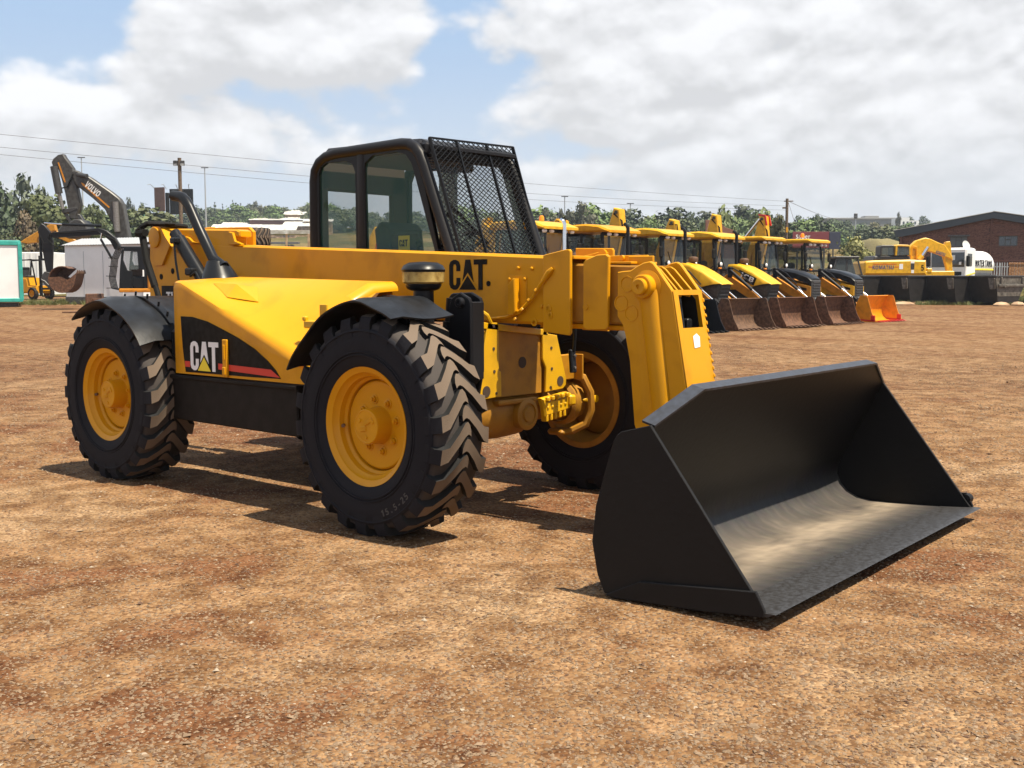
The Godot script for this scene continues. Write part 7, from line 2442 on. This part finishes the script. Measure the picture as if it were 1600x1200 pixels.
func trunk_mesh(sd: int, h: float, r: float, limbs: Array) -> ArrayMesh:
	rng.seed = sd
	var m := mb()
	m.tube([Vector3(0, -0.03, 0), Vector3(0.01, h * 0.5, 0.0), Vector3(0.0, h, 0.01)], [r * 1.3, r, r * 0.75], 7)
	for l in limbs:
		var e := Vector3(l[0], l[1], l[2])
		m.tube([Vector3(0, h * 0.75, 0), Vector3(e.x * 0.4, lerpf(h * 0.75, e.y, 0.55), e.z * 0.4), e], [r * 0.6, r * 0.4, r * 0.12], 5)
	return m.mesh(50.0)

var protos := {}
func tree_kind(k: String) -> Array:
	if protos.has(k): return protos[k]
	var lob: Array; var n := 900; var leaf := 0.06; var a := Color(0.035, 0.055, 0.018); var b := Color(0.08, 0.105, 0.035); var dr := 0.0; var tr := 0.3
	var round_l := [[0.0, 0.62, 0.0, 0.34, 0.95], [-0.22, 0.50, 0.08, 0.25, 0.85], [0.22, 0.48, -0.05, 0.26, 0.9], [0.05, 0.78, 0.05, 0.21, 0.9], [0.02, 0.45, 0.22, 0.24, 0.9], [-0.10, 0.40, -0.2, 0.24, 0.8]]
	match k:
		"round": lob = round_l; a = Color(0.053, 0.100, 0.026); b = Color(0.117, 0.170, 0.047)
		"round_dark": lob = round_l; a = Color(0.030, 0.050, 0.021); b = Color(0.065, 0.088, 0.035)
		"round_olive": lob = round_l; a = Color(0.058, 0.076, 0.030); b = Color(0.129, 0.140, 0.058)
		"conifer":
			lob = []
			for i in 8: lob.append([0.02 * sin(i * 2.0), 0.16 + i * 0.105, 0.02 * cos(i * 3.0), 0.40 - i * 0.045, 0.35])
			a = Color(0.030, 0.050, 0.024); b = Color(0.058, 0.082, 0.035); n = 900; leaf = 0.05; tr = 0.9
		"gum", "gum_grey", "gum_dark", "gum_olive":
			lob = [[0.0, 0.84, 0.0, 0.17, 0.85], [-0.24, 0.66, 0.05, 0.19, 0.8], [0.25, 0.70, -0.04, 0.19, 0.8], [-0.12, 0.50, -0.15, 0.17, 0.7], [0.18, 0.46, 0.16, 0.18, 0.7], [-0.32, 0.44, 0.0, 0.14, 0.7], [0.34, 0.50, 0.05, 0.13, 0.8], [0.03, 0.62, 0.15, 0.2, 0.8]]
			n = 1000; leaf = 0.05; dr = 0.4; tr = 0.5
			if k == "gum": a = Color(0.082, 0.105, 0.071); b = Color(0.163, 0.187, 0.129)
			elif k == "gum_grey": a = Color(0.065, 0.071, 0.044); b = Color(0.135, 0.135, 0.091)
			elif k == "gum_olive": a = Color(0.058, 0.065, 0.024); b = Color(0.176, 0.152, 0.065); n = 1600
			else: a = Color(0.035, 0.047, 0.030); b = Color(0.071, 0.082, 0.053)
		"willow":
			lob = round_l; a = Color(0.088, 0.117, 0.035); b = Color(0.187, 0.222, 0.088); dr = 0.9; n = 2200; leaf = 0.045
		"big":
			lob = [[0.0, 0.74, 0.0, 0.24, 0.7], [-0.26, 0.62, 0.1, 0.22, 0.7], [0.26, 0.64, 0.0, 0.22, 0.7], [-0.36, 0.42, 0.12, 0.17, 0.8], [0.36, 0.42, 0.1, 0.18, 0.8], [0.0, 0.50, 0.28, 0.24, 0.8], [0.12, 0.36, -0.22, 0.22, 0.8], [-0.15, 0.34, 0.22, 0.2, 0.8], [0.16, 0.28, 0.26, 0.17, 0.8], [-0.05, 0.24, 0.1, 0.2, 0.7]]
			n = 5200; leaf = 0.034; a = Color(0.038, 0.054, 0.019); b = Color(0.100, 0.117, 0.038); tr = 0.35
		"brown":
			lob = round_l; n = 2600; leaf = 0.045; a = Color(0.071, 0.053, 0.030); b = Color(0.140, 0.100, 0.053)
		"bush", "bush_dark":
			lob = [[0.0, 0.5, 0.0, 0.36, 1.1], [-0.28, 0.36, 0.05, 0.24, 1.1], [0.28, 0.38, 0.0, 0.25, 1.1], [0.1, 0.72, 0.0, 0.2, 1.1], [-0.14, 0.66, 0.1, 0.2, 1.1], [0.0, 0.25, 0.25, 0.26, 0.9]]
			n = 3200; leaf = 0.045; tr = 0.2; a = Color(0.094, 0.105, 0.032); b = Color(0.257, 0.240, 0.082)
			if k == "bush_dark": a = Color(0.035, 0.053, 0.021); b = Color(0.094, 0.117, 0.041)
	var limbs := []
	for l in lob.slice(0, 5): limbs.append([l[0] * 0.8, l[1] - l[3] * 0.2, l[2] * 0.8])
	protos[k] = [crown_mesh(k.hash() % 1000, lob, n, leaf, a, b, dr), trunk_mesh(7, tr, 0.028 if k != "conifer" else 0.02, limbs)]
	return protos[k]

func trees() -> void:
	var list := [
		["tall dark tree cut off by the left edge", 130, -59.72, 10.97, 8.98, "round_dark"],
		["thin pale gum tree standing above the left thicket", 150, -65.03, 13.22, 7.94, "gum"],
		["broad dark spreading tree behind the teal cabin", 108, -45.14, 9.14, 11.19, "big"],
		["brown tinged tree in front of the broad dark one", 99, -42.86, 6.84, 3.65, "brown"],
		["round dark tree behind the stick of the charcoal excavator", 122, -45.51, 8.59, 6.04, "big"],
		["low leafy shrub above the roof of the teal cabin", 84, -37.53, 4.53, 4.35, "bush_dark"],
		["dark feathery tree right of the charcoal boom", 335, -114.17, 15.69, 5.79, "gum_dark"],
		["small dark tree next to the feathery one right of the boom", 340, -111.96, 14.48, 5.48, "round_dark"],
		["low olive bush on the bank under the black billboard", 240, -79.86, 6.43, 3.59, "bush"],
		["second olive bush on the bank, nearer the wooden pole", 245, -78.00, 6.32, 3.39, "bush"],
		["olive bush on the bank left of the billboard post", 235, -72.79, 6.54, 2.98, "bush"],
		["leftmost pointed conifer right of the wooden pole", 430, -113.63, 11.48, 5.45, "conifer"],
		["slim conifer second from the wooden pole", 436, -112.20, 10.54, 3.51, "conifer"],
		["tallest slim conifer in the far wood", 432, -107.19, 12.17, 3.73, "conifer"],
		["pointed conifer left of the bare grey tree", 428, -103.24, 11.05, 4.44, "conifer"],
		["bare grey tree rising over the far wood", 440, -100.31, 11.42, 6.59, "gum_grey"],
		["bright green round tree in the far wood over the sheds", 415, -96.04, 8.84, 10.99, "round"],
		["dark upright cypress like tree in the far wood", 425, -91.26, 10.42, 6.36, "round_dark"],
		["olive tree between the cypress and the black cab", 430, -86.15, 9.50, 9.90, "round_olive"],
		["pale olive tree touching the black cab's rear edge", 430, -78.72, 9.79, 9.41, "round_olive"],
		["grey tree just right of the mesh guard", 205, 6.14, 9.65, 5.43, "gum_grey"],
		["narrow grey tree left of the largest grey green tree", 200, 8.75, 9.46, 3.45, "gum_grey"],
		["largest grey green tree, above the dull yellow backhoe roof", 200, 12.44, 10.73, 7.14, "gum_grey"],
		["dark flat topped tree right of the largest grey green tree", 230, 22.77, 9.66, 4.50, "gum_dark"],
		["bright green dense tree over the third backhoe roof", 190, 18.05, 7.68, 6.56, "round"],
		["green dense tree behind the third backhoe", 190, 22.97, 7.57, 6.78, "round"],
		["dark tree in the middle of the wood behind the backhoes", 240, 33.99, 9.80, 4.97, "round_dark"],
		["dark tree left of the willow like tree", 235, 37.88, 9.33, 5.95, "round_dark"],
		["tall pale willow like tree behind the fourth backhoe", 150, 28.50, 9.23, 5.35, "willow"],
		["smaller willow like tree below the tallest one", 140, 24.58, 7.24, 4.35, "willow"],
		["pale willow like tree behind the red topped boom", 145, 32.22, 8.71, 5.84, "willow"],
		["spiky olive tree left of the power pole", 115, 27.41, 6.85, 3.44, "gum_olive"],
		["dark tree just right of the power pole", 330, 84.73, 9.26, 6.46, "round_dark"],
		["dark upright tree over the maroon billboard", 330, 90.05, 9.64, 6.08, "round_dark"],
		["pale green tree over the dark navy billboard", 320, 92.48, 7.12, 7.37, "round"],
		["large yellow green shrub left of the yellow excavator", 98, 29.90, 4.67, 4.40, "bush"],
		["second yellow green shrub behind the large one", 102, 32.41, 3.43, 2.70, "bush"],
		["dark tree on the right hill below the grey roof", 330, 99.17, 7.74, 5.70, "round_dark"],
		["thin bare tree left of the white block", 420, 144.84, 11.28, 3.87, "gum_grey"],
		["green tree right of the grass bank", 320, 108.69, 5.83, 6.26, "round"],
		["left round tree on the skyline above the white block", 520, 184.41, 10.57, 8.38, "round_dark"],
		["right round tree on the skyline behind the warehouse roof", 520, 191.00, 10.87, 10.18, "round_dark"],
	]
	rng.seed = 5
	for i in list.size():
		var q: Array = list[i]
		var p := tree_kind(q[5])
		var bush: bool = q[5].begins_with("bush")
		var t := thing("shrub" if bush else "tree", q[0], "shrub" if bush else "tree", spot(q[1], q[2]), i * 1.3)
		t.scale = Vector3(q[4], q[3] * 1.04, q[4])
		obj("trunk", p[1], M["bark"], t)
		obj("crown", p[0], M["leaves"], t)
	# the wood behind them that reads as one mass
	var bands := [[-205.0, -105.0, 335.0, 400.0, 6.0, 9.5, 170, ["round_dark", "gum_dark", "round_olive", "round_dark"]], [-125.0, -60.0, 415.0, 480.0, 6.5, 10.5, 260, ["round_dark", "round_olive", "round", "conifer"]], [-75.0, 40.0, 420.0, 480.0, 6.0, 9.5, 220, ["round_dark", "round_olive", "conifer"]],
		[-8.0, 56.0, 200.0, 270.0, 6.0, 9.5, 240, ["round_dark", "round", "gum_dark", "round_olive"]], [52.0, 95.0, 300.0, 360.0, 5.0, 8.5, 190, ["round_dark", "round", "round_olive"]], [88.0, 135.0, 330.0, 420.0, 4.0, 6.5, 170, ["round_olive", "round", "gum_olive"]], [62.0, 84.0, 232.0, 262.0, 3.5, 6.0, 40, ["round_olive", "round", "round_dark"]], [120.0, 330.0, 420.0, 520.0, 5.0, 8.0, 150, ["round_dark", "round"]],
		[-80.0, -46.0, 116.0, 150.0, 6.0, 9.5, 60, ["round_dark", "round_olive"]]]
	var kinds := {}
	rng.seed = 77
	for b in bands:
		for i in b[6]:
			var pos := spot(rng.randf_range(b[2], b[3]), rng.randf_range(b[0], b[1]))
			var h := rng.randf_range(b[4], b[5]) * (0.62 + 0.55 * pow(rng.randf(), 1.6)); var w := h * rng.randf_range(1.0, 1.7)
			var kd: String = b[7][rng.randi() % b[7].size()]
			if kd == "conifer": w *= 0.5
			if not kinds.has(kd): kinds[kd] = []
			kinds[kd].append(Transform3D(Basis(Vector3.UP, rng.randf() * TAU).scaled_local(Vector3(w, h, w)), pos))
	for kd in kinds:
		var mm := MultiMesh.new()
		mm.transform_format = MultiMesh.TRANSFORM_3D
		mm.use_colors = true
		mm.mesh = tree_kind(kd)[0]
		mm.instance_count = kinds[kd].size()
		for i in kinds[kd].size():
			mm.set_instance_transform(i, kinds[kd][i])
			var f := rng.randf_range(0.75, 1.15)
			mm.set_instance_color(i, Color(f, f * rng.randf_range(0.95, 1.05), f * 0.95))
		var o := MultiMeshInstance3D.new()
		o.multimesh = mm
		o.material_override = M["leaves"]
		o.name = numbered("far_wood", self)
		add_child(o, true)
		o.set_meta("kind", "stuff")
		o.set_meta("label", "far wood of mixed trees along the ridge")
	# grass tufts along the far edge of the yard
	var gm := mb()
	rng.seed = 9
	for i in 26:
		var a := rng.randf() * TAU
		var o := Vector3(cos(a), 0, sin(a)) * rng.randf() * 0.14
		var tip := o + Vector3(rng.randf_range(-0.1, 0.1), rng.randf_range(0.08, 0.2), rng.randf_range(-0.1, 0.1))
		gm.col = Color(0.07, 0.10, 0.025).lerp(Color(0.19, 0.18, 0.06), rng.randf())
		gm.tri(o + Vector3(-0.012, 0, 0), o + Vector3(0.012, 0, 0), tip)
	var mm2 := MultiMesh.new()
	mm2.transform_format = MultiMesh.TRANSFORM_3D
	mm2.mesh = gm.mesh(0.0, true)
	var places := []
	for i in 1900:
		var d := rng.randf_range(60.0, 70.0); var s := rng.randf_range(25.4, 36.0)
		if rng.randf() < 0.15:
			d = rng.randf_range(58.6, 60.5); s = rng.randf_range(16.0, 25.0)
		if rng.randf() < 0.10:
			d = rng.randf_range(52.0, 57.0); s = rng.randf_range(-24.0, -19.0)
		places.append(spot(d, s))
	mm2.instance_count = places.size()
	for i in places.size():
		var sc := rng.randf_range(0.6, 1.5)
		mm2.set_instance_transform(i, Transform3D(Basis(Vector3.UP, rng.randf() * TAU).scaled(Vector3(sc, sc, sc)), places[i]))
	var go := MultiMeshInstance3D.new()
	go.multimesh = mm2
	go.material_override = M["leaves"]
	go.name = "grass_tufts"
	add_child(go, true)
	go.set_meta("kind", "stuff")
	go.set_meta("label", "green grass along the edge of the yard by the skips")


# ---------------------------------------------------------------- sky
var sn1 := FastNoiseLite.new()
var sn2 := FastNoiseLite.new()
var sn3 := FastNoiseLite.new()
# broad banks of cloud (+) and gaps of blue (-): degrees right of the view, degrees above the horizon, half sizes, strength
var BANKS := [[-21.5, 12.3, 3.8, 2.6, -0.75], [-25.5, 9.8, 2.2, 1.6, -0.45], [-3.2, 10.5, 1.6, 3.2, -0.62], [-2.2, 14.5, 2.6, 1.0, -0.5], [-13.8, 12.5, 5.0, 3.2, 0.55], [-5.8, 12.6, 2.2, 2.4, 0.5],
	[-22.5, 8.4, 4.6, 1.9, 0.62], [-12.5, 7.2, 4.4, 1.4, 0.35], [4.5, 12.0, 5.5, 3.4, 0.55], [14.0, 11.5, 7.0, 4.0, 0.40], [22.0, 11.0, 8.0, 5.0, 0.42], [6.0, 7.5, 7.5, 2.5, 0.3], [18.0, 6.0, 9.0, 3.0, 0.34], [-27.5, 13.2, 1.6, 2.4, 0.6], [-18.0, 4.6, 8.0, 1.6, -0.25], [1.8, 14.8, 1.4, 0.8, -0.35], [-9.5, 8.9, 2.2, 0.8, -0.22]]
const AZ0 := -0.72226

func cloud_at(dir: Vector3) -> float:
	var h := maxf(dir.y, 0.0)
	var p := Vector2(dir.x, dir.z) / (h + 0.20)
	# rounded heaps (inverted ridges) over broad banks
	var n := sn1.get_noise_3d(p.x, p.y, h * 2.0) * 0.62
	n -= sn2.get_noise_3d(dir.x * 5.0, dir.y * 8.5, dir.z * 5.0) * 0.47
	n += sn3.get_noise_3d(dir.x * 11.0, dir.y * 19.0, dir.z * 11.0) * 0.30
	var az := rad_to_deg(wrapf(atan2(dir.x, -dir.z) - AZ0, -PI, PI))
	var el := rad_to_deg(asin(clampf(dir.y, -1, 1)))
	var b := 0.30
	for k in BANKS:
		var q: float = pow((az - k[0]) / k[2], 2) + pow((el - k[1]) / k[3], 2)
		if q < 6.0: b += k[4] * exp(-q)
	return n + b

# d: cloud here, up and up2: cloud a little and somewhat farther towards the sun
func sky_color(dir: Vector3, d: float, up: float, up2: float) -> Color:
	var h := clampf(dir.y, 0.0, 1.0)
	var blue := Color(0.64, 0.72, 0.81).lerp(Color(0.42, 0.58, 0.81), smoothstep(0.06, 0.24, h)).lerp(Color(0.20, 0.37, 0.68), smoothstep(0.25, 0.9, h))
	var a := smoothstep(-0.06, 0.26, d)
	if a <= 0.0: return blue
	var lit := clampf(0.42 + (d - up) * 1.7 + (d - up2) * 0.62, 0.0, 1.0)
	var v := lerpf(0.69, 0.98, lit) - smoothstep(0.4, 1.2, d) * 0.05
	var c := Color(v * 0.99, v * 0.995, v * 1.015)
	c = c.lerp(Color(0.70, 0.735, 0.77), smoothstep(0.16, 0.02, h) * 0.55)
	return blue.lerp(c, a * lerpf(0.75, 0.97, smoothstep(0.02, 0.14, h)))

func sky_image() -> Image:
	sn1.seed = 14; sn1.frequency = 0.42; sn1.fractal_octaves = 5; sn1.fractal_gain = 0.52
	sn2.seed = 29; sn2.frequency = 1.0; sn2.fractal_octaves = 5; sn2.fractal_gain = 0.5; sn2.fractal_type = FastNoiseLite.FRACTAL_RIDGED
	sn3.seed = 31; sn3.frequency = 1.0; sn3.fractal_octaves = 6; sn3.fractal_gain = 0.6
	var W := 4096; var H := 2048
	var small := Image.create(384, 192, false, Image.FORMAT_RGB8)
	for y in 192:
		var el := PI / 2 - PI * (y + 0.5) / 192.0
		for x in 384:
			var az := TAU * (x + 0.5) / 384.0
			if el < -0.02: small.set_pixel(x, y, Color(0.30, 0.24, 0.17).linear_to_srgb()); continue
			var dir := Vector3(sin(az) * cos(el), sin(el), -cos(az) * cos(el))
			small.set_pixel(x, y, sky_color(dir, cloud_at(dir), cloud_at((dir + Vector3(0.006, 0.012, 0.002)).normalized()), cloud_at((dir + Vector3(0.02, 0.042, 0.006)).normalized())).linear_to_srgb())
	small.resize(W, H, Image.INTERPOLATE_CUBIC)
	# the part round the view in full detail
	var u0 := int(W * (fposmod(AZ0, TAU) / TAU)) - 420
	var y0 := int(H * 0.5) - 260
	var nw := 848; var nh := 290
	var D := PackedFloat32Array(); D.resize(nw * nh)
	for y in nh:
		var el := PI / 2 - PI * (y0 - 28 + y + 0.5) / H
		for x in nw:
			var az := TAU * (u0 + x + 0.5) / W
			D[y * nw + x] = cloud_at(Vector3(sin(az) * cos(el), sin(el), -cos(az) * cos(el)))
	var fine := Image.create(840, 262, false, Image.FORMAT_RGB8)
	for y in 262:
		var el := PI / 2 - PI * (y0 + y + 0.5) / H
		for x in 840:
			var az := TAU * (u0 + x + 0.5) / W
			fine.set_pixel(x, y, sky_color(Vector3(sin(az) * cos(el), sin(el), -cos(az) * cos(el)), D[(y + 28) * nw + x], D[(y + 20) * nw + x + 2], D[y * nw + x + 7]).linear_to_srgb())
	small.blit_rect(fine, Rect2i(0, 0, 840, 262), Vector2i(u0, y0))
	return small


func _ready() -> void:
	rng.seed = 1
	var cam := Camera3D.new()
	cam.name = "camera"
	add_child(cam)
	cam.position = CAM
	cam.rotation_order = EULER_ORDER_YXZ
	cam.rotation = Vector3(-0.09005, 0.72226, -0.00226)
	cam.fov = 38.116
	cam.near = 0.1
	cam.far = 4000.0
	cam.current = true
	var env := Environment.new()
	env.background_mode = Environment.BG_SKY
	var sky := Sky.new()
	var pano := PanoramaSkyMaterial.new()
	pano.panorama = ImageTexture.create_from_image(sky_image())
	sky.sky_material = pano
	env.sky = sky
	env.background_energy_multiplier = 0.56
	env.tonemap_mode = Environment.TONE_MAPPER_LINEAR
	env.tonemap_exposure = 1.9
	env.fog_enabled = true
	env.fog_density = 0.00025
	env.fog_light_color = Color(0.80, 0.85, 0.92)
	env.sdfgi_enabled = true
	env.ssao_enabled = true
	env.ssil_enabled = true
	var we := WorldEnvironment.new()
	we.name = "world_environment"
	we.environment = env
	add_child(we)
	var sun := DirectionalLight3D.new()
	sun.name = "sun"
	add_child(sun)
	sun.light_color = Color(1.0, 0.955, 0.87)
	sun.light_energy = 1.6
	sun.light_angular_distance = 0.5
	sun.shadow_enabled = true
	var to_sun := Vector3(0.42, 1.0, -0.07).normalized()
	sun.look_at_from_position(to_sun * 100.0, Vector3.ZERO, Vector3.FORWARD)

	materials()
	st_n1.seed = 5; st_n1.frequency = 0.16; st_n1.fractal_octaves = 5
	st_n2.seed = 6; st_n2.frequency = 0.9; st_n2.fractal_octaves = 4
	ground()
	warehouse()
	far_buildings()
	trees()
	loader()
	backhoe_row()
	site_cabins()
	forklift()
	grey_excavator()
	small_excavator()
	yellow_excavator()
	water_truck()
	skips()
	boards_and_poles()
	stones()
